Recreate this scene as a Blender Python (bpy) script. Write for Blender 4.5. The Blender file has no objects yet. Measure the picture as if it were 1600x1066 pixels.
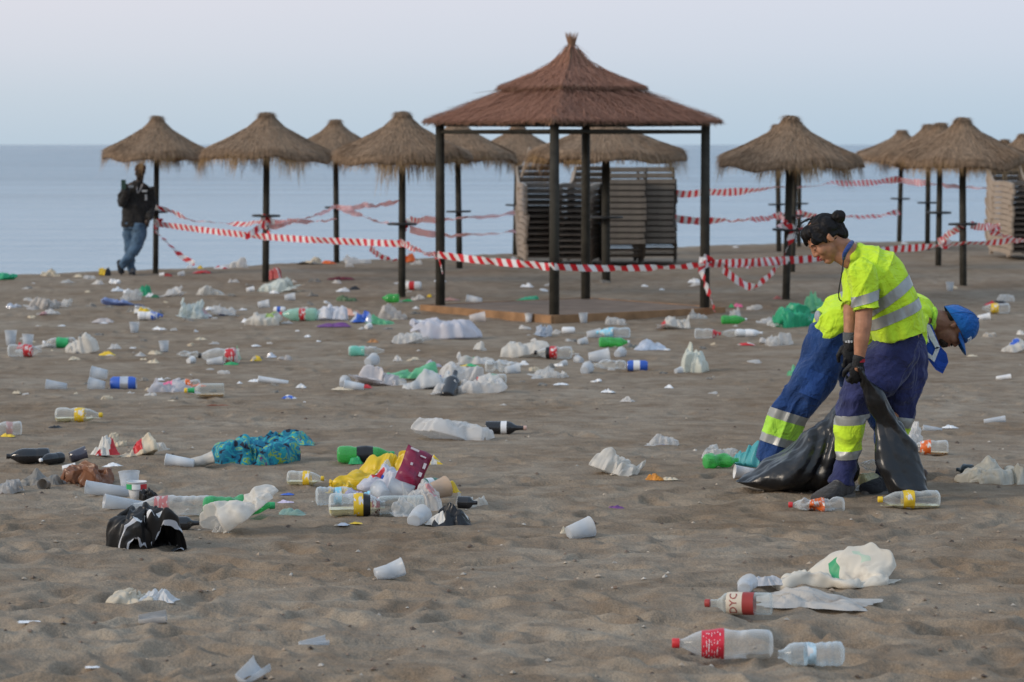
import bpy, bmesh, math, random
import numpy as np
from mathutils import Vector, Matrix

# ------------------------------------------------------------------ camera, sky, sun, exposure
C = bpy.context.scene.collection
scn = bpy.context.scene
CAM_Z, FPX, PITCH = 2.07, 4200.0, math.atan(307 / 4200.0)
cam_d = bpy.data.cameras.new('camera')
cam = bpy.data.objects.new('camera', cam_d)
C.objects.link(cam)
cam.location = (0, 0, CAM_Z)
cam.rotation_euler = (math.pi / 2 - PITCH, 0, 0)
cam_d.sensor_width = 36.0
cam_d.lens = 36.0 * FPX / 1600.0
cam_d.clip_start, cam_d.clip_end = 0.1, 90000
cam_d.dof.use_dof = True
cam_d.dof.focus_distance = 12.6
cam_d.dof.aperture_fstop = 5.6
scn.camera = cam

SUN_EL, SUN_AZ = math.radians(24), math.radians(-112)     # azimuth from +Y, clockwise seen from above: low on the left, a little behind the camera
world = bpy.data.worlds.new('World')
scn.world = world
world.use_nodes = True
wn = world.node_tree
wn.nodes.clear()
w_out = wn.nodes.new('ShaderNodeOutputWorld')
w_bg = wn.nodes.new('ShaderNodeBackground')
w_sky = wn.nodes.new('ShaderNodeTexSky')
w_sky.sky_type = 'NISHITA'
w_sky.sun_disc = False
w_sky.sun_elevation = SUN_EL
w_sky.sun_rotation = SUN_AZ
w_tc = wn.nodes.new('ShaderNodeTexCoord')
w_sep = wn.nodes.new('ShaderNodeSeparateXYZ')
w_ramp = wn.nodes.new('ShaderNodeValToRGB')              # thin high dawn cloud over the clear sky, by elevation
w_map = wn.nodes.new('ShaderNodeMapRange')
w_map.inputs[1].default_value, w_map.inputs[2].default_value = 0.0, 0.5
wn.links.new(w_tc.outputs['Generated'], w_sep.inputs[0])
wn.links.new(w_sep.outputs['Z'], w_map.inputs[0])
wn.links.new(w_map.outputs[0], w_ramp.inputs[0])
els = w_ramp.color_ramp.elements
els[0].position, els[0].color = 0.0, (0.385, 0.480, 0.570, 1)
els[1].position, els[1].color = 1.0, (0.42, 0.53, 0.68, 1)
for pos, c in ((0.035, (0.435, 0.510, 0.590)), (0.07, (0.505, 0.545, 0.620)), (0.11, (0.555, 0.570, 0.640)), (0.2, (0.58, 0.64, 0.71)), (0.45, (0.52, 0.62, 0.74))):
    e = els.new(pos)
    e.color = (*c, 1)
w_side = wn.nodes.new('ShaderNodeMapRange')               # dawn side (left) is warmer and paler than the right
w_side.inputs[1].default_value, w_side.inputs[2].default_value = -0.3, 0.3
wn.links.new(w_sep.outputs['X'], w_side.inputs[0])
w_tint = wn.nodes.new('ShaderNodeMix')
w_tint.data_type = 'RGBA'
w_tint.inputs[6].default_value = (1.06, 1.02, 0.99, 1)
w_tint.inputs[7].default_value = (0.91, 0.96, 1.0, 1)
wn.links.new(w_side.outputs[0], w_tint.inputs[0])
w_mul = wn.nodes.new('ShaderNodeMix')
w_mul.data_type = 'RGBA'
w_mul.blend_type = 'MULTIPLY'
w_mul.inputs[0].default_value = 1
wn.links.new(w_ramp.outputs[0], w_mul.inputs[6])
wn.links.new(w_tint.outputs[2], w_mul.inputs[7])
w_add = wn.nodes.new('ShaderNodeMix')
w_add.data_type = 'RGBA'
w_add.blend_type = 'MIX'
w_scale = wn.nodes.new('ShaderNodeMix')
w_scale.data_type = 'RGBA'
w_scale.blend_type = 'MULTIPLY'
w_scale.inputs[0].default_value = 1
w_scale.inputs[7].default_value = (0.08, 0.08, 0.08, 1)
wn.links.new(w_sky.outputs[0], w_scale.inputs[6])
w_add.inputs[0].default_value = 0.06
wn.links.new(w_mul.outputs[2], w_add.inputs[6])
wn.links.new(w_scale.outputs[2], w_add.inputs[7])
wn.links.new(w_add.outputs[2], w_bg.inputs[0])
w_bg.inputs[1].default_value = 1.0
wn.links.new(w_bg.outputs[0], w_out.inputs[0])

sun_d = bpy.data.lights.new('sun', 'SUN')
sun_d.energy, sun_d.angle, sun_d.color = 1.5, math.radians(18), (1.0, 0.85, 0.68)
sun = bpy.data.objects.new('sun', sun_d)
C.objects.link(sun)
sd = Vector((math.sin(SUN_AZ) * math.cos(SUN_EL), math.cos(SUN_AZ) * math.cos(SUN_EL), math.sin(SUN_EL)))
sun.rotation_euler = sd.to_track_quat('Z', 'Y').to_euler()
sun.location = (-20, -8, 12)

scn.view_settings.view_transform = 'Standard'
scn.view_settings.look = 'None'
scn.view_settings.exposure = 0.38
scn.view_settings.gamma = 1.0
scn.view_settings.use_curve_mapping = False
cy = scn.cycles
cy.max_bounces, cy.diffuse_bounces, cy.glossy_bounces = 8, 3, 3
cy.transmission_bounces, cy.transparent_max_bounces = 4, 14
cy.use_denoising = True
cy.sample_clamp_indirect = 4.0

# ------------------------------------------------------------------ small helpers
R = random.Random(7)

def srgb(r, g, b):
    f = lambda c: (c / 255 / 12.92) if c / 255 <= 0.04045 else ((c / 255 + 0.055) / 1.055) ** 2.4
    return (f(r), f(g), f(b))

def hash2(ix, iy, seed):
    h = (ix.astype(np.int64) * 374761393 + iy.astype(np.int64) * 668265263 + seed * 1274126177) & 0xFFFFFFFF
    h = ((h ^ (h >> 13)) * 1274126177) & 0xFFFFFFFF
    return ((h ^ (h >> 16)) & 0xFFFF) / 65535.0

def vnoise(x, y, seed=0):                                   # value noise in -1..1
    x, y = np.asarray(x, float), np.asarray(y, float)
    x0, y0 = np.floor(x), np.floor(y)
    fx, fy = x - x0, y - y0
    fx, fy = fx * fx * fx * (fx * (fx * 6 - 15) + 10), fy * fy * fy * (fy * (fy * 6 - 15) + 10)
    a, b = hash2(x0, y0, seed), hash2(x0 + 1, y0, seed)
    c, d = hash2(x0, y0 + 1, seed), hash2(x0 + 1, y0 + 1, seed)
    return 2 * ((a * (1 - fx) + b * fx) * (1 - fy) + (c * (1 - fx) + d * fx) * fy) - 1

def fbm(x, y, seed=0, octs=4, gain=0.5):
    s, a, f = 0, 1.0, 1.0
    for i in range(octs):
        s = s + a * vnoise(x * f + 17.3 * i, y * f - 9.1 * i, seed + i)
        a *= gain
        f *= 2.03
    return s

def crumple(P, seed, freq, octs=2, nd=4):                   # creased film: sums of folded planes, about -1..1
    r = np.random.RandomState(seed % 100000)
    P = np.asarray(P, float)
    out, amp, tot = np.zeros(len(P)), 1.0, 0.0
    warp = np.sin(P @ r.normal(size=(3, 3)) * freq * 0.9 + r.uniform(0, 6, 3)) * 0.28 / freq
    Q = P + warp
    for o in range(octs):
        for k in range(nd):
            d = r.normal(size=3)
            d /= np.linalg.norm(d)
            t = Q @ d * freq * (0.7 + 0.6 * r.rand()) + r.rand()
            out += amp * (4 * np.abs(t - np.floor(t) - 0.5) - 1)
        tot += amp * nd ** 0.5
        amp *= 0.5
        freq *= 2.1
    return out / tot

def lerp_tab(t, tab):
    return np.interp(t, [p[0] for p in tab], [p[1] for p in tab])

def ray(px, py):
    u, v = (px - 800) / FPX, -(py - 533) / FPX
    return np.array([u, v * math.sin(PITCH) + math.cos(PITCH), v * math.cos(PITCH) - math.sin(PITCH)])

def J(px, py, d):                                           # the point of the place seen at a photo pixel at distance d
    r = ray(px, py)
    t = d / r[1]
    return np.array([r[0] * t, d, CAM_Z + r[2] * t])

# ------------------------------------------------------------------ objects
def link(name, verts, faces, mats, parent=None, smooth=True, midx=None, uv=None, rnd=None, loc=None):
    me = bpy.data.meshes.new(name)
    verts = np.asarray(verts, float)
    if isinstance(faces, np.ndarray):
        n, k = faces.shape
        me.vertices.add(len(verts))
        me.vertices.foreach_set('co', verts.astype(np.float32).ravel())
        me.loops.add(n * k)
        me.loops.foreach_set('vertex_index', faces.astype(np.int32).ravel())
        me.polygons.add(n)
        me.polygons.foreach_set('loop_start', np.arange(0, n * k, k, dtype=np.int32))
        me.update(calc_edges=True)
    else:
        me.from_pydata([tuple(v) for v in verts], [], faces)
    npol = len(me.polygons)
    if smooth is True:
        me.polygons.foreach_set('use_smooth', np.ones(npol, bool))
    elif smooth is not False:
        me.polygons.foreach_set('use_smooth', np.asarray(smooth, bool))
    for m in (mats if isinstance(mats, (list, tuple)) else [mats]):
        me.materials.append(m)
    if midx is not None:
        me.polygons.foreach_set('material_index', np.asarray(midx, np.int32))
    if uv is not None:
        uvl = me.uv_layers.new(name='UVMap')
        li = np.zeros(len(me.loops), np.int32)
        me.loops.foreach_get('vertex_index', li)
        uvl.data.foreach_set('uv', np.asarray(uv, np.float32)[li].ravel())
    if rnd is not None:
        at = me.attributes.new('rnd', 'FLOAT', 'FACE')
        at.data.foreach_set('value', np.asarray(rnd, np.float32))
    me.update()
    o = bpy.data.objects.new(name, me)
    C.objects.link(o)
    if parent is not None:
        o.parent = parent
    if loc is not None:
        o.location = loc
    return o

def tag(o, label=None, cat=None, group=None, kind=None):
    if label: o['label'] = label
    if cat: o['category'] = cat
    if group: o['group'] = group
    if kind: o['kind'] = kind
    return o

def thing(name, label, cat, loc=(0, 0, 0), rot=(0, 0, 0), group=None):
    o = bpy.data.objects.new(name, None)
    o.empty_display_size = 0.1
    C.objects.link(o)
    o.location = loc
    o.rotation_euler = rot
    return tag(o, label, cat, group)

def dup(root, loc, rotz, label, group=None, scale=1.0):
    r = root.copy()
    C.objects.link(r)
    r.location = loc
    r.rotation_euler = (0, 0, rotz)
    r.scale = (scale, scale, scale) if not isinstance(scale, tuple) else scale
    r['label'] = label
    if group: r['group'] = group
    for ch in list(root.children):
        c = ch.copy()
        C.objects.link(c)
        c.parent = r
        for g in list(ch.children):
            d = g.copy()
            C.objects.link(d)
            d.parent = c
    return r

# mesh makers: each returns (verts array, faces list)
def join(*parts):
    V, F, n = [], [], 0
    for v, f in parts:
        v = np.asarray(v, float).reshape(-1, 3)
        V.append(v)
        F += [tuple(i + n for i in q) for q in f]
        n += len(v)
    return np.vstack(V), F

def lathe(prof, seg=24, axis='z', cap0=True, cap1=True):    # prof: (t along axis, radius)
    V, F = [], []
    for t, r in prof:
        for k in range(seg):
            a = 2 * math.pi * k / seg
            c, s = r * math.cos(a), r * math.sin(a)
            V.append((c, s, t) if axis == 'z' else (t, c, s))
    m = len(prof)
    for i in range(m - 1):
        for k in range(seg):
            k2 = (k + 1) % seg
            F.append((i * seg + k, i * seg + k2, (i + 1) * seg + k2, (i + 1) * seg + k))
    if cap0: F.append(tuple(range(seg - 1, -1, -1)))
    if cap1: F.append(tuple((m - 1) * seg + k for k in range(seg)))
    return np.array(V), F

def box(c, s, M=None):
    V = np.array([(x, y, z) for x in (-.5, .5) for y in (-.5, .5) for z in (-.5, .5)]) * np.array(s)
    if M is not None:
        V = V @ np.array(M).T
    V = V + np.array(c)
    F = [(0, 1, 3, 2), (4, 6, 7, 5), (0, 4, 5, 1), (2, 3, 7, 6), (0, 2, 6, 4), (1, 5, 7, 3)]
    return V, F

def frames(P, ref):
    P = np.asarray(P, float)
    T = np.gradient(P, axis=0)
    T /= np.linalg.norm(T, axis=1)[:, None] + 1e-12
    B = ref - T * (T @ ref)[:, None]
    B /= np.linalg.norm(B, axis=1)[:, None] + 1e-12
    N = np.cross(B, T)
    return T, N, B

def loft(P, a, b, ref=(0, 1, 0), seg=20, cap=True):         # elliptical tube: a across (normal), b along ref
    P = np.asarray(P, float)
    T, N, B = frames(P, np.asarray(ref, float))
    ang = np.linspace(0, 2 * math.pi, seg, endpoint=False)
    a, b = np.broadcast_to(a, len(P)), np.broadcast_to(b, len(P))
    V = P[:, None, :] + (np.cos(ang)[None, :, None] * a[:, None, None]) * N[:, None, :] + (np.sin(ang)[None, :, None] * b[:, None, None]) * B[:, None, :]
    V = V.reshape(-1, 3)
    F = []
    for i in range(len(P) - 1):
        for k in range(seg):
            k2 = (k + 1) % seg
            F.append((i * seg + k, i * seg + k2, (i + 1) * seg + k2, (i + 1) * seg + k))
    if cap:
        F.append(tuple(range(seg - 1, -1, -1)))
        F.append(tuple((len(P) - 1) * seg + k for k in range(seg)))
    return V, F

def smooth_path(P, n):                                      # Catmull-Rom through stations (any number of columns)
    P = np.asarray(P, float)
    Q = np.vstack([2 * P[0] - P[1], P, 2 * P[-1] - P[-2]])
    out = []
    m = len(P) - 1
    for t in np.linspace(0, m, n):
        i = min(int(t), m - 1)
        u = t - i
        p0, p1, p2, p3 = Q[i], Q[i + 1], Q[i + 2], Q[i + 3]
        out.append(0.5 * (2 * p1 + (p2 - p0) * u + (2 * p0 - 5 * p1 + 4 * p2 - p3) * u * u + (3 * p1 - p0 - 3 * p2 + p3) * u ** 3))
    return np.array(out)

def tube(P, r, seg=10, n=None, ref=(0.13, 0.21, 0.97)):
    P = np.asarray(P, float)
    r = np.broadcast_to(np.asarray(r, float), len(P))
    if n:
        S = smooth_path(np.hstack([P, r[:, None]]), n)
        P, r = S[:, :3], np.maximum(S[:, 3], 1e-4)
    return loft(P, r, r, ref, seg)

def ellipsoid(c, rad, M=None, seg=18, rings=10):
    V, F = [], []
    prof = [(-math.cos(math.pi * i / rings), max(math.sin(math.pi * i / rings), 1e-3)) for i in range(rings + 1)]
    V, F = lathe(prof, seg)
    V = V * np.array(rad)
    if M is not None:
        V = V @ np.array(M).T
    return V + np.array(c), F

def capsule(p0, r0, p1, r1, seg=14):
    p0, p1 = np.asarray(p0, float), np.asarray(p1, float)
    d = p1 - p0
    L = np.linalg.norm(d) + 1e-9
    z = d / L
    x = np.cross(z, [0.31, 0.87, 0.39])
    x /= np.linalg.norm(x)
    y = np.cross(z, x)
    prof = [(-r0 * math.cos(a), r0 * math.sin(a) + 1e-4) for a in np.linspace(0, math.pi / 2, 5)]
    prof += [(L + r1 * math.sin(a), r1 * math.cos(a) + 1e-4) for a in np.linspace(0, math.pi / 2, 5)]
    V, F = lathe(prof, seg)
    return V @ np.array([x, y, z]) + p0, F

def fuse(name, parts, mat, parent=None, voxel=0.006, smooth=3, disp=None):   # one continuous surface out of overlapping forms
    V, F = join(*parts)
    tmp = link(name + '_src', V, F, mat)
    mod = tmp.modifiers.new('r', 'REMESH')
    mod.mode, mod.voxel_size, mod.adaptivity = 'VOXEL', voxel, 0
    if smooth:
        ms = tmp.modifiers.new('s', 'SMOOTH')
        ms.factor, ms.iterations = 0.5, smooth
    me = bpy.data.meshes.new_from_object(tmp.evaluated_get(bpy.context.evaluated_depsgraph_get()))
    old = tmp.data
    bpy.data.objects.remove(tmp)
    bpy.data.meshes.remove(old)
    me.name = name
    n = len(me.vertices)
    co = np.zeros(n * 3, np.float32)
    me.vertices.foreach_get('co', co)
    co = co.reshape(-1, 3).astype(float)
    if disp is not None:
        no = np.zeros(n * 3, np.float32)
        me.vertices.foreach_get('normal', no)
        co = disp(co, no.reshape(-1, 3).astype(float))
        me.vertices.foreach_set('co', co.astype(np.float32).ravel())
    me.polygons.foreach_set('use_smooth', np.ones(len(me.polygons), bool))
    if not me.materials:
        me.materials.append(mat)
    me.update()
    o = bpy.data.objects.new(name, me)
    C.objects.link(o)
    if parent is not None:
        o.parent = parent
    return o

def band_of(src, name, mat, parent, p, axis, t0, t1, center, rad, off=0.004, sides=None):   # a strip sewn round a garment
    bm = bmesh.new()
    bm.from_mesh(src.data)
    far = [f for f in bm.faces if (f.calc_center_median() - Vector(center)).length > rad]
    bmesh.ops.delete(bm, geom=far, context='FACES')
    ax = Vector(axis).normalized()
    for t, sgn in ((t0, -1), (t1, 1)):
        bmesh.ops.bisect_plane(bm, geom=bm.verts[:] + bm.edges[:] + bm.faces[:], plane_co=Vector(p) + ax * t, plane_no=ax * sgn, clear_outer=True)
    if sides:
        a2, s0, s1 = sides
        a2 = Vector(a2).normalized()
        for t, sgn in ((s0, -1), (s1, 1)):
            bmesh.ops.bisect_plane(bm, geom=bm.verts[:] + bm.edges[:] + bm.faces[:], plane_co=Vector(p) + a2 * t, plane_no=a2 * sgn, clear_outer=True)
    bm.normal_update()
    for v in bm.verts:
        v.co += v.normal * off
    me = bpy.data.meshes.new(name)
    bm.to_mesh(me)
    bm.free()
    me.materials.clear()
    me.materials.append(mat)
    me.polygons.foreach_set('use_smooth', np.ones(len(me.polygons), bool))
    o = bpy.data.objects.new(name, me)
    C.objects.link(o)
    o.parent = parent
    return o

# ------------------------------------------------------------------ materials
_mats = {}

def new_mat(name):
    m = bpy.data.materials.new(name)
    m.use_nodes = True
    nt = m.node_tree
    return m, nt, nt.nodes['Principled BSDF'], nt.nodes['Material Output']

def add_noise_color(nt, base, amt, scale, detail=4, coord='Object', dist=0.0):
    tc = nt.nodes.new('ShaderNodeTexCoord')
    nz = nt.nodes.new('ShaderNodeTexNoise')
    nz.inputs['Scale'].default_value = scale
    nz.inputs['Detail'].default_value = detail
    nz.inputs['Distortion'].default_value = dist
    nt.links.new(tc.outputs[coord], nz.inputs['Vector'])
    rp = nt.nodes.new('ShaderNodeValToRGB')
    rp.color_ramp.elements[0].position, rp.color_ramp.elements[1].position = 0.3, 0.7
    rp.color_ramp.elements[0].color = (*[max(c * (1 - amt), 0) for c in base], 1)
    rp.color_ramp.elements[1].color = (*[min(c * (1 + amt), 1) for c in base], 1)
    nt.links.new(nz.outputs['Fac'], rp.inputs[0])
    return tc, nz, rp

def solid(color, rough=0.6, amt=0.15, scale=12, spec=0.4, metal=0.0, bump=0.0, bscale=60, key=''):
    k = ('s', color, rough, amt, scale, spec, metal, bump, bscale)
    if k in _mats: return _mats[k]
    m, nt, p, out = new_mat('surface')
    tc, nz, rp = add_noise_color(nt, color, amt, scale)
    nt.links.new(rp.outputs[0], p.inputs['Base Color'])
    p.inputs['Roughness'].default_value = rough
    p.inputs['Specular IOR Level'].default_value = spec
    p.inputs['Metallic'].default_value = metal
    if bump:
        b = nt.nodes.new('ShaderNodeBump')
        b.inputs['Strength'].default_value = bump
        b.inputs['Distance'].default_value = 0.01
        n2 = nt.nodes.new('ShaderNodeTexNoise')
        n2.inputs['Scale'].default_value = bscale
        nt.links.new(tc.outputs['Object'], n2.inputs['Vector'])
        nt.links.new(n2.outputs['Fac'], b.inputs['Height'])
        nt.links.new(b.outputs[0], p.inputs['Normal'])
    _mats[k] = m
    return m

def film(color, clear=0.0, transl=0.3, rough=0.35, dirt=0.25):      # thin plastic film, lets some light through, sandy smudges
    k = ('f', color, clear, transl, rough, dirt)
    if k in _mats: return _mats[k]
    m, nt, p, out = new_mat('plastic_film')
    tc, nz, rp = add_noise_color(nt, color, 0.06, 9)
    n2 = nt.nodes.new('ShaderNodeTexNoise')
    n2.inputs['Scale'].default_value = 14
    n2.inputs['Detail'].default_value = 6
    nt.links.new(tc.outputs['Object'], n2.inputs['Vector'])
    mr = nt.nodes.new('ShaderNodeMapRange')
    mr.inputs[1].default_value, mr.inputs[2].default_value = 0.55, 0.75
    mr.inputs[4].default_value = dirt
    nt.links.new(n2.outputs['Fac'], mr.inputs[0])
    mx = nt.nodes.new('ShaderNodeMix')
    mx.data_type = 'RGBA'
    mx.inputs[7].default_value = (0.24, 0.19, 0.15, 1)
    nt.links.new(mr.outputs[0], mx.inputs[0])
    nt.links.new(rp.outputs[0], mx.inputs[6])
    nt.links.new(mx.outputs[2], p.inputs['Base Color'])
    p.inputs['Roughness'].default_value = rough
    tr = nt.nodes.new('ShaderNodeBsdfTranslucent')
    nt.links.new(mx.outputs[2], tr.inputs[0])
    s1 = nt.nodes.new('ShaderNodeMixShader')
    s1.inputs[0].default_value = transl
    nt.links.new(p.outputs[0], s1.inputs[1])
    nt.links.new(tr.outputs[0], s1.inputs[2])
    last = s1
    if clear > 0:
        tp = nt.nodes.new('ShaderNodeBsdfTransparent')
        tp.inputs[0].default_value = (*[0.5 + 0.5 * min(1, c / max(max(color), .01)) for c in color], 1)
        lw = nt.nodes.new('ShaderNodeLayerWeight')
        lw.inputs[0].default_value = 0.35
        m2 = nt.nodes.new('ShaderNodeMapRange')
        m2.inputs[3].default_value, m2.inputs[4].default_value = clear, clear * 0.25
        nt.links.new(lw.outputs['Facing'], m2.inputs[0])
        s2 = nt.nodes.new('ShaderNodeMixShader')
        nt.links.new(m2.outputs[0], s2.inputs[0])
        nt.links.new(s1.outputs[0], s2.inputs[1])
        nt.links.new(tp.outputs[0], s2.inputs[2])
        last = s2
    nt.links.new(last.outputs[0], out.inputs[0])
    _mats[k] = m
    return m

def pet(tint=(0.9, 0.93, 0.93), body=0.16, rough=0.12):    # thin clear bottle wall: mostly see-through, shiny and milky towards its edges
    k = ('p', tint, body, rough)
    if k in _mats: return _mats[k]
    m, nt, p, out = new_mat('bottle_plastic')
    p.inputs['Base Color'].default_value = (*tint, 1)
    p.inputs['Roughness'].default_value = rough
    p.inputs['Specular IOR Level'].default_value = 0.6
    tp = nt.nodes.new('ShaderNodeBsdfTransparent')
    tp.inputs[0].default_value = (*[0.35 + 0.62 * c / max(tint) for c in tint], 1) if min(tint) < 0.7 else (0.96, 0.97, 0.97, 1)
    if min(tint) < 0.7:
        tp.inputs[0].default_value = (*[(c / max(tint)) ** 0.6 for c in tint], 1)
    lw = nt.nodes.new('ShaderNodeLayerWeight')
    lw.inputs[0].default_value = 0.4
    mr = nt.nodes.new('ShaderNodeMapRange')
    mr.inputs[1].default_value, mr.inputs[2].default_value = 0.05, 0.95
    mr.inputs[3].default_value, mr.inputs[4].default_value = 1 - body, 0.25 * (1 - body)
    nt.links.new(lw.outputs['Facing'], mr.inputs[0])
    s = nt.nodes.new('ShaderNodeMixShader')
    nt.links.new(mr.outputs[0], s.inputs[0])
    nt.links.new(p.outputs[0], s.inputs[1])
    nt.links.new(tp.outputs[0], s.inputs[2])
    nt.links.new(s.outputs[0], out.inputs[0])
    _mats[k] = m
    return m

def cloth(color, amt=0.12, scale=9, rough=0.85, weave=900):
    k = ('c', color, amt, scale, rough)
    if k in _mats: return _mats[k]
    m, nt, p, out = new_mat('cloth')
    tc, nz, rp = add_noise_color(nt, color, amt, scale, 6)
    nt.links.new(rp.outputs[0], p.inputs['Base Color'])
    p.inputs['Roughness'].default_value = rough
    p.inputs['Specular IOR Level'].default_value = 0.2
    p.inputs['Sheen Weight'].default_value = 0.15
    prev = None
    for sc_, det, dist, st_, dd in ((9, 3, 1.6, 0.55, 0.05), (26, 4, 0.8, 0.35, 0.02), (140, 3, 0, 0.2, 0.006)):
        n2 = nt.nodes.new('ShaderNodeTexNoise')
        n2.inputs['Scale'].default_value, n2.inputs['Detail'].default_value, n2.inputs['Distortion'].default_value = sc_, det, dist
        nt.links.new(tc.outputs['Object'], n2.inputs['Vector'])
        b = nt.nodes.new('ShaderNodeBump')
        b.inputs['Strength'].default_value, b.inputs['Distance'].default_value = st_, dd
        nt.links.new(n2.outputs['Fac'], b.inputs['Height'])
        if prev: nt.links.new(prev.outputs[0], b.inputs['Normal'])
        prev = b
    nt.links.new(prev.outputs[0], p.inputs['Normal'])
    _mats[k] = m
    return m

def straw_mat(dark, light):
    m, nt, p, out = new_mat('straw')
    at = nt.nodes.new('ShaderNodeAttribute')
    at.attribute_name = 'rnd'
    rp = nt.nodes.new('ShaderNodeValToRGB')
    rp.color_ramp.elements[0].color = (*dark, 1)
    rp.color_ramp.elements[1].color = (*light, 1)
    nt.links.new(at.outputs['Fac'], rp.inputs[0])
    nt.links.new(rp.outputs[0], p.inputs['Base Color'])
    p.inputs['Roughness'].default_value = 0.85
    p.inputs['Specular IOR Level'].default_value = 0.15
    return m

# ------------------------------------------------------------------ the beach
EDGE = [(-300, 40), (-30, 39), (-14, 40.5), (-8.1, 43), (-5.5, 44.6), (-3.1, 47.6), (0, 50.8), (3.4, 55), (7.1, 56.8), (10.9, 57.3), (30, 58), (300, 62)]
PROF = [(0, 0.58), (4, 0.53), (7, 0.46), (8.5, 0.42), (11, 0.33), (14, 0.235), (17, 0.15), (20, 0.06), (24, -0.02), (28, -0.08), (31, -0.10), (33, -0.08), (36, 0.0), (40, 0.02), (80, 0.0)]
SEA_Z = -1.0

def base_h(X, Y):
    X, Y = np.asarray(X, float), np.asarray(Y, float)
    ye = np.interp(X, [e[0] for e in EDGE], [e[1] for e in EDGE]) + 0.35 * vnoise(X * 0.7, X * 0 + 3, 5)
    z = np.interp(Y, [p[0] for p in PROF], [p[1] for p in PROF])
    over = np.maximum(Y - ye, 0)
    return z - np.minimum(0.06 * over + 0.05 * over ** 2, 0.22 * over) * (over > 0)

def relief(X, Y):
    a = 0.020 * fbm(X * 0.5, Y * 0.7, 11, 3, 0.4)
    b = fbm(X * 1.5 + 0.6 * vnoise(X * 1.1, Y * 1.1, 3), Y * 2.8 + 0.5 * vnoise(X * 0.9, Y * 0.9, 8), 23, 3, 0.45)
    c = -0.0105 * np.sqrt(b * b + 0.03) + 0.0042 * fbm(X * 6, Y * 9, 31, 3, 0.6)
    k = np.clip(0.5 + 1.0 * vnoise(X * 0.45, Y * 0.45, 71), 0.15, 1.25)
    return a + k * c + 0.002 * fbm(X * 19, Y * 22, 51, 2)

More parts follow.
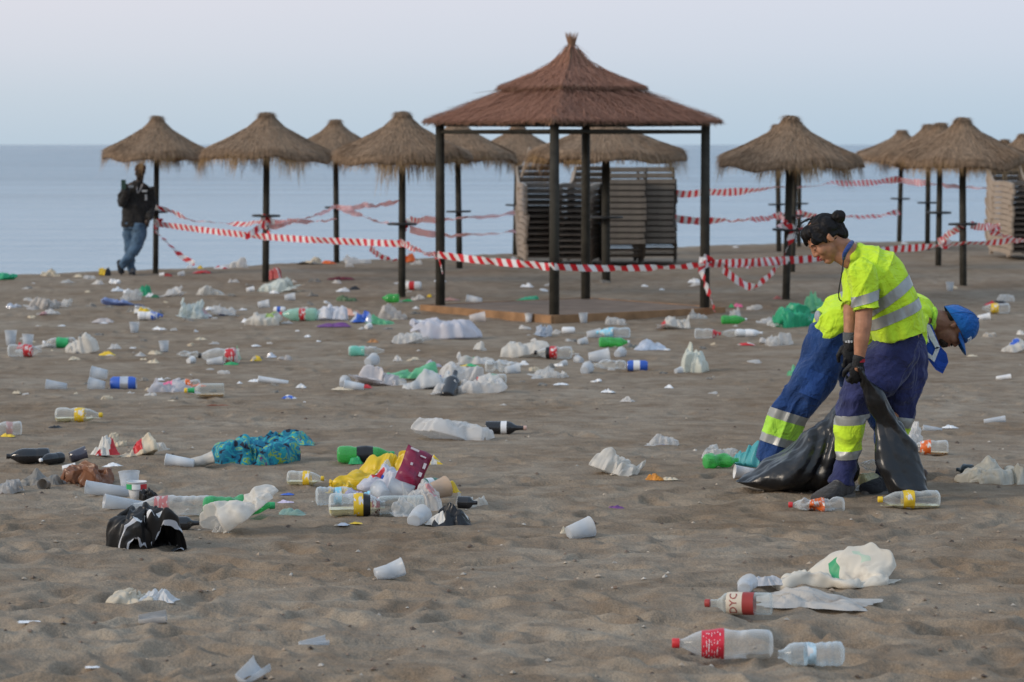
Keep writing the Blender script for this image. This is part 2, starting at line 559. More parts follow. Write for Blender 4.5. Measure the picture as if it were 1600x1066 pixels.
def build_beach():
    nr, ns = 980, 640
    inv = np.linspace(1 / 6.4, 1 / 64.0, nr)
    Y = np.concatenate([[-30, -6, 1, 3.5, 5.2], 1 / inv, [70, 90, 140]])
    s_in = np.linspace(-0.26, 0.26, ns)
    s_out = np.array([0.29, 0.36, 0.5, 0.8, 1.5, 3, 8])
    S = np.concatenate([-s_out[::-1], s_in, s_out])
    YY, SS = np.meshgrid(Y, S, indexing='ij')
    XX = SS * np.maximum(YY, 6.0)
    ZZ = base_h(XX, YY) + relief(XX, YY)
    # footprints and scuffs trodden into the sand
    rg = np.random.RandomState(4)
    n = 3800
    fy = 1 / rg.uniform(1 / 42.0, 1 / 6.6, n)
    fy[: n // 2] = rg.uniform(6.6, 42, n // 2)
    fx = rg.uniform(-0.24, 0.24, n) * fy
    for x0, y0 in zip(fx, fy):
        ang, ln, wd = rg.uniform(0, math.pi), rg.uniform(0.09, 0.17), rg.uniform(0.045, 0.085)
        dep = 0.004 + 0.024 * rg.rand() ** 2.5
        r = 0.36
        i0, i1 = np.searchsorted(Y, y0 - r), np.searchsorted(Y, y0 + r)
        j0, j1 = np.searchsorted(S, (x0 - r) / y0), np.searchsorted(S, (x0 + r) / y0)
        if i1 <= i0 or j1 <= j0: continue
        dx, dy = XX[i0:i1, j0:j1] - x0, YY[i0:i1, j0:j1] - y0
        u, v = (dx * math.cos(ang) + dy * math.sin(ang)) / ln, (-dx * math.sin(ang) + dy * math.cos(ang)) / wd
        q = u * u + v * v
        ZZ[i0:i1, j0:j1] += -dep * np.exp(-q * q * 0.7) + 0.30 * dep * np.exp(-((np.sqrt(q) - 1.45) / 0.38) ** 2)
    V = np.stack([XX, YY, ZZ], -1).reshape(-1, 3)
    m, k = len(Y), len(S)
    idx = np.arange(m * k).reshape(m, k)
    F = np.stack([idx[:-1, :-1], idx[:-1, 1:], idx[1:, 1:], idx[1:, :-1]], -1).reshape(-1, 4)
    mt, nt, p, out = new_mat('beach_sand')
    tc = nt.nodes.new('ShaderNodeTexCoord')
    def nz(scale, det, dist=0):
        q = nt.nodes.new('ShaderNodeTexNoise')
        q.inputs['Scale'].default_value, q.inputs['Detail'].default_value, q.inputs['Distortion'].default_value = scale, det, dist
        nt.links.new(tc.outputs['Object'], q.inputs['Vector'])
        return q
    big, mid, fine = nz(0.7, 5, 0.4), nz(5, 6, 0.6), nz(160, 3)
    r1 = nt.nodes.new('ShaderNodeValToRGB')
    r1.color_ramp.elements[0].position, r1.color_ramp.elements[1].position = 0.32, 0.68
    r1.color_ramp.elements[0].color, r1.color_ramp.elements[1].color = (0.245, 0.187, 0.130, 1), (0.320, 0.272, 0.212, 1)
    nt.links.new(big.outputs['Fac'], r1.inputs[0])
    r2 = nt.nodes.new('ShaderNodeValToRGB')
    r2.color_ramp.elements[0].position, r2.color_ramp.elements[1].position = 0.25, 0.7
    r2.color_ramp.elements[0].color, r2.color_ramp.elements[1].color = (0.66, 0.60, 0.56, 1), (1.08, 1.08, 1.08, 1)
    nt.links.new(mid.outputs['Fac'], r2.inputs[0])
    r3 = nt.nodes.new('ShaderNodeValToRGB')
    r3.color_ramp.elements[0].position, r3.color_ramp.elements[1].position = 0.3, 0.75
    r3.color_ramp.elements[0].color, r3.color_ramp.elements[1].color = (0.72, 0.72, 0.72, 1), (1.25, 1.22, 1.2, 1)
    nt.links.new(fine.outputs['Fac'], r3.inputs[0])
    last = r1.outputs[0]
    for r in (r2, r3):
        mx = nt.nodes.new('ShaderNodeMix')
        mx.data_type, mx.blend_type = 'RGBA', 'MULTIPLY'
        mx.inputs[0].default_value = 1
        nt.links.new(last, mx.inputs[6])
        nt.links.new(r.outputs[0], mx.inputs[7])
        last = mx.outputs[2]
    nt.links.new(last, p.inputs['Base Color'])
    p.inputs['Roughness'].default_value = 0.95
    p.inputs['Specular IOR Level'].default_value = 0.1
    b = nt.nodes.new('ShaderNodeBump')
    b.inputs['Strength'].default_value, b.inputs['Distance'].default_value = 0.85, 0.012
    n2 = nz(42, 10)
    nt.links.new(n2.outputs['Fac'], b.inputs['Height'])
    nt.links.new(b.outputs[0], p.inputs['Normal'])
    o = link('beach_sand', V, F, mt)
    tag(o, kind='structure')
    return Y, S, ZZ

_Y, _S, _Z = build_beach()

def gz(x, y):
    i = int(np.clip(np.searchsorted(_Y, y), 1, len(_Y) - 1))
    s = x / max(y, 6.0)
    j = int(np.clip(np.searchsorted(_S, s), 1, len(_S) - 1))
    ty = (y - _Y[i - 1]) / (_Y[i] - _Y[i - 1])
    ts = (s - _S[j - 1]) / (_S[j] - _S[j - 1])
    return float((_Z[i - 1, j - 1] * (1 - ty) + _Z[i, j - 1] * ty) * (1 - ts) + (_Z[i - 1, j] * (1 - ty) + _Z[i, j] * ty) * ts)

def G(px, py):                                              # where a photo pixel meets the sand
    r = ray(px, py)
    prev = 5.0
    for d in np.concatenate([np.arange(5, 70, 0.25)]):
        t = d / r[1]
        if CAM_Z + r[2] * t <= float(base_h(r[0] * t, d)):
            break
        prev = d
    lo, hi = prev, d
    for _ in range(14):
        mid = 0.5 * (lo + hi)
        t = mid / r[1]
        if CAM_Z + r[2] * t <= float(base_h(r[0] * t, mid)): hi = mid
        else: lo = mid
    t = hi / r[1]
    return np.array([r[0] * t, hi, gz(r[0] * t, hi)])

# the sea
def build_sea():
    ys = np.concatenate([np.linspace(38, 120, 30), np.geomspace(130, 60000, 40)])
    V, F = [], []
    xs = np.array([-1, -0.3, -0.1, 0.1, 0.3, 1.0])
    for y in ys:
        w = max(400, y * 1.2)
        for x in xs: V.append((x * w, y, SEA_Z))
    n = len(xs)
    for i in range(len(ys) - 1):
        for j in range(n - 1):
            F.append((i * n + j, i * n + j + 1, (i + 1) * n + j + 1, (i + 1) * n + j))
    m, nt, p, out = new_mat('sea_water')
    tc = nt.nodes.new('ShaderNodeTexCoord')
    def wave(sx, sy, det):
        mp = nt.nodes.new('ShaderNodeMapping')
        mp.inputs['Scale'].default_value = (sx, sy, 1)
        mp.inputs['Rotation'].default_value = (0, 0, 0.25)
        nt.links.new(tc.outputs['Object'], mp.inputs['Vector'])
        q = nt.nodes.new('ShaderNodeTexNoise')
        q.inputs['Scale'].default_value, q.inputs['Detail'].default_value = 1.0, det
        nt.links.new(mp.outputs[0], q.inputs['Vector'])
        return q
    a, b2, c = wave(0.07, 0.30, 6), wave(0.6, 1.8, 4), wave(0.016, 0.10, 5)
    ad = nt.nodes.new('ShaderNodeMath')
    ad.operation = 'MULTIPLY_ADD'
    ad.inputs[1].default_value = 0.35
    nt.links.new(b2.outputs['Fac'], ad.inputs[0])
    nt.links.new(a.outputs['Fac'], ad.inputs[2])
    b = nt.nodes.new('ShaderNodeBump')
    b.inputs['Distance'].default_value = 0.9
    sp = nt.nodes.new('ShaderNodeSeparateXYZ')              # calmer water inshore, wind-roughened offshore
    nt.links.new(tc.outputs['Object'], sp.inputs[0])
    wr = nt.nodes.new('ShaderNodeMapRange')
    wr.interpolation_type = 'SMOOTHSTEP'
    wr.inputs[1].default_value, wr.inputs[2].default_value = 90, 520
    wr.inputs[3].default_value, wr.inputs[4].default_value = 0.62, 1.0
    nt.links.new(sp.outputs['Y'], wr.inputs[0])
    nt.links.new(wr.outputs[0], b.inputs['Strength'])
    nt.links.new(ad.outputs[0], b.inputs['Height'])
    nt.links.new(b.outputs[0], p.inputs['Normal'])
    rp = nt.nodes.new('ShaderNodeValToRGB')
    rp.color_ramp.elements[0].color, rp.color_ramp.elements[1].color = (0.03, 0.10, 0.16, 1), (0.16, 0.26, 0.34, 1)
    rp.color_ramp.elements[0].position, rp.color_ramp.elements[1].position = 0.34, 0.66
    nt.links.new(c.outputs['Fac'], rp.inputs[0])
    sh = nt.nodes.new('ShaderNodeMapRange')                  # base colour gets paler towards the shore
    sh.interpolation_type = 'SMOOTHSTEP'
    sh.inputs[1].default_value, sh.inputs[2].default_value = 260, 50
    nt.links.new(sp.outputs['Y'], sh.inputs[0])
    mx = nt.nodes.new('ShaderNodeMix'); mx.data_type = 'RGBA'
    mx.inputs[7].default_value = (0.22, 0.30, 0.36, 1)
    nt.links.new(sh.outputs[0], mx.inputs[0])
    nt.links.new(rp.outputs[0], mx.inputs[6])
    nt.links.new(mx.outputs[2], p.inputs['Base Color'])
    p.inputs['Roughness'].default_value = 0.22
    p.inputs['IOR'].default_value = 1.33
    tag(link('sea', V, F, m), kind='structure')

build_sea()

# ------------------------------------------------------------------ straw: many thin blades in one mesh
def blades(P, D, L, W, side, rg, droop=0.0):                # roots, directions, lengths, widths, across-directions -> quads in two segments
    P, D, S = np.asarray(P), np.asarray(D), np.asarray(side)
    D = D / (np.linalg.norm(D, axis=1)[:, None] + 1e-9)
    S = S / (np.linalg.norm(S, axis=1)[:, None] + 1e-9)
    L, W = L[:, None], W[:, None]
    mid = P + D * L * 0.5
    tip = P + D * L + np.array([0, 0, -1]) * (L * droop)
    q = np.stack([P - S * W, P + S * W, mid + S * W * 0.8, mid - S * W * 0.8, tip + S * W * 0.3, tip - S * W * 0.3], 1)
    n = len(P)
    i = np.arange(n)[:, None] * 6
    F = np.concatenate([i + np.array([[0, 1, 2, 3]]), i + np.array([[3, 2, 4, 5]])], 0)
    r = rg.rand(n)
    return q.reshape(-1, 3), F, np.concatenate([r, r])

POST = solid((0.040, 0.036, 0.028), 0.75, 0.35, 7, 0.25, bump=0.3, bscale=25)
TRAY = solid((0.03, 0.032, 0.034), 0.5, 0.2, 8)
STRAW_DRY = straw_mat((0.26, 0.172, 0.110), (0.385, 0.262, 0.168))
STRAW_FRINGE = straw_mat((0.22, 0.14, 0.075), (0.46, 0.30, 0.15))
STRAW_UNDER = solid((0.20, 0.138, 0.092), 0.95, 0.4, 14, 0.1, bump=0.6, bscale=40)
REED = straw_mat((0.24, 0.115, 0.078), (0.41, 0.21, 0.14))
REED_TIP = straw_mat((0.14, 0.075, 0.045), (0.36, 0.21, 0.13))

UMB_H = 2.45
def make_umbrella(seed, rad=0.97):
    rg = np.random.RandomState(seed)
    t = thing('beach_umbrella', 'x', 'beach umbrella', group='thatched umbrellas on the beach')
    v, f = lathe([(-0.4, 0.052), (0.6, 0.051), (2.2, 0.047)], 14)
    link('pole', v, f, POST, t)
    v, f = lathe([(0.93, 0.05), (0.935, 0.20), (0.955, 0.21), (0.965, 0.20), (0.967, 0.05)], 24, cap0=False, cap1=False)
    link('tray_table', v, f, TRAY, t)
    PR = [(0.0, 2.45), (0.10, 2.435), (0.15, 2.37), (0.27, 2.26), (0.45, 2.155), (0.65, 2.045), (0.82, 1.965), (0.90, 1.925), (0.95, 1.86), (rad, 1.79)]
    lump = rg.uniform(0, 6, 4)
    prof = lambda r: np.interp(r, [p[0] for p in PR], [p[1] for p in PR])
    sag = lambda a, r: (0.035 * np.sin(2 * a + lump[0]) + 0.022 * np.sin(5 * a + lump[1]) + 0.02 * np.sin(9 * a + lump[3])) * (np.asarray(r) / rad) ** 2
    ring = [p for p in PR[1:]]
    seg = 40
    V, F = [], []
    for r, z in [(0.02, 2.46)] + ring + [(0.92, 1.79), (0.6, 1.93), (0.1, 2.12)]:
        for k in range(seg):
            a = 2 * math.pi * k / seg
            j = 1 + 0.02 * math.sin(3 * a + lump[0]) + 0.015 * math.sin(7 * a + lump[1])
            V.append((r * j * math.cos(a), r * j * math.sin(a), z + 0.008 * math.sin(5 * a + lump[2]) + float(sag(a, r))))
    n = len(V) // seg
    for i in range(n - 1):
        for k in range(seg):
            F.append((i * seg + k, i * seg + (k + 1) % seg, (i + 1) * seg + (k + 1) % seg, (i + 1) * seg + k))
    F.append(tuple(range(seg)))
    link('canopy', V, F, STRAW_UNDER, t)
    n = 9500                                                # straw laid down the slope
    r = np.sqrt(rg.uniform(0.0, 1, n)) * rad * 0.97
    a = rg.uniform(0, 2 * math.pi, n)
    z = prof(r) + sag(a, r) + rg.uniform(0.0, 0.016, n)
    slope = (prof(r + 0.02) - prof(r)) / 0.02
    e = a + rg.normal(0, 0.12, n)
    D = np.stack([np.cos(e), np.sin(e), slope + rg.normal(0.02, 0.04, n)], 1)
    P = np.stack([r * np.cos(a), r * np.sin(a), z], 1)
    S = np.stack([-np.sin(a), np.cos(a), rg.normal(0, 0.3, n)], 1)
    q, F, c = blades(P, D, rg.uniform(0.08, 0.17, n) * np.clip(0.4 + r, 0.3, 1), rg.uniform(0.0018, 0.0045, n), S, rg, 0.05)
    tag(link('straw', q, F, STRAW_DRY, t, smooth=False, rnd=c), kind='stuff')
    n = 2600                                                # ragged fringe round the rim, in clumps of uneven length
    a = rg.uniform(0, 2 * math.pi, n)
    cl = 0.5 + 0.5 * vnoise(a * 3.2, a * 0 + seed, seed) + 0.35 * vnoise(a * 11, a * 0, seed + 2)
    rr = rad * rg.uniform(0.90, 1.0, n)
    P = np.stack([rr * np.cos(a), rr * np.sin(a), prof(rr) + sag(a, rr) - rg.uniform(0, 0.04, n)], 1)
    e = a + rg.normal(0, 0.35, n)
    D = np.stack([0.25 * np.cos(e) + rg.normal(0, 0.08, n), 0.25 * np.sin(e) + rg.normal(0, 0.08, n), -np.ones(n)], 1)
    S = np.stack([-np.sin(a), np.cos(a), 0 * a], 1)
    L = np.clip(0.04 + 0.30 * np.clip(cl - 0.1, 0, 1.4) ** 1.5, 0.04, 0.42) * rg.uniform(0.35, 1.1, n)
    q, F, c = blades(P, D, L, rg.uniform(0.0015, 0.0035, n), S, rg, 0.1)
    tag(link('fringe', q, F, STRAW_FRINGE, t, smooth=False, rnd=c), kind='stuff')
    n = 380                                                 # the tuft tied over the top
    a = rg.uniform(0, 2 * math.pi, n)
    P = np.stack([0.03 * np.cos(a), 0.03 * np.sin(a), 2.455 + rg.uniform(0, 0.03, n)], 1)
    D = np.stack([np.cos(a), np.sin(a), rg.uniform(-0.55, 0.15, n)], 1)
    q, F, c = blades(P, D, rg.uniform(0.08, 0.17, n), rg.uniform(0.003, 0.006, n), np.stack([-np.sin(a), np.cos(a), 0 * a], 1), rg, 0.25)
    tag(link('crown_tuft', q, F, STRAW_DRY, t, smooth=False, rnd=c), kind='stuff')
    return t

def d_of(py_top, py_base):                                  # all umbrellas are the same height
    return FPX * UMB_H / (py_base - py_top)

UMBS = [  # pixel x, base y, distance, spin, width factor, label
    (243, 424, 43.0, 0.3, 0.90, 'thatched umbrella farthest left, with the man leaning beside its pole'),
    (415, 437, 39.9, 1.2, 1.02, 'thatched umbrella second from the left, tape knotted high round its pole'),
    (526, 409, 47.2, 2.2, 0.98, 'small distant thatched umbrella peeking between two nearer ones on the left'),
    (628, 459, 36.5, 0.8, 0.98, 'big thatched umbrella just left of the reed pavilion'),
    (718, 420, 44.9, 3.0, 1.02, 'thatched umbrella seen through the pavilion behind its leftmost post'),
    (805, 400, 50.0, 4.1, 1.0, 'thatched umbrella behind the pavilion, beside the beige lounger stacks'),
    (947, 440, 40.2, 5.0, 1.25, 'broad thatched umbrella sheltering the stacked loungers behind the pavilion'),
    (1228, 469, 35.9, 0.2, 1.0, 'thatched umbrella right of the pavilion, straight behind the woman with a bun'),
    (1217, 397, 52.0, 1.6, 0.95, 'thatched umbrella mostly hidden behind the nearest one right of the pavilion'),
    (1238, 428, 43.5, 2.7, 0.85, 'thatched umbrella whose pole lines up just right of the nearer thick pole'),
    (1248, 393, 54.0, 3.3, 0.9, 'far umbrella with thin pole rising above the head of the woman'),
    (1405, 377, 59.5, 4.4, 1.05, 'far thatched umbrella at the left end of the right-hand cluster'),
    (1449, 393, 53.0, 5.4, 1.0, 'middle umbrella tucked behind two others in the right-hand cluster'),
    (1466, 419, 45.6, 0.9, 1.0, 'thatched umbrella standing just left of the nearest one at far right'),
    (1505, 453, 39.1, 2.0, 1.02, 'nearest thatched umbrella at far right with tape tied to its pole'),
    (1567, 385, 62.0, 1.1, 0.95, 'distant umbrella top showing above the nearest one at far right'),
    (1597, 390, 58.0, 3.7, 1.0, 'umbrella cut off by the right edge above the lounger stack'),
]
protos = [make_umbrella(101), make_umbrella(202), make_umbrella(303), make_umbrella(404), make_umbrella(505)]
U = {}
for i, (px, py, d, rz, wf, lab) in enumerate(UMBS):
    p = J(px, py, d)

    r = protos[i] if i < 5 else dup(protos[(i * 2 + 1) % 5], (0, 0, 0), 0, lab)
    r.location = (p[0], d, p[2])
    r.rotation_euler = (0.02 * math.sin(i * 2.1), 0.02 * math.cos(i * 1.7), rz)
    r.scale = (wf, wf, 1.0 + 0.01 * math.sin(i * 3.3))
    r['label'] = lab
    U[i] = p

# ------------------------------------------------------------------ the reed-roofed pavilion
def build_pavilion():
    corners = {'f': J(866, 494, 32.45), 'l': J(688, 474, 34.35), 'r': J(1101, 482, 33.85), 'b': J(915, 464, 35.75)}
    cen = sum(corners.values()) / 4
    z0 = 0.03
    t = thing('reed_pavilion', 'open reed-roofed pavilion on four dark posts over a sandy wooden platform', 'pavilion', (cen[0], cen[1], z0))
    L = {k: np.array([c[0] - cen[0], c[1] - cen[1], 0]) for k, c in corners.items()}
    HT = 2.30
    for k in 'flrb':
        v, f = lathe([(-0.3, 0.062), (1.2, 0.060), (HT, 0.056)], 16)
        link('post', v + L[k], f, POST, t)
    for a, b in ('fl', 'fr', 'lb', 'rb'):
        p, q = L[a] + (0, 0, HT - 0.10), L[b] + (0, 0, HT - 0.10)
        w = (q - p) / np.linalg.norm(q - p)
        v, f = capsule(p + w * 0.06, 0.024, q - w * 0.06, 0.024, 10)
        link('beam', v, f, POST, t)
        v, f = capsule(p + w * 0.06 + (0, 0, 0.09), 0.02, q - w * 0.06 + (0, 0, 0.09), 0.02, 10)
        link('rafter', v, f, POST, t)
    # platform: sandy deck with a timber border, boards on edge
    deck = solid((0.23, 0.18, 0.145), 0.95, 0.2, 3, 0.1, bump=0.5, bscale=30)
    board = solid((0.30, 0.165, 0.08), 0.7, 0.3, 5, 0.3, bump=0.2, bscale=30)
    ks, order = 1.13, 'frbl'
    base = [L[k] * ks for k in order]
    V = [tuple(p * 0.985 + (0, 0, -0.20)) for p in base] + [tuple(p * 0.985 + (0, 0, -0.012)) for p in base]
    link('deck', V, [(0, 3, 2, 1), (4, 5, 6, 7), (0, 1, 5, 4), (1, 2, 6, 5), (2, 3, 7, 6), (3, 0, 4, 7)], deck, t, smooth=False)
    for i in range(4):
        p, q = base[i], base[(i + 1) % 4]
        w = q - p
        ln = np.linalg.norm(w)
        w = w / ln
        nrm = np.array([w[1], -w[0], 0])
        M = np.array([w, nrm, (0, 0, 1)]).T
        v, f = box((p + q) / 2 + nrm * 0.012 + (0, 0, -0.105), (ln + (0.05 if i % 2 else 0.0), 0.045, 0.2), M)
        link('edge_board', v, f, board, t, smooth=False)
    # roof: four faces in two tiers, square plan with a swept-up top
    ex = (L['r'] + L['f']) / 2
    dirs = [L[k] / np.linalg.norm(L[k]) for k in order]
    rc = np.mean([np.linalg.norm(L[k]) for k in order])
    R0 = rc * 1.135
    TOP = HT + 1.01
    def h_low(q): return HT + 0.045 + np.interp(q, [0, .45, .75, 1.0], [0.62, 0.39, 0.18, 0.0])
    def h_up(q): return HT + 0.045 + np.interp(q, [0, .04, .08, .14, .22, .34, .47, .5], [0.99, 0.94, 0.84, 0.735, 0.645, 0.545, 0.445, 0.425])
    def face_pt(i, s, q):                                   # s 0..1 along the eave, q 0 apex .. 1 eave
        a, b = dirs[i], dirs[(i + 1) % 4]
        p = (a * (1 - s)[:, None] + b * s[:, None]) * (R0 * q)[:, None]
        return p
    rg = np.random.RandomState(9)
    def tier(name, q0, q1, hf, n, Lr, mat, tip):
        root_v, root_f = [], []
        ns_, nq = 8, 10
        for i in range(4):
            o = len(root_v)
            for b in np.linspace(q0, q1, nq):
                for a in np.linspace(0, 1, ns_):
                    p = face_pt(i, np.array([a]), np.array([b]))[0]
                    root_v.append((p[0], p[1], float(hf(b)) - 0.03))
            for r in range(nq - 1):
                for c in range(ns_ - 1):
                    root_f.append((o + r * ns_ + c, o + (r + 1) * ns_ + c, o + (r + 1) * ns_ + c + 1, o + r * ns_ + c + 1))
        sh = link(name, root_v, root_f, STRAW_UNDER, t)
        Ps, Ds, Ss, Ls = [], [], [], []
        for i in range(4):
            m = n // 4
            s, q = rg.rand(m), np.sqrt(rg.uniform(q0 ** 2, (q1 * 0.985) ** 2, m))
            k = rg.rand(m) < 0.16                           # a thick row of reed ends along the lower edge
            q = np.where(k, q1 - rg.uniform(0.0, 0.06, m), q)
            p = face_pt(i, s, q)
            dq = 0.02
            p2 = face_pt(i, np.clip(s + rg.normal(0, 0.012, m), 0, 1), q + dq)
            z, z2 = hf(q), hf(q + dq)
            z2 = np.where(q + dq > q1, z - (hf(q - dq) - z), z2)
            lift = rg.uniform(-0.028, 0.012, m)
            P = np.column_stack([p[:, :2], z + lift])
            D = np.column_stack([p2[:, :2] - p[:, :2], z2 - z + rg.normal(0.001, 0.0015, m)])
            Ps.append(P); Ds.append(D)
            sd_ = np.tile(dirs[(i + 1) % 4] - dirs[i], (m, 1)) + rg.normal(0, 0.25, (m, 3)) * [0, 0, 1]
            Ss.append(sd_)
            Ls.append(np.minimum(rg.uniform(0.5, 1.0, m) * Lr, np.maximum((q1 + 0.012 - q) * R0, 0.05) + rg.uniform(0, 0.03, m)))
        n2 = sum(len(p) for p in Ps)
        q_, F_, c_ = blades(np.vstack(Ps), np.vstack(Ds), np.concatenate(Ls), rg.uniform(0.0025, 0.0055, n2), np.vstack(Ss), rg, 0.0)
        tag(link('reeds', q_, F_, mat, sh, smooth=False, rnd=c_), kind='stuff')
        m = tip                                             # cut ends hanging at the eave
        i = rg.randint(0, 4, m)
        s = rg.rand(m)
        P, S = np.zeros((m, 3)), np.zeros((m, 3))
        for k in range(4):
            w = i == k
            P[w] = face_pt(k, s[w], np.full(w.sum(), q1 * 0.99))
            S[w] = dirs[(k + 1) % 4] - dirs[k]
        P[:, 2] = float(hf(q1)) + rg.uniform(-0.035, 0.01, m)
        out = P.copy(); out[:, 2] = 0
        out /= np.linalg.norm(out, axis=1)[:, None]
        D = out * 1.0 + np.column_stack([rg.normal(0, .12, m), rg.normal(0, .12, m), rg.uniform(-1.1, -0.25, m)])
        q_, F_, c_ = blades(P, D, rg.uniform(0.03, 0.08, m), rg.uniform(0.004, 0.008, m), S, rg, 0.1)
        tag(link('reed_ends', q_, F_, REED_TIP, sh, smooth=False, rnd=c_), kind='stuff')
    tier('lower_roof', 0.30, 1.0, h_low, 15000, 0.5, REED, 1900)
    tier('upper_roof', 0.0, 0.5, h_up, 8000, 0.36, REED, 900)
    n = 160
    a = rg.uniform(0, 2 * math.pi, n)
    P = np.column_stack([0.03 * np.cos(a), 0.03 * np.sin(a), np.full(n, TOP - 0.07)])
    D = np.column_stack([0.28 * np.cos(a), 0.28 * np.sin(a), np.ones(n)])
    q_, F_, c_ = blades(P, D, rg.uniform(0.12, 0.23, n), rg.uniform(0.004, 0.008, n), np.column_stack([-np.sin(a), np.cos(a), 0 * a]), rg, 0.0)
    fin = link('finial', *lathe([(TOP - 0.16, 0.075), (TOP - 0.08, 0.05), (TOP - 0.02, 0.045), (TOP + 0.02, 0.055)], 12), STRAW_UNDER, t)
    tag(link('reed_tuft', q_, F_, REED_TIP, fin, smooth=False, rnd=c_), kind='stuff')
    return corners
PAV = build_pavilion()

# ------------------------------------------------------------------ stacked sun loungers
BEIGE = solid((0.36, 0.285, 0.22), 0.6, 0.12, 4, 0.3)
SLATM = solid((0.12, 0.098, 0.08), 0.6, 0.2, 6, 0.3)
DARKL = solid((0.095, 0.082, 0.068), 0.65, 0.25, 5, 0.3)
DARKS = solid((0.175, 0.145, 0.115), 0.6, 0.2, 5, 0.35)

def lounger_proto(frame, slat, label, grp):
    t = thing('sun_lounger', label, 'sun lounger', group=grp)
    prof = [(-0.95, 0.02), (-0.55, 0.05), (0.0, 0.06), (0.40, 0.05), (0.62, 0.10), (0.80, 0.22), (0.93, 0.34)]   # foot .. raised head, along y
    for s in (-1, 1):
        P = smooth_path([(s * 0.30, y, z) for y, z in prof], 16)
        V, F = [], []
        for i, p in enumerate(P):
            for dx, dz in ((-0.02, -0.055), (0.02, -0.055), (0.02, 0.032), (-0.02, 0.032)):
                V.append((p[0] + dx, p[1], p[2] + dz))
        for i in range(len(P) - 1):
            for k in range(4):
                F.append((i * 4 + k, i * 4 + (k + 1) % 4, i * 4 + 4 + (k + 1) % 4, i * 4 + 4 + k))
        F += [(3, 2, 1, 0), tuple(len(V) - 4 + k for k in range(4))]
        link('side_rail', V, F, frame, t, smooth=False)
    S = smooth_path([(0, y, z) for y, z in prof], 15)
    for p in S:
        v, f = box((0, p[1], p[2] + 0.01), (0.556, 0.07, 0.018))
        link('slat', v, f, slat, t, smooth=False)
    v, f = box((0, 0.955, 0.335), (0.60, 0.03, 0.075))
    link('end_board', v, f, slat, t, smooth=False)
    for s in (-1, 1):
        for y in (-0.75, 0.5):
            v, f = box((s * 0.30, y, -0.025), (0.05, 0.09, 0.07))
            link('leg', v, f, frame, t, smooth=False)
    return t

ORD = ['topmost', 'second from top', 'third from top', 'fourth from top', 'fifth from top', 'sixth from top', 'seventh from top', 'eighth from top',
       'ninth from top', 'tenth from top', 'eleventh from top', 'twelfth from top', 'thirteenth from top', 'fourteenth from top', 'lowest but one', 'lowest']
def stack(px, py, d, yaw, n, dz, frame, slat, desc, jit=0.015):
    p0 = J(px, py, d)
    proto = None
    for k in range(n):
        name = ORD[n - 1 - k] if n - 1 - k < 12 else ('lowest' if k == 0 else 'lowest but one')
        if k == 0: name = 'lowest'
        lab = f'{name} lounger {desc}'
        grp = f'loungers {desc}'
        loc = (p0[0] + R.uniform(-jit, jit), d + R.uniform(-jit, jit), 0.12 + k * dz)
        if proto is None:
            proto = lounger_proto(frame, slat, lab, grp)
            proto.location, proto.rotation_euler = loc, (0, 0, yaw)
        else:
            dup(proto, loc, yaw + R.uniform(-0.015, 0.015), lab, grp)
stack(842, 410, 46.8, math.radians(5), 13, 0.100, BEIGE, SLATM, 'in the beige stack beside the far pavilion posts')
stack(908, 411, 46.3, math.radians(-12), 13, 0.100, BEIGE, SLATM, 'in the beige stack next to the dark stacks')
stack(972, 414, 45.8, math.radians(183), 13, 0.100, DARKL, DARKS, 'in the dark stack on the left of two')
stack(1027, 412, 46.2, math.radians(176), 13, 0.100, DARKL, DARKS, 'in the dark stack nearest the right pavilion post')
stack(1586, 400, 49.0, math.radians(4), 13, 0.100, BEIGE, SLATM, 'in the beige stack cut by the right edge')
# the folded backrest frame standing on top of the first stack
fr = thing('folded_frame', 'pale inverted V frame standing on top of the beige lounger stack', 'frame', (0, 0, 0))
pa, pb, pc = J(815, 276, 46.4), J(827, 232, 46.4), J(845, 272, 46.4)
for q in ((pa, pb), (pb, pc)):
    v, f = capsule(q[0], 0.022, q[1], 0.02, 8)
    link('bar', v, f, BEIGE, fr)

# ------------------------------------------------------------------ red and white barrier tape
def tape_mat():
    m, nt, p, out = new_mat('barrier_tape')
    uvn = nt.nodes.new('ShaderNodeUVMap')
    sp = nt.nodes.new('ShaderNodeSeparateXYZ')
    nt.links.new(uvn.outputs[0], sp.inputs[0])
    a = nt.nodes.new('ShaderNodeMath'); a.operation = 'MULTIPLY_ADD'
    a.inputs[1].default_value = 0.35
    nt.links.new(sp.outputs['Y'], a.inputs[0]); nt.links.new(sp.outputs['X'], a.inputs[2])
    fr_ = nt.nodes.new('ShaderNodeMath'); fr_.operation = 'FRACT'
    nt.links.new(a.outputs[0], fr_.inputs[0])
    g = nt.nodes.new('ShaderNodeMath'); g.operation = 'GREATER_THAN'
    g.inputs[1].default_value = 0.5
    nt.links.new(fr_.outputs[0], g.inputs[0])
    mx = nt.nodes.new('ShaderNodeMix'); mx.data_type = 'RGBA'
    mx.inputs[6].default_value = (0.84, 0.82, 0.81, 1)
    mx.inputs[7].default_value = (0.70, 0.018, 0.028, 1)
    nt.links.new(g.outputs[0], mx.inputs[0])
    nt.links.new(mx.outputs[2], p.inputs['Base Color'])
    p.inputs['Roughness'].default_value = 0.35
    tr = nt.nodes.new('ShaderNodeBsdfTranslucent')
    nt.links.new(mx.outputs[2], tr.inputs[0])
    s = nt.nodes.new('ShaderNodeMixShader'); s.inputs[0].default_value = 0.25
    nt.links.new(p.outputs[0], s.inputs[1]); nt.links.new(tr.outputs[0], s.inputs[2])
    nt.links.new(s.outputs[0], out.inputs[0])
    return m
TAPE = tape_mat()

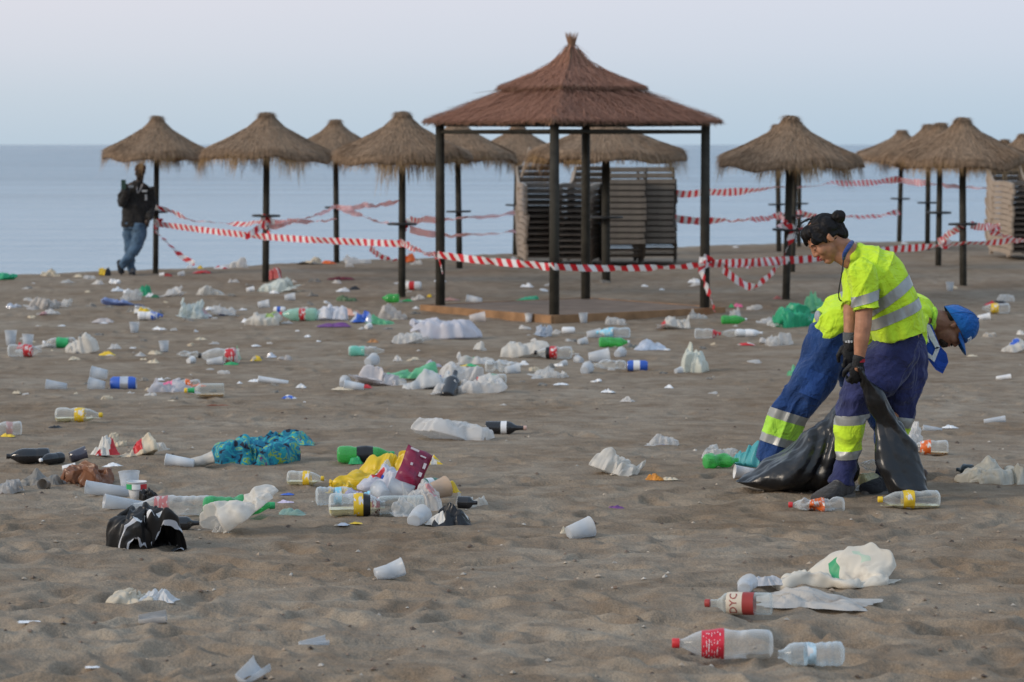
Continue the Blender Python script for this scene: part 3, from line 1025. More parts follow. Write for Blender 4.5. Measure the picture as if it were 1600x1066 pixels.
def ribbon(P, width, twist, seed, period=0.19):
    rg = np.random.RandomState(seed)
    P = np.asarray(P, float)
    T = np.gradient(P, axis=0)
    T /= np.linalg.norm(T, axis=1)[:, None]
    seglen = np.concatenate([[0], np.cumsum(np.linalg.norm(np.diff(P, axis=0), axis=1))])
    up = np.array([0, 0, 1.0]) - T * T[:, 2:3]
    nn = np.linalg.norm(up, axis=1)[:, None]
    up = np.where(nn > 0.2, up / np.maximum(nn, 1e-6), np.cross(T, [0, 1.0, 0.2]))
    up /= np.linalg.norm(up, axis=1)[:, None]
    W = np.cross(T, up)
    ang = np.asarray(twist)
    A = up * np.cos(ang)[:, None] + W * np.sin(ang)[:, None]
    B = np.cross(T, A)
    th = 0.0015
    V, F, uv = [], [], []
    for i in range(len(P)):
        for s in (-1, 0, 1):
            V.append(P[i] + A[i] * s * width / 2 + B[i] * (0.004 * (s == 0)))
            uv.append((seglen[i] / period, (s + 1) / 2))
    for i in range(len(P) - 1):
        for k in (0, 1):
            F.append((i * 3 + k, i * 3 + k + 1, i * 3 + 4 + k, i * 3 + 3 + k))
    return np.array(V), F, uv

def tape(label, runs, grp='red and white barrier tape'):    # runs: (list of (px, py, d), sag px, twists, width)
    Vs, Fs, uvs, n = [], [], [], 0
    t = None
    for ri, (pts, sag, tw, wd) in enumerate(runs):
        Q = [J(*p) for p in pts]
        P = []
        for a, b in zip(Q[:-1], Q[1:]):
            m = max(10, int(np.linalg.norm(b - a) / 0.05))
            for u in np.linspace(0, 1, m, endpoint=False):
                p = a * (1 - u) + b * u
                P.append(p - np.array([0, 0, sag * 4 * u * (1 - u)]))
        P.append(Q[-1])
        P = np.array(P)
        s = np.linspace(0, 1, len(P))
        ang = 2 * math.pi * tw * 0.16 * s + 0.35 * np.sin(s * 19 + ri) + 0.2 * np.sin(s * 47)
        v, f, uv = ribbon(P, wd * 1.12, ang, ri, 0.19 if wd < .12 else 0.29)
        if t is None:
            t = thing('barrier_tape', label, 'barrier tape', tuple(np.round(Q[0], 3)), group=grp)
        link('tape_strip', v - np.round(Q[0], 3), f, TAPE, t, smooth=True, uv=uv)

tape('front tape stretched from the leftmost umbrella past the second to the third', [([(247, 350, 42.9), (413, 370, 39.75), (628, 381, 36.35)], 0.01, 0.12, 0.085)])
tape('twisted tape slanting from the third umbrella down to the leftmost pavilion post', [([(626, 378, 36.35), (688, 402, 34.2)], 0.02, 2.0, 0.10), ([(627, 384, 36.4), (688, 404, 34.22)], 0.04, -2.5, 0.07)])
tape('front tape sagging across the pavilion from left post to front post', [([(684, 398, 34.2), (838, 414, 32.7), (866, 416, 32.35)], 0.015, 0.3, 0.085), ([(838, 414, 32.66), (843, 432, 32.66), (846, 446, 32.66)], 0, 1.5, 0.02)])
tape('front tape across the pavilion from front post to right post', [([(866, 417, 32.34), (985, 419, 33.0), (1101, 414, 33.7)], 0.01, 0.9, 0.075)])
tape('tape run from the right pavilion post past the woman to the far right', [([(1097, 412, 33.7), (1228, 407, 35.8), (1300, 400, 36.5), (1400, 389, 37.5), (1505, 380, 39.0), (1604, 375, 40.5)], 0.01, 1.2, 0.10), ([(1110, 410, 33.8), (1226, 408, 35.75)], 0.03, 5.0, 0.08)])
tape('loop of tape sagging low beside the thick pole behind the woman', [([(1129, 420, 34.3), (1150, 437, 34.6), (1166, 447, 34.7), (1178, 449, 34.9), (1200, 433, 35.2), (1220, 412, 35.6), (1233, 380, 35.75), (1241, 357, 35.75)], 0, 0.7, 0.085)])
tape('knot of tape on the tray of the thick pole behind the woman', [([(1222, 356, 35.75), (1236, 354, 35.7), (1248, 362, 35.75), (1256, 352, 35.8)], 0, 0.8, 0.07), ([(1236, 352, 35.7), (1240, 342, 35.75), (1243, 350, 35.75)], 0, 0.5, 0.07)])
tape('loose tail of tape hanging down the right pavilion post', [([(1098, 402, 33.72), (1096, 424, 33.7), (1103, 446, 33.66), (1112, 470, 33.6), (1117, 487, 33.55)], 0, 0.9, 0.08), ([(1095, 403, 33.72), (1108, 409, 33.75), (1096, 416, 33.72)], 0, 0.4, 0.09)])
tape('upper tape from the leftmost umbrella pole to the second umbrella', [([(243, 324, 42.9), (262, 328, 42.8), (300, 345, 42.0), (385, 351, 40.6), (415, 344, 39.8)], 0, 3.0, 0.075)])
tape('tape wound round the leftmost pole with a tail trailing to the sand', [([(243, 347, 42.9), (243, 361, 42.85), (262, 380, 42.8), (285, 402, 42.7), (304, 412, 42.6)], 0, 3.3, 0.075), ([(238, 352, 42.95), (249, 350, 42.9), (239, 357, 42.92)], 0, 0.5, 0.08)])
tape('knotted tape hanging down the pole of the second umbrella', [([(408, 338, 39.8), (420, 341, 39.75), (409, 352, 39.8), (421, 360, 39.78), (414, 376, 39.75)], 0, 1.5, 0.08), ([(416, 372, 39.75), (434, 380, 39.7), (437, 383, 39.7)], 0, 0.5, 0.07)])
tape('upper tape rising from the second umbrella to the small distant one', [([(419, 352, 39.8), (450, 346, 41.6), (525, 322, 46.8)], 0.05, 2.2, 0.08)])
tape('lower tape from the second umbrella to the small distant one', [([(418, 346, 39.8), (470, 345, 43.5), (500, 344, 45.5), (523, 341, 46.9)], 0.03, 1.6, 0.08), ([(523, 342, 46.9), (505, 356, 46.6), (492, 365, 46.5)], 0, 1.0, 0.08)])
tape('crossing tapes between the small distant umbrella and the third umbrella', [([(526, 323, 46.8), (565, 335, 43.5), (600, 347, 39.5), (628, 345, 36.6)], 0.03, 2.0, 0.08), ([(530, 348, 46.8), (575, 348, 42), (628, 344, 36.6)], 0.04, 1.4, 0.08)])
tape('tape dipping to the sand behind the third umbrella', [([(577, 386, 42.0), (590, 398, 42.5), (606, 405, 42.8), (620, 407, 43.0)], 0, 1.6, 0.08)])
tape('upper tape from the third umbrella behind the pavilion to the loungers', [([(640, 343, 36.7), (662, 342, 37.5), (720, 340, 44.6), (806, 332, 49.8)], 0.03, 2.4, 0.09), ([(664, 341, 37.5), (657, 352, 37.5), (655, 358, 37.4)], 0, 0.7, 0.08)])
tape('lower tape from the third umbrella behind the pavilion to the loungers', [([(640, 358, 36.8), (690, 367, 41.5), (720, 367, 44.6), (806, 361, 49.8)], 0.02, 2.1, 0.09)])
tape('highest far tape running right from the loungers toward the far cluster', [([(1040, 300, 46.5), (1100, 300, 48.0), (1217, 292, 51.8), (1300, 286, 55.0), (1405, 280, 59.3)], 0.04, 3.0, 0.13)])
tape('highest far tape between the far cluster and the right lounger stack', [([(1405, 281, 59.3), (1450, 285, 56), (1505, 291, 53), (1562, 293, 50)], 0.03, 2.0, 0.13)])
tape('middle far tape from the dark loungers to the pole behind the woman', [([(1047, 340, 46.4), (1120, 345, 48), (1217, 338, 51.8)], 0.03, 2.6, 0.13)])
tape('middle far tape running behind the head of the woman to the far cluster', [([(1217, 337, 51.8), (1248, 334, 53.8), (1330, 339, 57), (1405, 331, 59.3)], 0.04, 2.4, 0.13), ([(1406, 331, 59.2), (1430, 341, 56), (1448, 345, 53.2), (1462, 345, 46.0)], 0.02, 0.8, 0.13)])
tape('bow of tape tied at the tray of the nearest far right umbrella', [([(1466, 378, 40.5), (1484, 364, 39.6), (1503, 352, 39.0)], 0.02, 0.8, 0.09), ([(1498, 348, 39.0), (1510, 344, 38.95), (1516, 352, 39.0), (1502, 356, 38.95)], 0, 0.8, 0.10)])
tape('slack tape from the nearest far right umbrella toward the right lounger stack', [([(1516, 351, 39.0), (1545, 354, 40.0), (1560, 353, 41), (1548, 360, 40.5), (1570, 368, 41), (1604, 378, 42)], 0.02, 1.5, 0.10)])

# ------------------------------------------------------------------ people
SKIN = solid((0.40, 0.185, 0.105), 0.55, 0.18, 30, 0.35, bump=0.15, bscale=120)
SKIN_M = solid((0.27, 0.125, 0.075), 0.55, 0.2, 30, 0.35, bump=0.15, bscale=120)
SKIN_D = solid((0.045, 0.028, 0.02), 0.5, 0.15, 30, 0.4)
HAIR = solid((0.007, 0.005, 0.005), 0.55, 0.3, 60, 0.25, bump=0.5, bscale=90)
HIVIS = cloth((0.56, 0.80, 0.035), 0.05)
HIVIS_G = cloth((0.42, 0.78, 0.07), 0.06)
REFL = solid((0.34, 0.345, 0.33), 0.4, 0.10, 20, 0.5, metal=0.25)
NAVY = cloth((0.031, 0.037, 0.115), 0.3)
BLUE = cloth((0.015, 0.047, 0.16), 0.3)
COLLAR = cloth((0.03, 0.06, 0.22), 0.15)
GLOVE = solid((0.014, 0.014, 0.015), 0.6, 0.3, 40, 0.3, bump=0.4, bscale=150)
GLOVE_CUFF = cloth((0.09, 0.095, 0.10), 0.2)
RED_TRIM = cloth((0.35, 0.015, 0.03), 0.1)
SHOE = cloth((0.055, 0.05, 0.048), 0.25)
SHOE_D = cloth((0.025, 0.026, 0.03), 0.25)
LACE = cloth((0.16, 0.15, 0.14), 0.1)
SOLE = solid((0.16, 0.145, 0.13), 0.8, 0.2, 20)
CAPB = cloth((0.010, 0.105, 0.36), 0.15)
WHITE = cloth((0.72, 0.72, 0.74), 0.05)
EYE = solid((0.6, 0.57, 0.52), 0.25, 0.05, 20, 0.5)
IRIS = solid((0.03, 0.018, 0.012), 0.2, 0.1, 20, 0.5)
LID = solid((0.32, 0.145, 0.088), 0.5, 0.1, 30, 0.35)
LIPS = solid((0.30, 0.095, 0.08), 0.45, 0.1, 30)

def folds(seed, amp, freq, stretch=(1, 1, 1)):
    def fn(co, no):
        q = (co - co.mean(0)) * np.array(stretch)
        k = crumple(q, seed, freq, 2, 3)
        q2 = q @ np.array([[.8, 0, .6], [0, 1, 0], [-.6, 0, .8]])
        r = np.abs(vnoise(q2[:, 0] * freq * 2.6 + 2.0 * vnoise(q2[:, 2] * 3, q2[:, 1] * 3, seed), q2[:, 2] * freq * 0.9 + q2[:, 1] * freq, seed + 5))
        soft = np.sin(k * 1.4) + 1.5 * (0.35 - np.sqrt(r + 0.01))
        return co + no * (amp * soft)[:, None]
    return fn

def basis(f, u):
    f = np.asarray(f, float); f /= np.linalg.norm(f)
    u = np.asarray(u, float); u = u - f * (u @ f); u /= np.linalg.norm(u)
    s = np.cross(u, f)
    return np.column_stack([f, s, u])                       # local (forward, left, up) -> world

def head_forms(c, M, k=1.0):
    c = np.asarray(c, float)
    P = lambda x, y, z: c + M @ (np.array([x, y, z]) * k)
    E = lambda p, r: ellipsoid(P(*p), np.array(r) * k, M)
    K = lambda a, ra, b, rb: capsule(P(*a), ra * k, P(*b), rb * k)
    o = [E((-.012, 0, .03), (.098, .076, .092)), E((.028, 0, -.035), (.062, .060, .080)), K((.02, 0, -.075), .046, (.062, 0, -.098), .024),
         K((.083, 0, .012), .011, (.102, 0, -.028), .0125), E((.095, .012, -.032), (.011, .009, .009)), E((.095, -.012, -.032), (.011, .009, .009)), E((.074, .030, -.006), (.016, .020, .016)), E((.074, -.030, -.006), (.016, .020, .016)),
         K((.078, .034, .022), .010, (.082, -.034, .022), .010), E((.058, .040, -.028), (.03, .022, .028)), E((.058, -.040, -.028), (.03, .022, .028)),
         E((.088, 0, -.060), (.010, .022, .007)), E((.086, 0, -.071), (.010, .020, .007)), E((.076, 0, -.094), (.016, .018, .014))]
    for s in (-1, 1):
        o += [E((-.010, s * .077, -.012), (.015, .006, .024)), K((-.017, s * .082, .008), .0055, (-.014, s * .081, -.030), .0055)]
    return o, P

def face_parts(P, M, body, k=1.0, lips=True):
    for s in (-1, 1):
        v, f = ellipsoid(P(.0785, s * .033, .001), np.array((.0125, .0155, .010)) * k, M)
        e = link('eyelid', v, f, LID, body)
        v, f = tube([P(.0885, s * .024, -.0045), P(.0912, s * .033, -.0068), P(.087, s * .042, -.0040)], .0011 * k, 6, 8)
        link('lashes', v, f, IRIS, e)
    if lips:
        for z, r in ((-.060, .0055), (-.070, .006)):
            v, f = ellipsoid(P(.0925 if z > -.065 else .0905, 0, z), np.array((.0085, .020, r)) * k, M)
            link('lip', v, f, LIPS, body)

def shoe(name, heel, toe, parent, mat, w=0.048, h=0.085):
    heel, toe = np.asarray(heel, float), np.asarray(toe, float)
    d = toe - heel
    L = np.linalg.norm(d)
    d /= L
    S = np.array([d * t * L + heel + np.array([0, 0, z]) for t, z in ((-.06, .05), (.05, .055), (.3, .055), (.55, .042), (.8, .034), (.96, .028), (1.02, .024))])
    side = np.cross(d, [0, 0, 1.0])
    up = np.cross(side, d)
    T, N, B = frames(S, side)
    a = np.array([.030, .05, .058, .050, .044, .038, .026])
    b = np.array([.026, .038, .042, .050, .056, .052, .038])
    v, f = loft(S, a, b, side, 18)
    v[:, 2] = np.maximum(v[:, 2], np.interp((v - heel) @ d, [0, L], [heel[2], toe[2]]) + 0.012)
    o = link(name, v, f, mat, parent)
    for i in range(3):
        p = heel + d * L * (.42 + .1 * i) + np.array([0, 0, .098 - .010 * i])
        v, f = tube([p - side * .022, p + np.array([0, 0, .006]), p + side * .022], .004, 6, 5)
        link('lace', v, f, LACE, o)
    V2, F2 = [], []
    pts = [(-.05, .026), (.0, .038), (.3, .040), (.6, .048), (.85, .046), (1.0, .028), (1.03, .006)]
    out = [(t, x) for t, x in pts] + [(t, -x) for t, x in reversed(pts)]
    for z in (0.0, 0.022):
        for t, x in out:
            p = heel + d * t * L + side * x + np.array([0, 0, z])
            V2.append(p)
    n = len(out)
    F2 = [tuple(range(n - 1, -1, -1)), tuple(range(n, 2 * n))] + [(i, (i + 1) % n, n + (i + 1) % n, n + i) for i in range(n)]
    link('sole', V2, F2, SOLE, o, smooth=False)
    return o

def glove_hand(name, wrist, dirv, side, parent, mat, curl=1.0, k=1.0, thumb=1):
    wrist = np.asarray(wrist, float)
    d = np.asarray(dirv, float); d /= np.linalg.norm(d)
    s = np.asarray(side, float); s = s - d * (s @ d); s /= np.linalg.norm(s)      # across the knuckles, towards the thumb
    n = np.cross(d, s)                                      # palm side
    A = lambda x, y, z: wrist + k * (d * x + s * y + n * z)
    M = np.column_stack([d, s, n])
    parts = [ellipsoid(A(.048, 0, 0), np.array((.052, .042, .017)) * k, M), capsule(A(-.02, 0, 0), .031 * k, A(.02, 0, 0), .029 * k)]
    for i, (y, ln) in enumerate(((.030, .072), (.010, .080), (-.011, .074), (-.030, .058))):
        p0 = A(.085 - abs(y - .005) * .25, y, 0)
        a1, a2, a3 = 0.7 * curl, 1.75 * curl, 2.6 * curl
        p1 = p0 + k * ln * .45 * (d * math.cos(a1) + n * math.sin(a1))
        p2 = p1 + k * ln * .32 * (d * math.cos(a2) + n * math.sin(a2))
        p3 = p2 + k * ln * .25 * (d * math.cos(a3) + n * math.sin(a3))
        for a, b, r0, r1 in ((p0, p1, .0105, .010), (p1, p2, .010, .0095), (p2, p3, .0095, .0085)):
            parts.append(capsule(a, r0 * k, b, r1 * k, 10))
    t0 = A(.022, .034 * thumb, .008)
    t1 = t0 + k * (.034 * d + .022 * s * thumb + .016 * n)
    t2 = t1 + k * (.026 * d - .004 * s * thumb + .018 * n)
    parts += [capsule(t0, .015 * k, t1, .012 * k, 10), capsule(t1, .012 * k, t2, .0095 * k, 10)]
    return fuse(name, parts, mat, parent, 0.0035, 2)

def st(rows, n, ref=(0, 1, 0), seg=22):                     # rows: px, py, d, a (photo px), b (m) -> smooth loft
    R_ = []
    for px, py, d, a, b in rows:
        R_.append(list(J(px, py, d)) + [a * d / FPX, b])
    S = smooth_path(R_, n)
    return loft(S[:, :3], S[:, 3], S[:, 4], ref, seg)

# --- the woman with the bun, bending to the left
def build_woman():
    D = 13.85
    foot = J(1310, 772, D)
    t = thing('person', 'woman with dark hair bun, yellow reflective shirt and navy trousers holding a black bag', 'person', (0, 0, 0))
    cen = J(1289, 373, 13.86)
    M = basis((-0.72, -0.10, -0.69), (-0.68, 0.0, 0.73))
    forms, P = head_forms(cen, M, 0.96)
    neck0, neck1 = P(-.03, 0, -.05), J(1334, 400, 13.88)
    forms += [capsule(neck0, .052, neck1, .058), capsule(P(.02, 0, -.085), .035, J(1328, 406, 13.86), .05)]
    torso = st([(1336, 400, 13.88, 16, .08), (1356, 418, 13.88, 28, .14), (1378, 450, 13.88, 34, .15), (1396, 490, 13.88, 34, .14), (1404, 525, 13.88, 32, .13), (1400, 545, 13.88, 26, .12)], 20)
    forms.append(torso)
    # near arm and far arm
    sh = J(1346, 424, 13.70)
    forms += [capsule(sh, .055, J(1351, 465, 13.66), .046), capsule(J(1351, 465, 13.66), .046, J(1349, 506, 13.63), .043), capsule(J(1349, 506, 13.63), .0435, J(1346, 530, 13.62), .040),
              capsule(J(1346, 530, 13.62), .040, J(1342.5, 562, 13.62), .0265), capsule(J(1342.5, 562, 13.62), .0265, J(1340, 574, 13.62), .026)]
    forms += [capsule(J(1337, 424, 14.04), .045, J(1331, 470, 13.99), .040), capsule(J(1330, 470, 14.0), .043, J(1328.5, 500, 13.95), .036), capsule(J(1328.5, 500, 13.95), .036, J(1327, 545, 13.9), .027)]
    for a, b, d in (((1394, 552), (1340, 615), 13.85), ((1404, 556), (1402, 640), 14.0)):
        forms.append(capsule(J(*a, d), .07, J(*b, d), .045))
    forms += [capsule(J(1340, 615, 13.85), .055, J(1318, 745, 13.85), .035), capsule(J(1404, 640, 14.0), .055, J(1387, 755, 14.0), .035)]
    body = fuse('body', forms, SKIN, t, 0.005, 2)
    face_parts(P, M, body, 0.96)
    for s in (-1, 1):
        v, f = tube([P(.084, s * .016, .020), P(.086, s * .034, .026), P(.076, s * .050, .020)], .0032, 6, 8)
        link('eyebrow', v, f, HAIR, body)
    # hair: swept back to a nape roll and a bun on top, loose strands in the wind
    E = lambda p, r: ellipsoid(P(*p), np.array(r) * 0.95, M)
    hair = [E((-.024, 0, .036), (.102, .084, .091)), E((-.080, 0, -.030), (.042, .060, .052)), E((.040, 0, .080), (.050, .064, .042)), E((.064, -.012, .068), (.024, .044, .028)),
            E((-.088, 0, .005), (.044, .060, .055)), E((.038, .064, .036), (.040, .014, .034)), E((.038, -.064, .036), (.040, .014, .034)),
            capsule(P(.080, -.03, .064), .014, P(.090, -.045, .036), .006), capsule(P(.02, .068, .03), .014, P(.018, .072, -.012), .005), capsule(P(.02, -.068, .03), .014, P(.018, -.072, -.012), .005)]
    def strand(co, no):
        q = (co - np.asarray(cen)) @ M
        return co + no * (0.0028 * np.sin(q[:, 1] * 260 + 40 * q[:, 2] + 3 * np.sin(q[:, 0] * 60)))[:, None]
    hr = fuse('hair', hair, HAIR, t, 0.0045, 2, strand)
    bc = J(1310, 339, 13.83)
    ring = []
    for i in range(14):
        a = 2 * math.pi * i / 14
        ring.append(bc + M @ np.array([0.022 * math.cos(a), 0.004 * math.sin(2 * a), 0.020 * math.sin(a)]))
    parts = [capsule(ring[i], .016, ring[(i + 1) % 14], .016, 10) for i in range(14)] + [ellipsoid(bc, (.024, .026, .024)), capsule(bc, .020, J(1304, 351, 13.86), .024)]
    link_b = fuse('hair_bun', parts, HAIR, hr, 0.004, 1, strand)
    rg = np.random.RandomState(3)
    for i in range(13):
        y = rg.uniform(-.05, .05)
        h0 = P(-.02 + rg.uniform(-.03, .02), y, .128)
        h1 = P(.055, y + rg.uniform(-.02, .02), .150 + rg.uniform(-.008, .014))
        h2 = P(.115 + rg.uniform(-.01, .015), y + rg.uniform(-.02, .02), .100 + rg.uniform(-.02, .02))
        v, f = tube([h0, h1, h2], [.0012, .001, .0005], 5, 12)
        link('loose_strand', v, f, HAIR, hr)
    # shirt
    sh_parts = [st([(1331, 393, 13.88, 17, .075), (1341, 401, 13.88, 27, .13), (1354, 414, 13.88, 36, .185), (1371, 434, 13.88, 45, .215), (1386, 464, 13.88, 46, .205), (1396, 492, 13.88, 44, .20), (1402, 512, 13.88, 44, .205), (1405, 526, 13.88, 43, .205)], 26),
                st([(1347, 412, 13.74, 14, .05), (1346, 424, 13.69, 24, .075), (1348, 450, 13.66, 25, .07), (1352, 474, 13.64, 24.5, .068), (1354, 487, 13.63, 25, .07)], 14),
                st([(1340, 412, 14.02, 16, .06), (1334, 428, 14.06, 20, .07), (1330, 455, 14.02, 18.5, .072), (1328, 481, 13.97, 17, .07)], 12)]
    fo = folds(21, 0.012, 5.5, (1.0, 0.7, 0.6))
    shirt = fuse('shirt', sh_parts, HIVIS, t, 0.0055, 2, fo)
    # collar, reflective bands
    v, f = tube([J(1318, 405, 13.80), J(1320, 396, 13.76), J(1326, 386, 13.78), J(1331, 379, 13.87), J(1331, 381, 13.97)], [.008, .012, .013, .012, .01], 10, 22)
    link('collar', v, f, COLLAR, shirt)
    v, f = tube([J(1318, 406, 13.72), J(1315, 430, 13.70), J(1311, 452, 13.70), J(1311, 466, 13.70), J(1315, 471, 13.70)], .0035, 6, 20)
    link('cord', v, f, GLOVE, shirt)
    up, rt = np.array([0, 0, 1.0]), np.array([1.0, 0, 0])
    def strip(p, q, t0, t1, c, rad):                        # p -> q runs across the garment in the photo; the strip lies below that line
        a, b = J(*p), J(*q)
        x = (b - a); x[1] = 0; x /= np.linalg.norm(x)
        ax = np.array([x[2], 0, -x[0]])
        if ax[2] > 0: ax = -ax
        band_of(shirt, 'reflective_band', REFL, shirt, a, ax, t0, t1, J(*c), rad)
    px = 13.85 / FPX
    strip((1368, 476, 13.7), (1430, 429, 13.7), -3 * px, 14 * px, (1404, 452, 13.88), .245)
    strip((1370, 499, 13.7), (1440, 466, 13.7), 0 * px, 17 * px, (1408, 490, 13.88), .25)
    strip((1325, 468, 13.6), (1371, 454, 13.6), 0 * px, 15 * px, (1348, 462, 13.62), .115)
    # trousers
    legA = st([(1404, 522, 13.88, 37, .165), (1398, 552, 13.86, 40, .16), (1368, 585, 13.84, 38, .13), (1342, 612, 13.83, 30, .115), (1331, 640, 13.84, 25, .10), (1328, 672, 13.85, 23, .09), (1325, 705, 13.86, 21.5, .085), (1319, 735, 13.86, 20, .08), (1315, 755, 13.86, 19, .078)], 34)
    legB = st([(1406, 522, 13.95, 36, .155), (1411, 556, 13.98, 38, .15), (1410, 590, 14.0, 36, .13), (1407, 622, 14.02, 31, .115), (1400, 655, 14.04, 25, .10), (1395, 690, 14.05, 21, .09), (1389, 722, 14.05, 19, .085), (1386, 752, 14.05, 18, .08)], 34)
    tr = fuse('trousers', [legA, legB], NAVY, t, 0.006, 2, folds(44, 0.015, 4.6, (1, 1, 0.8)))
    for col, y0, y1, nm in ((REFL, 652, 667, 'reflective_band'), (HIVIS, 667, 709, 'yellow_band'), (REFL, 709, 722, 'reflective_band')):
        a = J(1328, y0, 13.7)
        band_of(tr, nm, col, tr, a, (0.07, 0, -1), 0, (y1 - y0) * px, J(1327, (y0 + y1) / 2, 13.85), .16, 0.004)
    for col, y0, y1, nm in ((REFL, 652, 668, 'reflective_band'), (HIVIS, 668, 708, 'yellow_band'), (REFL, 708, 722, 'reflective_band')):
        a = J(1398, y0, 13.9)
        band_of(tr, nm, col, tr, a, (-0.15, 0, -1), 0, (y1 - y0) * px, J(1394, (y0 + y1) / 2, 14.05), .14, 0.004)
    g0 = glove_hand('glove', J(1341, 566, 13.62), (-0.10, 0.10, -1), (-1, -0.25, 0), t, GLOVE, 0.95, 1.0)
    v, f = lathe([(0, .030), (.018, .031)], 18, cap0=False, cap1=False)
    q = J(1342.5, 566, 13.62)
    link('cuff', v + q, f, RED_TRIM, g0)
    g1 = glove_hand('glove', J(1327, 536, 13.90), (0.10, -0.15, -1), (-1, -0.1, 0.1), t, GLOVE, 0.8, 1.05)
    v, f = lathe([(0, .034), (.045, .034), (.046, .031)], 18, cap0=False, cap1=False)
    link('cuff', v + J(1327, 533, 13.90), f, GLOVE_CUFF, g1)
    for k in range(3):
        v, f = box(J(1322 + k * 4.2, 534, 13.862), (.010, .004, .010 + .004 * (k % 2)))
        link('print', v, f, WHITE, g1, smooth=False)
    za = gz(*J(1330, 772, 13.8)[:2])
    h, to = J(1328, 772, 13.86), J(1276, 780, 13.70)
    h[2] = gz(h[0], h[1]) - 0.005; to[2] = gz(to[0], to[1]) - 0.005
    shoe('shoe', h, to, t, SHOE)
    h, to = J(1396, 768, 14.05), J(1352, 774, 13.9)
    h[2] = gz(h[0], h[1]) - 0.005; to[2] = gz(to[0], to[1]) - 0.005
    shoe('shoe', h, to, t, SHOE_D)
build_woman()

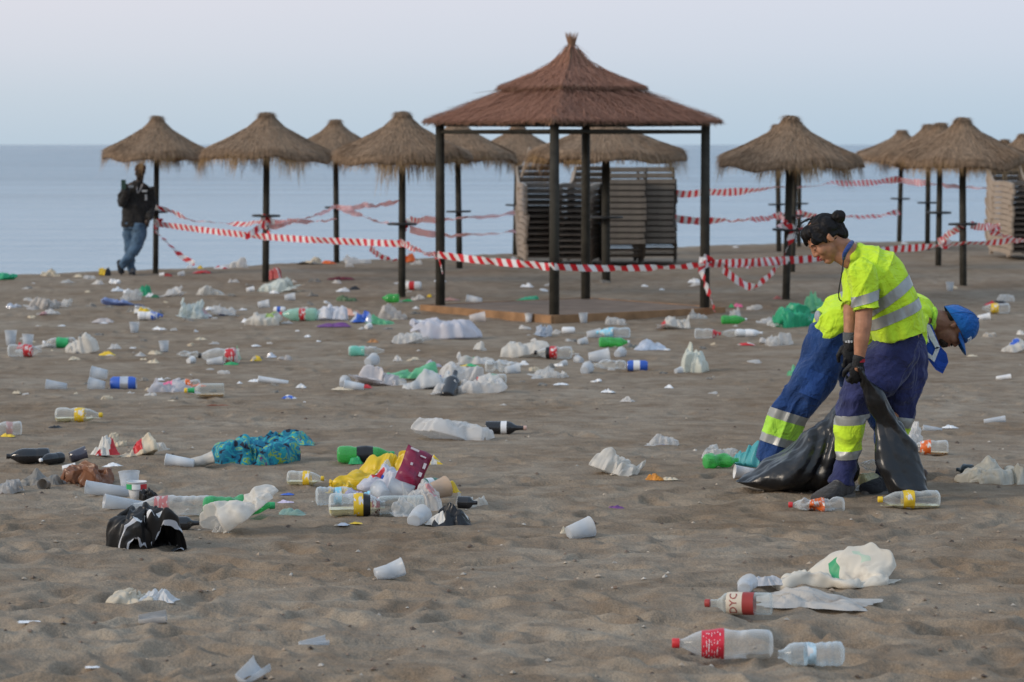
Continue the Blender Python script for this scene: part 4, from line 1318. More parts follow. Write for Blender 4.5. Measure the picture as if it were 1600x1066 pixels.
# --- the man bending down behind her, facing right
def build_man():
    t = thing('person', 'man in blue cap and yellow shirt stooping low behind the woman', 'person', (0, 0, 0))
    D = 14.75
    cen = J(1491, 511, D)
    M = basis((0.30, -0.10, -0.95), (0.95, 0.0, 0.30))
    forms, P = head_forms(cen, M, 0.95)
    forms += [capsule(P(-.035, 0, -.04), .062, J(1446, 496, D), .066)]
    forms.append(st([(1312, 508, D, 24, .11), (1350, 500, D, 34, .15), (1400, 497, D, 34, .16), (1440, 496, D, 26, .14), (1455, 497, D, 18, .08)], 18))
    for dd in (-0.2, 0.2):
        forms += [capsule(J(1430, 502, D + dd), .06, J(1424, 575, D + dd), .045), capsule(J(1424, 575, D + dd), .045, J(1408, 650, D + dd), .032), ellipsoid(J(1405, 668, D + dd), (.035, .03, .06))]
    forms += [capsule(J(1302, 535, D - .1), .065, J(1252, 618, D - .1), .06), capsule(J(1252, 618, D - .1), .06, J(1205, 722, 14.7), .04),
              capsule(J(1318, 540, D + .12), .065, J(1372, 630, D + .12), .06), capsule(J(1372, 630, D + .12), .06, J(1400, 725, D + .12), .04)]
    body = fuse('body', forms, SKIN_M, t, 0.0055, 2)
    face_parts(P, M, body, 0.95)
    E = lambda p, r: ellipsoid(P(*p), np.array(r) * 0.95, M)
    beard = fuse('beard', [E((.060, 0, -.092), (.038, .040, .024)), E((.094, 0, -.047), (.010, .028, .006)), E((.078, 0, -.080), (.022, .034, .020))], solid((0.05, 0.035, 0.028), 0.9, 0.5, 120, 0.1, bump=0.6, bscale=200), body, 0.004, 2)
    hair = fuse('hair', [E((-.054, 0, .002), (.050, .071, .050)), E((-.03, 0, .02), (.080, .074, .06))], solid((0.018, 0.014, 0.012), 0.7, 0.4, 80, 0.3, bump=0.5, bscale=160), t, 0.005, 2)
    # cap: crown, brim, white emblem
    S, k = [], 1.04
    V, F = [], []
    n, mrow = 26, 9
    for i in range(mrow):
        ph = i / (mrow - 1) * math.pi / 2
        for j in range(n):
            a = 2 * math.pi * j / n
            rx, ry = .117 * math.cos(ph) + .004, .090 * math.cos(ph) + .003
            z = .030 + .112 * math.sin(ph) - .030 * math.cos(a) * -1 * 0 - (.050 * (1 - math.cos(a)) / 2) * math.cos(ph) ** 2
            V.append(P(rx * math.cos(a) - .012 + .006 * math.sin(ph), ry * math.sin(a), z))
    for i in range(mrow - 1):
        for j in range(n):
            F.append((i * n + j, i * n + (j + 1) % n, (i + 1) * n + (j + 1) % n, (i + 1) * n + j))
    F.append(tuple((mrow - 1) * n + j for j in range(n)))
    V = np.array(V)
    nn_ = V - P(-.01, 0, .03)
    nn_ /= np.linalg.norm(nn_, axis=1)[:, None]
    V = V + nn_ * (0.0045 * crumple(V * 1.0, 15, 9, 2, 3))[:, None]
    cap = link('cap', V, F, CAPB, t)
    for j in (0, 4, 9, 13, 17, 22):
        v, f = tube([V[i * n + j] + nn_[i * n + j] * .001 for i in range(mrow)], .0016, 5)
        link('seam', v, f, cloth((0.008, 0.08, 0.28), 0.1), cap)
    v, f = ellipsoid(P(-.006, 0, .144), (.008, .008, .006))
    link('button', v, f, CAPB, cap)
    md = cap.modifiers.new('s', 'SOLIDIFY'); md.thickness = 0.003
    V, F = [], []
    nb = 15
    for z in (0.0, -.005):
        for r in range(5):
            for j in range(nb):
                a = -1.15 + 2.3 * j / (nb - 1)
                ext = .080 * (r / 4) * math.cos(a * 1.1) ** 0.7 if abs(a * 1.1) < 1.57 else 0
                x, y = (.108) * math.cos(a) - .012 + ext, .088 * math.sin(a)
                V.append(P(x, y, .030 + z - .022 * (y / .088) ** 2 - .014 * (r / 4)))
    q = 5 * nb
    for r in range(4):
        for j in range(nb - 1):
            i = r * nb + j
            F.append((i, i + 1, i + nb + 1, i + nb)); F.append((q + i, q + i + nb, q + i + nb + 1, q + i + 1))
    for j in range(nb - 1): F.append((4 * nb + j, 4 * nb + j + 1, q + 4 * nb + j + 1, q + 4 * nb + j))
    link('brim', V, F, CAPB, cap)
    em = []
    for y, z, w, h in ((.018, .058, .007, .026), (-.002, .058, .007, .026), (.008, .058, .018, .006), (-.016, .050, .006, .018)):
        a_, z_ = y - .018, z
        ph = math.asin((z_ - .030) / .112 * 0.95)
        ang = -0.35 - (y) / .09
        rx, ry = .118 * math.cos(ph), .0955 * math.cos(ph)
        v, f = box((0, 0, 0), (.006, w, h))
        nrm = np.array([math.cos(ang), math.sin(ang), 0.35]); nrm /= np.linalg.norm(nrm)
        s_ = np.array([-math.sin(ang), math.cos(ang), 0]); u_ = np.cross(nrm, s_)
        loc = np.array([rx * math.cos(ang) - .010, ry * math.sin(ang), z_])
        vv = [P(*(loc + nrm * p[0] + s_ * p[1] + u_ * p[2])) for p in v]
        em.append((np.array(vv), f))
    link('emblem', *join(*em), WHITE, cap, smooth=False)
    # shirt with loose hanging hem at the rump and collar at the neck
    sh = [st([(1276, 498, D, 17, .15), (1290, 502, D, 32, .19), (1320, 500, D, 42, .205), (1370, 498, D, 43, .215), (1415, 494, D, 38, .215), (1440, 494, D, 30, .16), (1453, 496, D, 21, .085), (1459, 496, D, 20, .08)], 26),
          st([(1282, 505, D - .06, 10, .10), (1296, 512, D - .06, 22, .13), (1307, 527, D - .06, 21, .13), (1313, 545, D - .06, 9, .08)], 12)]
    for dd in (-0.22, 0.22):
        sh.append(st([(1425, 492, D + dd * .8, 26, .06), (1428, 515, D + dd, 24, .075), (1425, 550, D + dd, 22, .07)], 8))
    shirt = fuse('shirt', sh, HIVIS, t, 0.006, 2, folds(61, 0.012, 5.0))
    pxm = D / FPX
    band_of(shirt, 'reflective_band', REFL, shirt, J(1313, 500, D), (1, 0, 0), 0, 13 * pxm, J(1318, 500, D), .24)
    band_of(shirt, 'reflective_band', REFL, shirt, J(1395, 500, D), (1, 0, 0), 0, 16 * pxm, J(1400, 500, D), .24)
    v, f = tube([J(1459, 480, D - .10), J(1462, 488, D - .105), J(1458, 505, D - .10), J(1452, 512, D - .09)], [.009, .012, .012, .009], 8, 14)
    link('collar', v, f, HIVIS_G, shirt)
    # grey shirt tail showing at the waist
    v, f = ellipsoid(J(1278, 495, D), (.018, .08, .034))
    link('undershirt', v, f, cloth((0.32, 0.33, 0.37), 0.1), t)
    legL = st([(1296, 508, D - .02, 27, .17), (1296, 532, D - .04, 36, .16), (1282, 572, D - .08, 38, .13), (1258, 612, D - .10, 34, .115), (1234, 650, 14.66, 30, .105), (1221, 682, 14.68, 27, .10), (1210, 708, 14.70, 26, .10), (1203, 724, 14.72, 27, .10)], 32)
    legR = st([(1304, 510, D + .04, 28, .16), (1320, 545, D + .10, 36, .15), (1346, 590, D + .12, 33, .13), (1374, 634, D + .13, 28, .11), (1388, 680, D + .14, 24, .10), (1398, 725, D + .14, 22, .09)], 28)
    tr = fuse('trousers', [legL, legR], BLUE, t, 0.0065, 2, folds(77, 0.017, 4.4, (1, 1, 0.8)))
    for col, y0, y1, nm in ((REFL, 643, 658, 'reflective_band'), (HIVIS_G, 658, 686, 'yellow_band'), (REFL, 686, 700, 'reflective_band')):
        a = J(1228, y0, 14.6)
        band_of(tr, nm, col, tr, a, (-0.28, 0, -0.96), 0, (y1 - y0) * pxm, J(1222, (y0 + y1) / 2, 14.67), .19, 0.004)
    band_of(tr, 'pocket', cloth((0.021, 0.064, 0.225), 0.2), tr, J(1262, 575, 14.6), (-.35, 0, -.93), 0, 0.14, J(1270, 592, 14.56), .125, 0.007, ((.93, 0, -.35), 0.0, 0.115))
    # neckerchief hanging off the collar
    pts = [(1444, 502), (1456, 508), (1468, 540), (1479, 552), (1482, 566), (1473, 584), (1462, 578), (1446, 556), (1440, 540)]
    V = [J(x, y, D - .16) for x, y in pts] + [J(x, y, D - .145) for x, y in pts]
    n = len(pts)
    F = [tuple(range(n)), tuple(range(2 * n - 1, n - 1, -1))] + [(i, n + i, n + (i + 1) % n, (i + 1) % n) for i in range(n)]
    nk = link('neckerchief', V, F, cloth((0.02, 0.07, 0.36), 0.1), t, smooth=False)
    for strip_ in ([(1446, 505), (1453, 508), (1469, 543), (1463, 546), (1452, 528)], [(1463, 542), (1469, 543), (1460, 566), (1447, 556), (1450, 551), (1457, 556)], [(1446, 510), (1448, 512), (1452, 536), (1449, 534)]):
        V = [J(x, y, D - .166) for x, y in strip_] + [J(x, y, D - .161) for x, y in strip_]
        n = len(strip_)
        F = [tuple(range(n)), tuple(range(2 * n - 1, n - 1, -1))] + [(i, n + i, n + (i + 1) % n, (i + 1) % n) for i in range(n)]
        link('white_stripe', V, F, WHITE, nk, smooth=False)
    h, to = J(1190, 726, 14.75), J(1244, 732, 14.6)
    h[2] = gz(h[0], h[1]) - .005; to[2] = gz(to[0], to[1]) - .005
    shoe('shoe', h, to, t, cloth((0.07, 0.045, 0.035), 0.2))
    h, to = J(1392, 728, D + .14), J(1446, 730, D + .1)
    h[2] = gz(h[0], h[1]) - .005; to[2] = gz(to[0], to[1]) - .005
    shoe('shoe', h, to, t, cloth((0.07, 0.045, 0.035), 0.2))
build_man()

# --- the man leaning by the leftmost umbrella
def build_watcher():
    t = thing('person', 'man in dark jacket, jeans and brown cap standing cross-legged by the leftmost umbrella', 'person', (0, 0, 0))
    D = 42.6
    g = gz(J(205, 430, D)[0], D)
    off = g - J(205, 429, D)[2]
    def K(px, py, dd=0):
        p = J(px, py, D + dd); p[2] += off; return p
    cen = K(219, 268)
    M = basis((-0.35, -0.93, -0.08), (0.03, 0, 1.0))
    forms, P = head_forms(cen, M, 1.0)
    forms += [capsule(P(-.02, 0, -.05), .055, K(217, 287), .06), st([(217, 284, D, 6, .08), (216, 292, D, 18, .10), (214, 320, D, 17, .12), (211, 350, D, 16, .12)], 10)]
    forms += [ellipsoid(K(196, 291, -.25), (.045, .04, .05)), ellipsoid(K(230, 347, -.16), (.04, .04, .055))]
    body = fuse('body', forms, SKIN_D, t, 0.009, 1)
    face_parts(P, M, body, 1.0, False)
    jk = [st([(217, 284, D, 8, .09), (216, 290, D, 17, .12), (215, 300, D, 21, .15), (213, 325, D, 21, .155), (212, 345, D, 22, .16), (212, 355, D, 22.5, .16)], 16)]
    def arm(pts, rs):
        return tube([K(*p) for p in pts], rs, 12, 16)
    jk += [arm([(199, 292, 0), (190, 308, -.06), (189, 318, -.12), (196, 306, -.2), (198, 295, -.24)], [.075, .07, .07, .062, .055]),
           arm([(234, 293, 0), (238, 312, .03), (237, 328, -.02), (232, 342, -.14)], [.075, .07, .066, .052])]
    def q(a, b): return a
    jacket = fuse('jacket', jk, cloth((0.022, 0.020, 0.019), 0.35), t, 0.012, 2, folds(5, 0.012, 5))
    v, f = tube([K(223, 287, -.13), K(219, 296, -.19), K(215, 301, -.2), K(214, 292, -.15)], .012, 6, 10)
    link('pale_collar', v, f, cloth((0.35, 0.33, 0.33), 0.1), jacket)
    for c, s_ in (((204, 291, -.22), (.085, .02, .035)), ((226, 298, -.19), (.085, .02, .03)), ((228, 308, -.17), (.03, .02, .09))):
        v, f = box(K(*c), s_)
        link('patch', v, f, cloth((0.40, 0.40, 0.40), 0.1), jacket, smooth=False)
    jeans = cloth((0.075, 0.13, 0.20), 0.3)
    legs = [st([(204, 350, D + .05, 13, .13), (203, 372, D + .05, 11, .10), (203, 392, D + .04, 8.5, .085), (204, 410, D + .04, 7, .075), (206, 424, D + .04, 6.5, .075)], 18),
            st([(218, 350, D - .05, 13, .13), (217, 372, D - .08, 11, .10), (209, 392, D - .12, 9, .085), (197, 406, D - .12, 7.5, .075), (190, 419, D - .10, 6.5, .07)], 18)]
    legs += [st([(211, 345, D, 19, .15), (211, 358, D, 19, .15)], 4)]
    fuse('jeans', legs, jeans, t, 0.011, 2, folds(8, 0.010, 5))
    V, F = [], []
    cap = fuse('cap', [ellipsoid(P(-.012, 0, .055), (.106, .086, .075), M), capsule(P(.08, .035, .045), .018, P(.135, .02, .035), .010), capsule(P(.08, -.035, .045), .018, P(.135, -.02, .035), .010), capsule(P(.085, 0, .047), .018, P(.150, 0, .036), .010)], cloth((0.20, 0.12, 0.09), 0.2), t, 0.006, 1)
    h, to = K(208, 426, .03), K(206, 431, -.28)
    z = gz(h[0], h[1]); h[2] = to[2] = z
    shoe('shoe', h, to, t, SHOE_D)
    h, to = K(186, 420, -.08), K(190, 431, -.14)
    h[2] = z + .17; to[2] = z + .0
    shoe('shoe', h, to, t, SHOE_D)
    hd = thing('phone', 'dark phone held up in the hand of the man by the leftmost umbrella', 'phone', tuple(K(193, 288, -.30)))
    v, f = box((0, 0, 0), (.075, .012, .15))
    link('phone_body', v, f, solid((0.02, 0.05, 0.035), 0.3, 0.1, 5), hd, smooth=False)
    v, f = box((0, .0075, .0), (.066, .003, .135))
    link('screen', v, f, solid((0.02, 0.03, 0.03), 0.1, 0.1, 5), hd, smooth=False)
build_watcher()

# --- the black rubbish bag in her hands
def build_black_bag():
    blk = film((0.010, 0.0105, 0.012), 0, 0.03, 0.30, 0.12)
    t = thing('garbage_bag', 'large shiny black rubbish bag held by the woman and trailing on the sand', 'garbage bag', (0, 0, 0))
    def lob(rows, n, seg=36):
        R_ = []
        for x, yt, yb, d, b in rows:
            c = J(x, (yt + yb) / 2, d)
            R_.append(list(c) + [(yb - yt) / 2 * d / FPX, b])
        S = smooth_path(R_, n)
        T, Nn, B = frames(S[:, :3], np.array([0, 1.0, 0]))
        V, F = [], []
        ang = np.linspace(0, 2 * math.pi, seg, endpoint=False)
        for i in range(n):
            for a in ang:
                V.append(S[i, :3] + np.array([0, 0, 1.0]) * math.cos(a) * S[i, 3] + np.array([0, 1.0, 0]) * math.sin(a) * S[i, 4])
        for i in range(n - 1):
            for k in range(seg):
                F.append((i * seg + k, i * seg + (k + 1) % seg, (i + 1) * seg + (k + 1) % seg, (i + 1) * seg + k))
        F += [tuple(range(seg - 1, -1, -1)), tuple((n - 1) * seg + k for k in range(seg))]
        return np.array(V), F
    left = lob([(1148, 749, 756, 14.15, .03), (1165, 741, 760, 14.15, .09), (1190, 728, 764, 14.15, .15), (1220, 707, 767, 14.15, .19), (1250, 684, 769, 14.15, .20), (1280, 660, 769, 14.13, .19), (1305, 636, 766, 14.10, .16), (1325, 612, 758, 14.06, .11), (1338, 590, 740, 13.98, .06), (1346, 582, 690, 13.9, .03)], 60)
    def vert(rows, n, seg=30):
        R_ = []
        for y, x0, x1, d, b in rows:
            c = J((x0 + x1) / 2, y, d)
            R_.append(list(c) + [(x1 - x0) / 2 * d / FPX, b])
        S = smooth_path(R_, n)
        V, F = [], []
        ang = np.linspace(0, 2 * math.pi, seg, endpoint=False)
        for i in range(n):
            for a in ang:
                V.append(S[i, :3] + np.array([1.0, 0, 0]) * math.cos(a) * S[i, 3] + np.array([0, 1.0, 0]) * math.sin(a) * S[i, 4])
        for i in range(n - 1):
            for k in range(seg):
                F.append((i * seg + k, i * seg + (k + 1) % seg, (i + 1) * seg + (k + 1) % seg, (i + 1) * seg + k))
        F += [tuple(range(seg - 1, -1, -1)), tuple((n - 1) * seg + k for k in range(seg))]
        return np.array(V), F
    right = vert([(572, 1337, 1349, 13.60, .02), (590, 1340, 1360, 13.62, .04), (615, 1348, 1378, 13.66, .05), (645, 1358, 1404, 13.68, .06), (675, 1368, 1422, 13.68, .06), (705, 1376, 1434, 13.66, .06), (740, 1383, 1447, 13.64, .06), (762, 1385, 1454, 13.63, .06), (774, 1386, 1458, 13.62, .055)], 60)
    hand = J(1342, 575, 13.8)
    def dent(co, no):
        v = co - hand
        rr = np.linalg.norm(v[:, [0, 2]], axis=1)
        ph = np.arctan2(v[:, 0], -v[:, 2])
        tri = lambda x: 4 * np.abs(x - np.floor(x) - 0.5) - 1
        wob = 0.5 * vnoise(co[:, 0] * 4, co[:, 2] * 4, 8)
        fan = tri(ph * 2.6 + wob + 0.6 * co[:, 1]) * 0.6 + tri(ph * 6.0 + 2.2 * wob + 1.1 * co[:, 1]) * 0.25
        k = crumple(co * np.array([0.8, 1, 0.8]), 91, 3.2, 3, 4)
        s = np.clip((co[:, 2] - 0.24) / 0.08, 0.25, 1)
        out = co + no * ((0.030 * np.clip(rr * 1.8, 0.15, 1)) * fan + 0.028 * k)[:, None] * s[:, None]
        g = np.array([gz(p[0], p[1]) for p in out]) + 0.004
        out[:, 2] = np.maximum(out[:, 2], g)
        return out
    fuse('bag_film', [left, right], blk, t, 0.007, 0, dent)
build_black_bag()

# ------------------------------------------------------------------ litter: makers
CLEAR = pet((0.80, 0.82, 0.82), 0.12)
CLEARB = pet((0.72, 0.82, 0.88), 0.14)
GREENP = pet((0.08, 0.42, 0.17), 0.35)
LIMEP = pet((0.10, 0.50, 0.14), 0.45)
MINTP = pet((0.25, 0.68, 0.55), 0.5)
DARKG = solid((0.018, 0.018, 0.020), 0.12, 0.2, 9, 0.6)
BROWNG = pet((0.20, 0.09, 0.03), 0.6)
GLASS = pet((0.70, 0.76, 0.74), 0.10, 0.05)
CUPM = film((0.72, 0.74, 0.76), 0.42, 0.35, 0.3, 0.08)
CUPW = film((0.80, 0.80, 0.80), 0.0, 0.2, 0.4, 0.06)
WBAG = film((0.80, 0.775, 0.745), 0.34, 0.35, 0.4, 0.16)
WBAG2 = film((0.77, 0.735, 0.675), 0.18, 0.32, 0.42, 0.30)
CBAG = film((0.74, 0.73, 0.71), 0.50, 0.3, 0.3, 0.1)
GBAG = film((0.05, 0.50, 0.27), 0.10, 0.35, 0.35, 0.08)
LGBAG = film((0.22, 0.62, 0.36), 0.25, 0.35, 0.35, 0.08)
TEAL = film((0.13, 0.52, 0.55), 0.12, 0.35, 0.35, 0.05)
PAPER = solid((0.66, 0.63, 0.58), 0.8, 0.1, 8, 0.2)
CREAM = solid((0.60, 0.51, 0.38), 0.8, 0.15, 8, 0.2)
REDP = solid((0.55, 0.03, 0.035), 0.4, 0.1, 8)
ORANGEP = solid((0.72, 0.14, 0.025), 0.4, 0.1, 8)
YELP = solid((0.75, 0.50, 0.03), 0.4, 0.1, 8)
YFILM = film((0.80, 0.56, 0.02), 0, 0.25, 0.35, 0.05)
BLUEP = solid((0.04, 0.12, 0.50), 0.4, 0.1, 8)
LBLUE = solid((0.25, 0.58, 0.75), 0.4, 0.1, 8)
BLACKP = solid((0.015, 0.015, 0.017), 0.35, 0.2, 8)
PURPLE = solid((0.16, 0.05, 0.20), 0.5, 0.15, 8)
PINK = solid((0.75, 0.16, 0.28), 0.5, 0.1, 8)
MAROON = film((0.22, 0.012, 0.05), 0, 0.08, 0.25, 0.03)
BROWNB = film((0.27, 0.12, 0.065), 0.08, 0.25, 0.35, 0.2)
GREENS = solid((0.03, 0.36, 0.12), 0.4, 0.1, 8)
SILVER = solid((0.55, 0.56, 0.60), 0.28, 0.15, 20, 0.5, metal=0.55)
WHITEP = solid((0.76, 0.76, 0.76), 0.45, 0.04, 8)
GREYFILM = film((0.30, 0.28, 0.25), 0.15, 0.3, 0.4, 0.3)
YLIQ = pet((0.80, 0.74, 0.42), 0.55)
OLIQ = pet((0.80, 0.52, 0.16), 0.55)
DLIQ = pet((0.50, 0.46, 0.36), 0.4)

SODA = [(0, .50), (.012, .78), (.04, .97), (.10, 1), (.26, 1), (.32, .92), (.37, .96), (.55, 1), (.63, .97), (.71, .86), (.79, .62), (.86, .38), (.89, .29), (.95, .28)]
SPIRIT = [(0, .86), (.01, .99), (.05, 1), (.60, 1), (.66, .88), (.71, .56), (.76, .36), (.90, .31)]
WATER = [(0, .7), (.03, .97), (.10, 1), (.16, .94), (.20, 1), (.26, .93), (.31, 1), (.42, .86), (.52, .88), (.60, 1), (.70, .99), (.78, .82), (.86, .46), (.90, .34), (.95, .33)]
WINE = [(0, .9), (.01, 1), (.55, 1), (.63, .8), (.70, .45), (.76, .36), (.93, .31)]
RIBBED = [(0, .65), (.02, .96)] + [(0.04 + .04 * i, 1.0 if i % 2 else .955) for i in range(12)] + [(.54, 1), (.62, 1), (.70, .9), (.79, .62), (.86, .38), (.89, .29), (.95, .28)]
def printed(m):
    p = m.node_tree.nodes.get('Principled BSDF')
    k = ('print', m.name)
    if k in _mats: return _mats[k]
    q = m.copy()
    nt = q.node_tree
    p = nt.nodes['Principled BSDF']
    src = p.inputs['Base Color'].links[0].from_socket if p.inputs['Base Color'].links else None
    if src is None: return m
    tc = nt.nodes.new('ShaderNodeTexCoord')
    mp = nt.nodes.new('ShaderNodeMapping'); mp.inputs['Scale'].default_value = (1.0, 0.45, 0.45)
    nz = nt.nodes.new('ShaderNodeTexNoise'); nz.inputs['Scale'].default_value = 55; nz.inputs['Detail'].default_value = 2
    nt.links.new(tc.outputs['Object'], mp.inputs['Vector']); nt.links.new(mp.outputs[0], nz.inputs['Vector'])
    r = nt.nodes.new('ShaderNodeValToRGB'); r.color_ramp.interpolation = 'CONSTANT'
    e = r.color_ramp.elements
    e[0].position, e[0].color = 0, (0, 0, 0, 1)
    e[1].position, e[1].color = .56, (1, 1, 1, 1)
    nt.links.new(nz.outputs['Fac'], r.inputs[0])
    mx = nt.nodes.new('ShaderNodeMix'); mx.data_type = 'RGBA'
    mx.inputs[7].default_value = (0.66, 0.65, 0.63, 1)
    nt.links.new(r.outputs[0], mx.inputs[0]); nt.links.new(src, mx.inputs[6]); nt.links.new(mx.outputs[2], p.inputs['Base Color'])
    _mats[k] = q
    return q
LIST = []

def s_of(px, py):
    g = G(px, py)
    return g, g[1] / FPX

def settle(g, L, a, k=0.7):                                 # rest on the higher bumps under it
    z = [gz(g[0] + t * L * math.cos(a), g[1] + t * L * math.sin(a)) for t in (-.45, -.22, 0, .22, .45)]
    return k * max(z) + (1 - k) * sum(z) / 5

def text_mesh(txt, size):
    cu = bpy.data.curves.new('txt', 'FONT')
    cu.body, cu.size, cu.align_x, cu.align_y, cu.resolution_u = txt, size, 'CENTER', 'CENTER', 2
    cu.extrude = 0.0
    ob = bpy.data.objects.new('txt', cu)
    C.objects.link(ob)
    me = bpy.data.meshes.new_from_object(ob.evaluated_get(bpy.context.evaluated_depsgraph_get()))
    V = np.array([v.co[:] for v in me.vertices])
    F = [tuple(p.vertices) for p in me.polygons]
    bpy.data.objects.remove(ob)
    bpy.data.curves.remove(cu)
    bpy.data.meshes.remove(me)
    return V, F

def bottle(px, py, lpx, ang, label, mat=CLEAR, prof=SODA, rr=0.152, cap=REDP, labels=(), liquid=None, lev=0.45, crush=0.0, seed=1, tilt=0.0, seg=22, cat='bottle', group=None, text=None, roll=0.0, lift=0.0):
    """lying bottle: (px, py) is where its middle touches the sand, lpx its length in photo pixels, ang the way the neck points (0 right, 180 left, 90 away)"""
    g, s = s_of(px, py)
    a = math.radians(ang)
    L = lpx * s / (abs(math.cos(a)) + 2 * rr * abs(math.sin(a)))
    r = rr * L
    t = thing('bottle', label, cat, (g[0], g[1], settle(g, L, a, .85) + r * 0.93 + lift), (roll, -tilt, a), group)
    tt = np.array([p[0] for p in prof])
    fine = np.unique(np.concatenate([tt, np.linspace(0, tt[-1], 26)]))
    rad = np.interp(fine, tt, [p[1] for p in prof]) * r
    crush = max(crush, 0.10 if mat is not GLASS and mat is not DARKG else 0)
    def squash(V):
        V = np.array(V, float)
        if crush:
            k = crumple(V / r * 0.5, seed, 1.1, 2, 3)
            n = V * [0, 1, 1]
            n /= np.linalg.norm(n, axis=1)[:, None] + 1e-9
            w = np.clip((L * 0.38 - np.abs(V[:, 0])) / (L * 0.15), 0.15, 1)
            V = V + n * (k * crush * r * w)[:, None]
            V[:, 2] *= 1 - 0.45 * crush * w
            V[:, 1] *= 1 + 0.2 * crush * w
        return V
    v, f = lathe([(x * L - L / 2, q) for x, q in zip(fine, rad)], seg, 'x', True, False)
    if prof in (SODA, RIBBED, WATER):                       # moulded feet
        an = np.arctan2(v[:, 2], v[:, 1])
        w = np.clip((0.10 - (v[:, 0] + L / 2) / L) / 0.10, 0, 1)
        v[:, 1:] *= (1 - 0.10 * w * (0.5 + 0.5 * np.cos(5 * an)))[:, None]
    link('bottle_wall', squash(v), f, mat, t)
    pr = lambda x: np.interp(x, tt, [p[1] for p in prof])
    for (x0, x1, lm) in labels:
        xs = np.linspace(x0, x1, 6)
        v, f = lathe([(x * L - L / 2, pr(x) * r * 1.012 + 0.0006) for x in xs], seg, 'x', False, False)
        link('label', squash(v), f, lm if text or lpx < 30 or lpx > 150 or lm in (GREENS, WHITEP, BLACKP) else printed(lm), t)
    if cap is not None:
        e = tt[-1]
        rc = pr(e) * r * 1.18
        v, f = lathe([((e - .035) * L - L / 2, rc), ((e - .033) * L - L / 2, rc), ((e + .032) * L - L / 2, rc), ((e + .04) * L - L / 2, rc * .85)], 14, 'x')
        link('cap', v, f, cap, t)
    if liquid is not None:
        v, f = lathe([(x * L - L / 2, q * .955) for x, q in zip(fine[1:], rad[1:])], seg, 'x', True, True)
        z = -r + 2 * r * lev
        v[:, 2] = np.minimum(v[:, 2], z)
        link('liquid', squash(v), f, liquid, t)
    if text:
        txt, tx, size, col, rot = text
        V, F = text_mesh(txt, size * L)
        if len(V):
            q = pr(tx) * r * 1.03 + 0.0012                  # wrapped round the wall on the side that faces the camera, reading upwards
            th = V[:, 0] / r + 0.18
            sd = -1 if math.cos(a) > 0 else 1
            W = np.column_stack([tx * L - L / 2 + V[:, 1] * sd, sd * q * np.cos(th), q * np.sin(th)])
            link('lettering', W, F, col, t, smooth=False)
    return t

def cup(px, py, lpx, ang, label, mat=CUPM, rr=0.36, tilt=0.0, stand=False, group=None, crush=0.0, seed=3, cat='cup', half=False, lift=0.0):
    """plastic cup; lying with its mouth towards ang, or standing / leaning by tilt"""
    g, s = s_of(px, py)
    a = math.radians(ang)
    L = lpx * s / (1.0 if stand else abs(math.cos(a)) + 1.9 * rr * abs(math.sin(a)))
    R1, R0 = rr * L, rr * L * 0.70
    t = thing('plastic_cup', label, cat, (g[0], g[1], (g[2] if stand else settle(g, L, a) + R0 * 0.95) + lift), (0, (-math.pi / 2 + tilt) if stand else -0.13 - tilt, a), group)
    x0 = 0.0 if stand else -L / 2
    seg = 24
    prof = [(x0 + 0.02 * L, R0 * 0.1), (x0, R0 * .9), (x0 + .01 * L, R0), (x0 + .5 * L, R0 + .52 * (R1 - R0)), (x0 + .55 * L, R0 + .56 * (R1 - R0) - .0004), (x0 + .97 * L, R1), (x0 + .98 * L, R1 * 1.035), (x0 + L, R1 * 1.03), (x0 + L, R1 * .985), (x0 + .55 * L, R0 + .55 * (R1 - R0) - .0016), (x0 + .03 * L, R0 * .97), (x0 + .03 * L, R0 * .05)]
    v, f = lathe(prof, seg, 'x', True, True)
    if half:
        f = [q for q in f if np.mean([math.atan2(v[i][2], v[i][1]) for i in q]) < 0.4]
    if crush:
        k = crumple(v / L, seed, 1.6, 2, 3)
        n = v * [0, 1, 1]
        v = v + n * (k * crush * 0.6)[:, None]
        v[:, 2] *= 1 - 0.4 * crush
    link('cup_wall', v, f, mat, t)
    return t

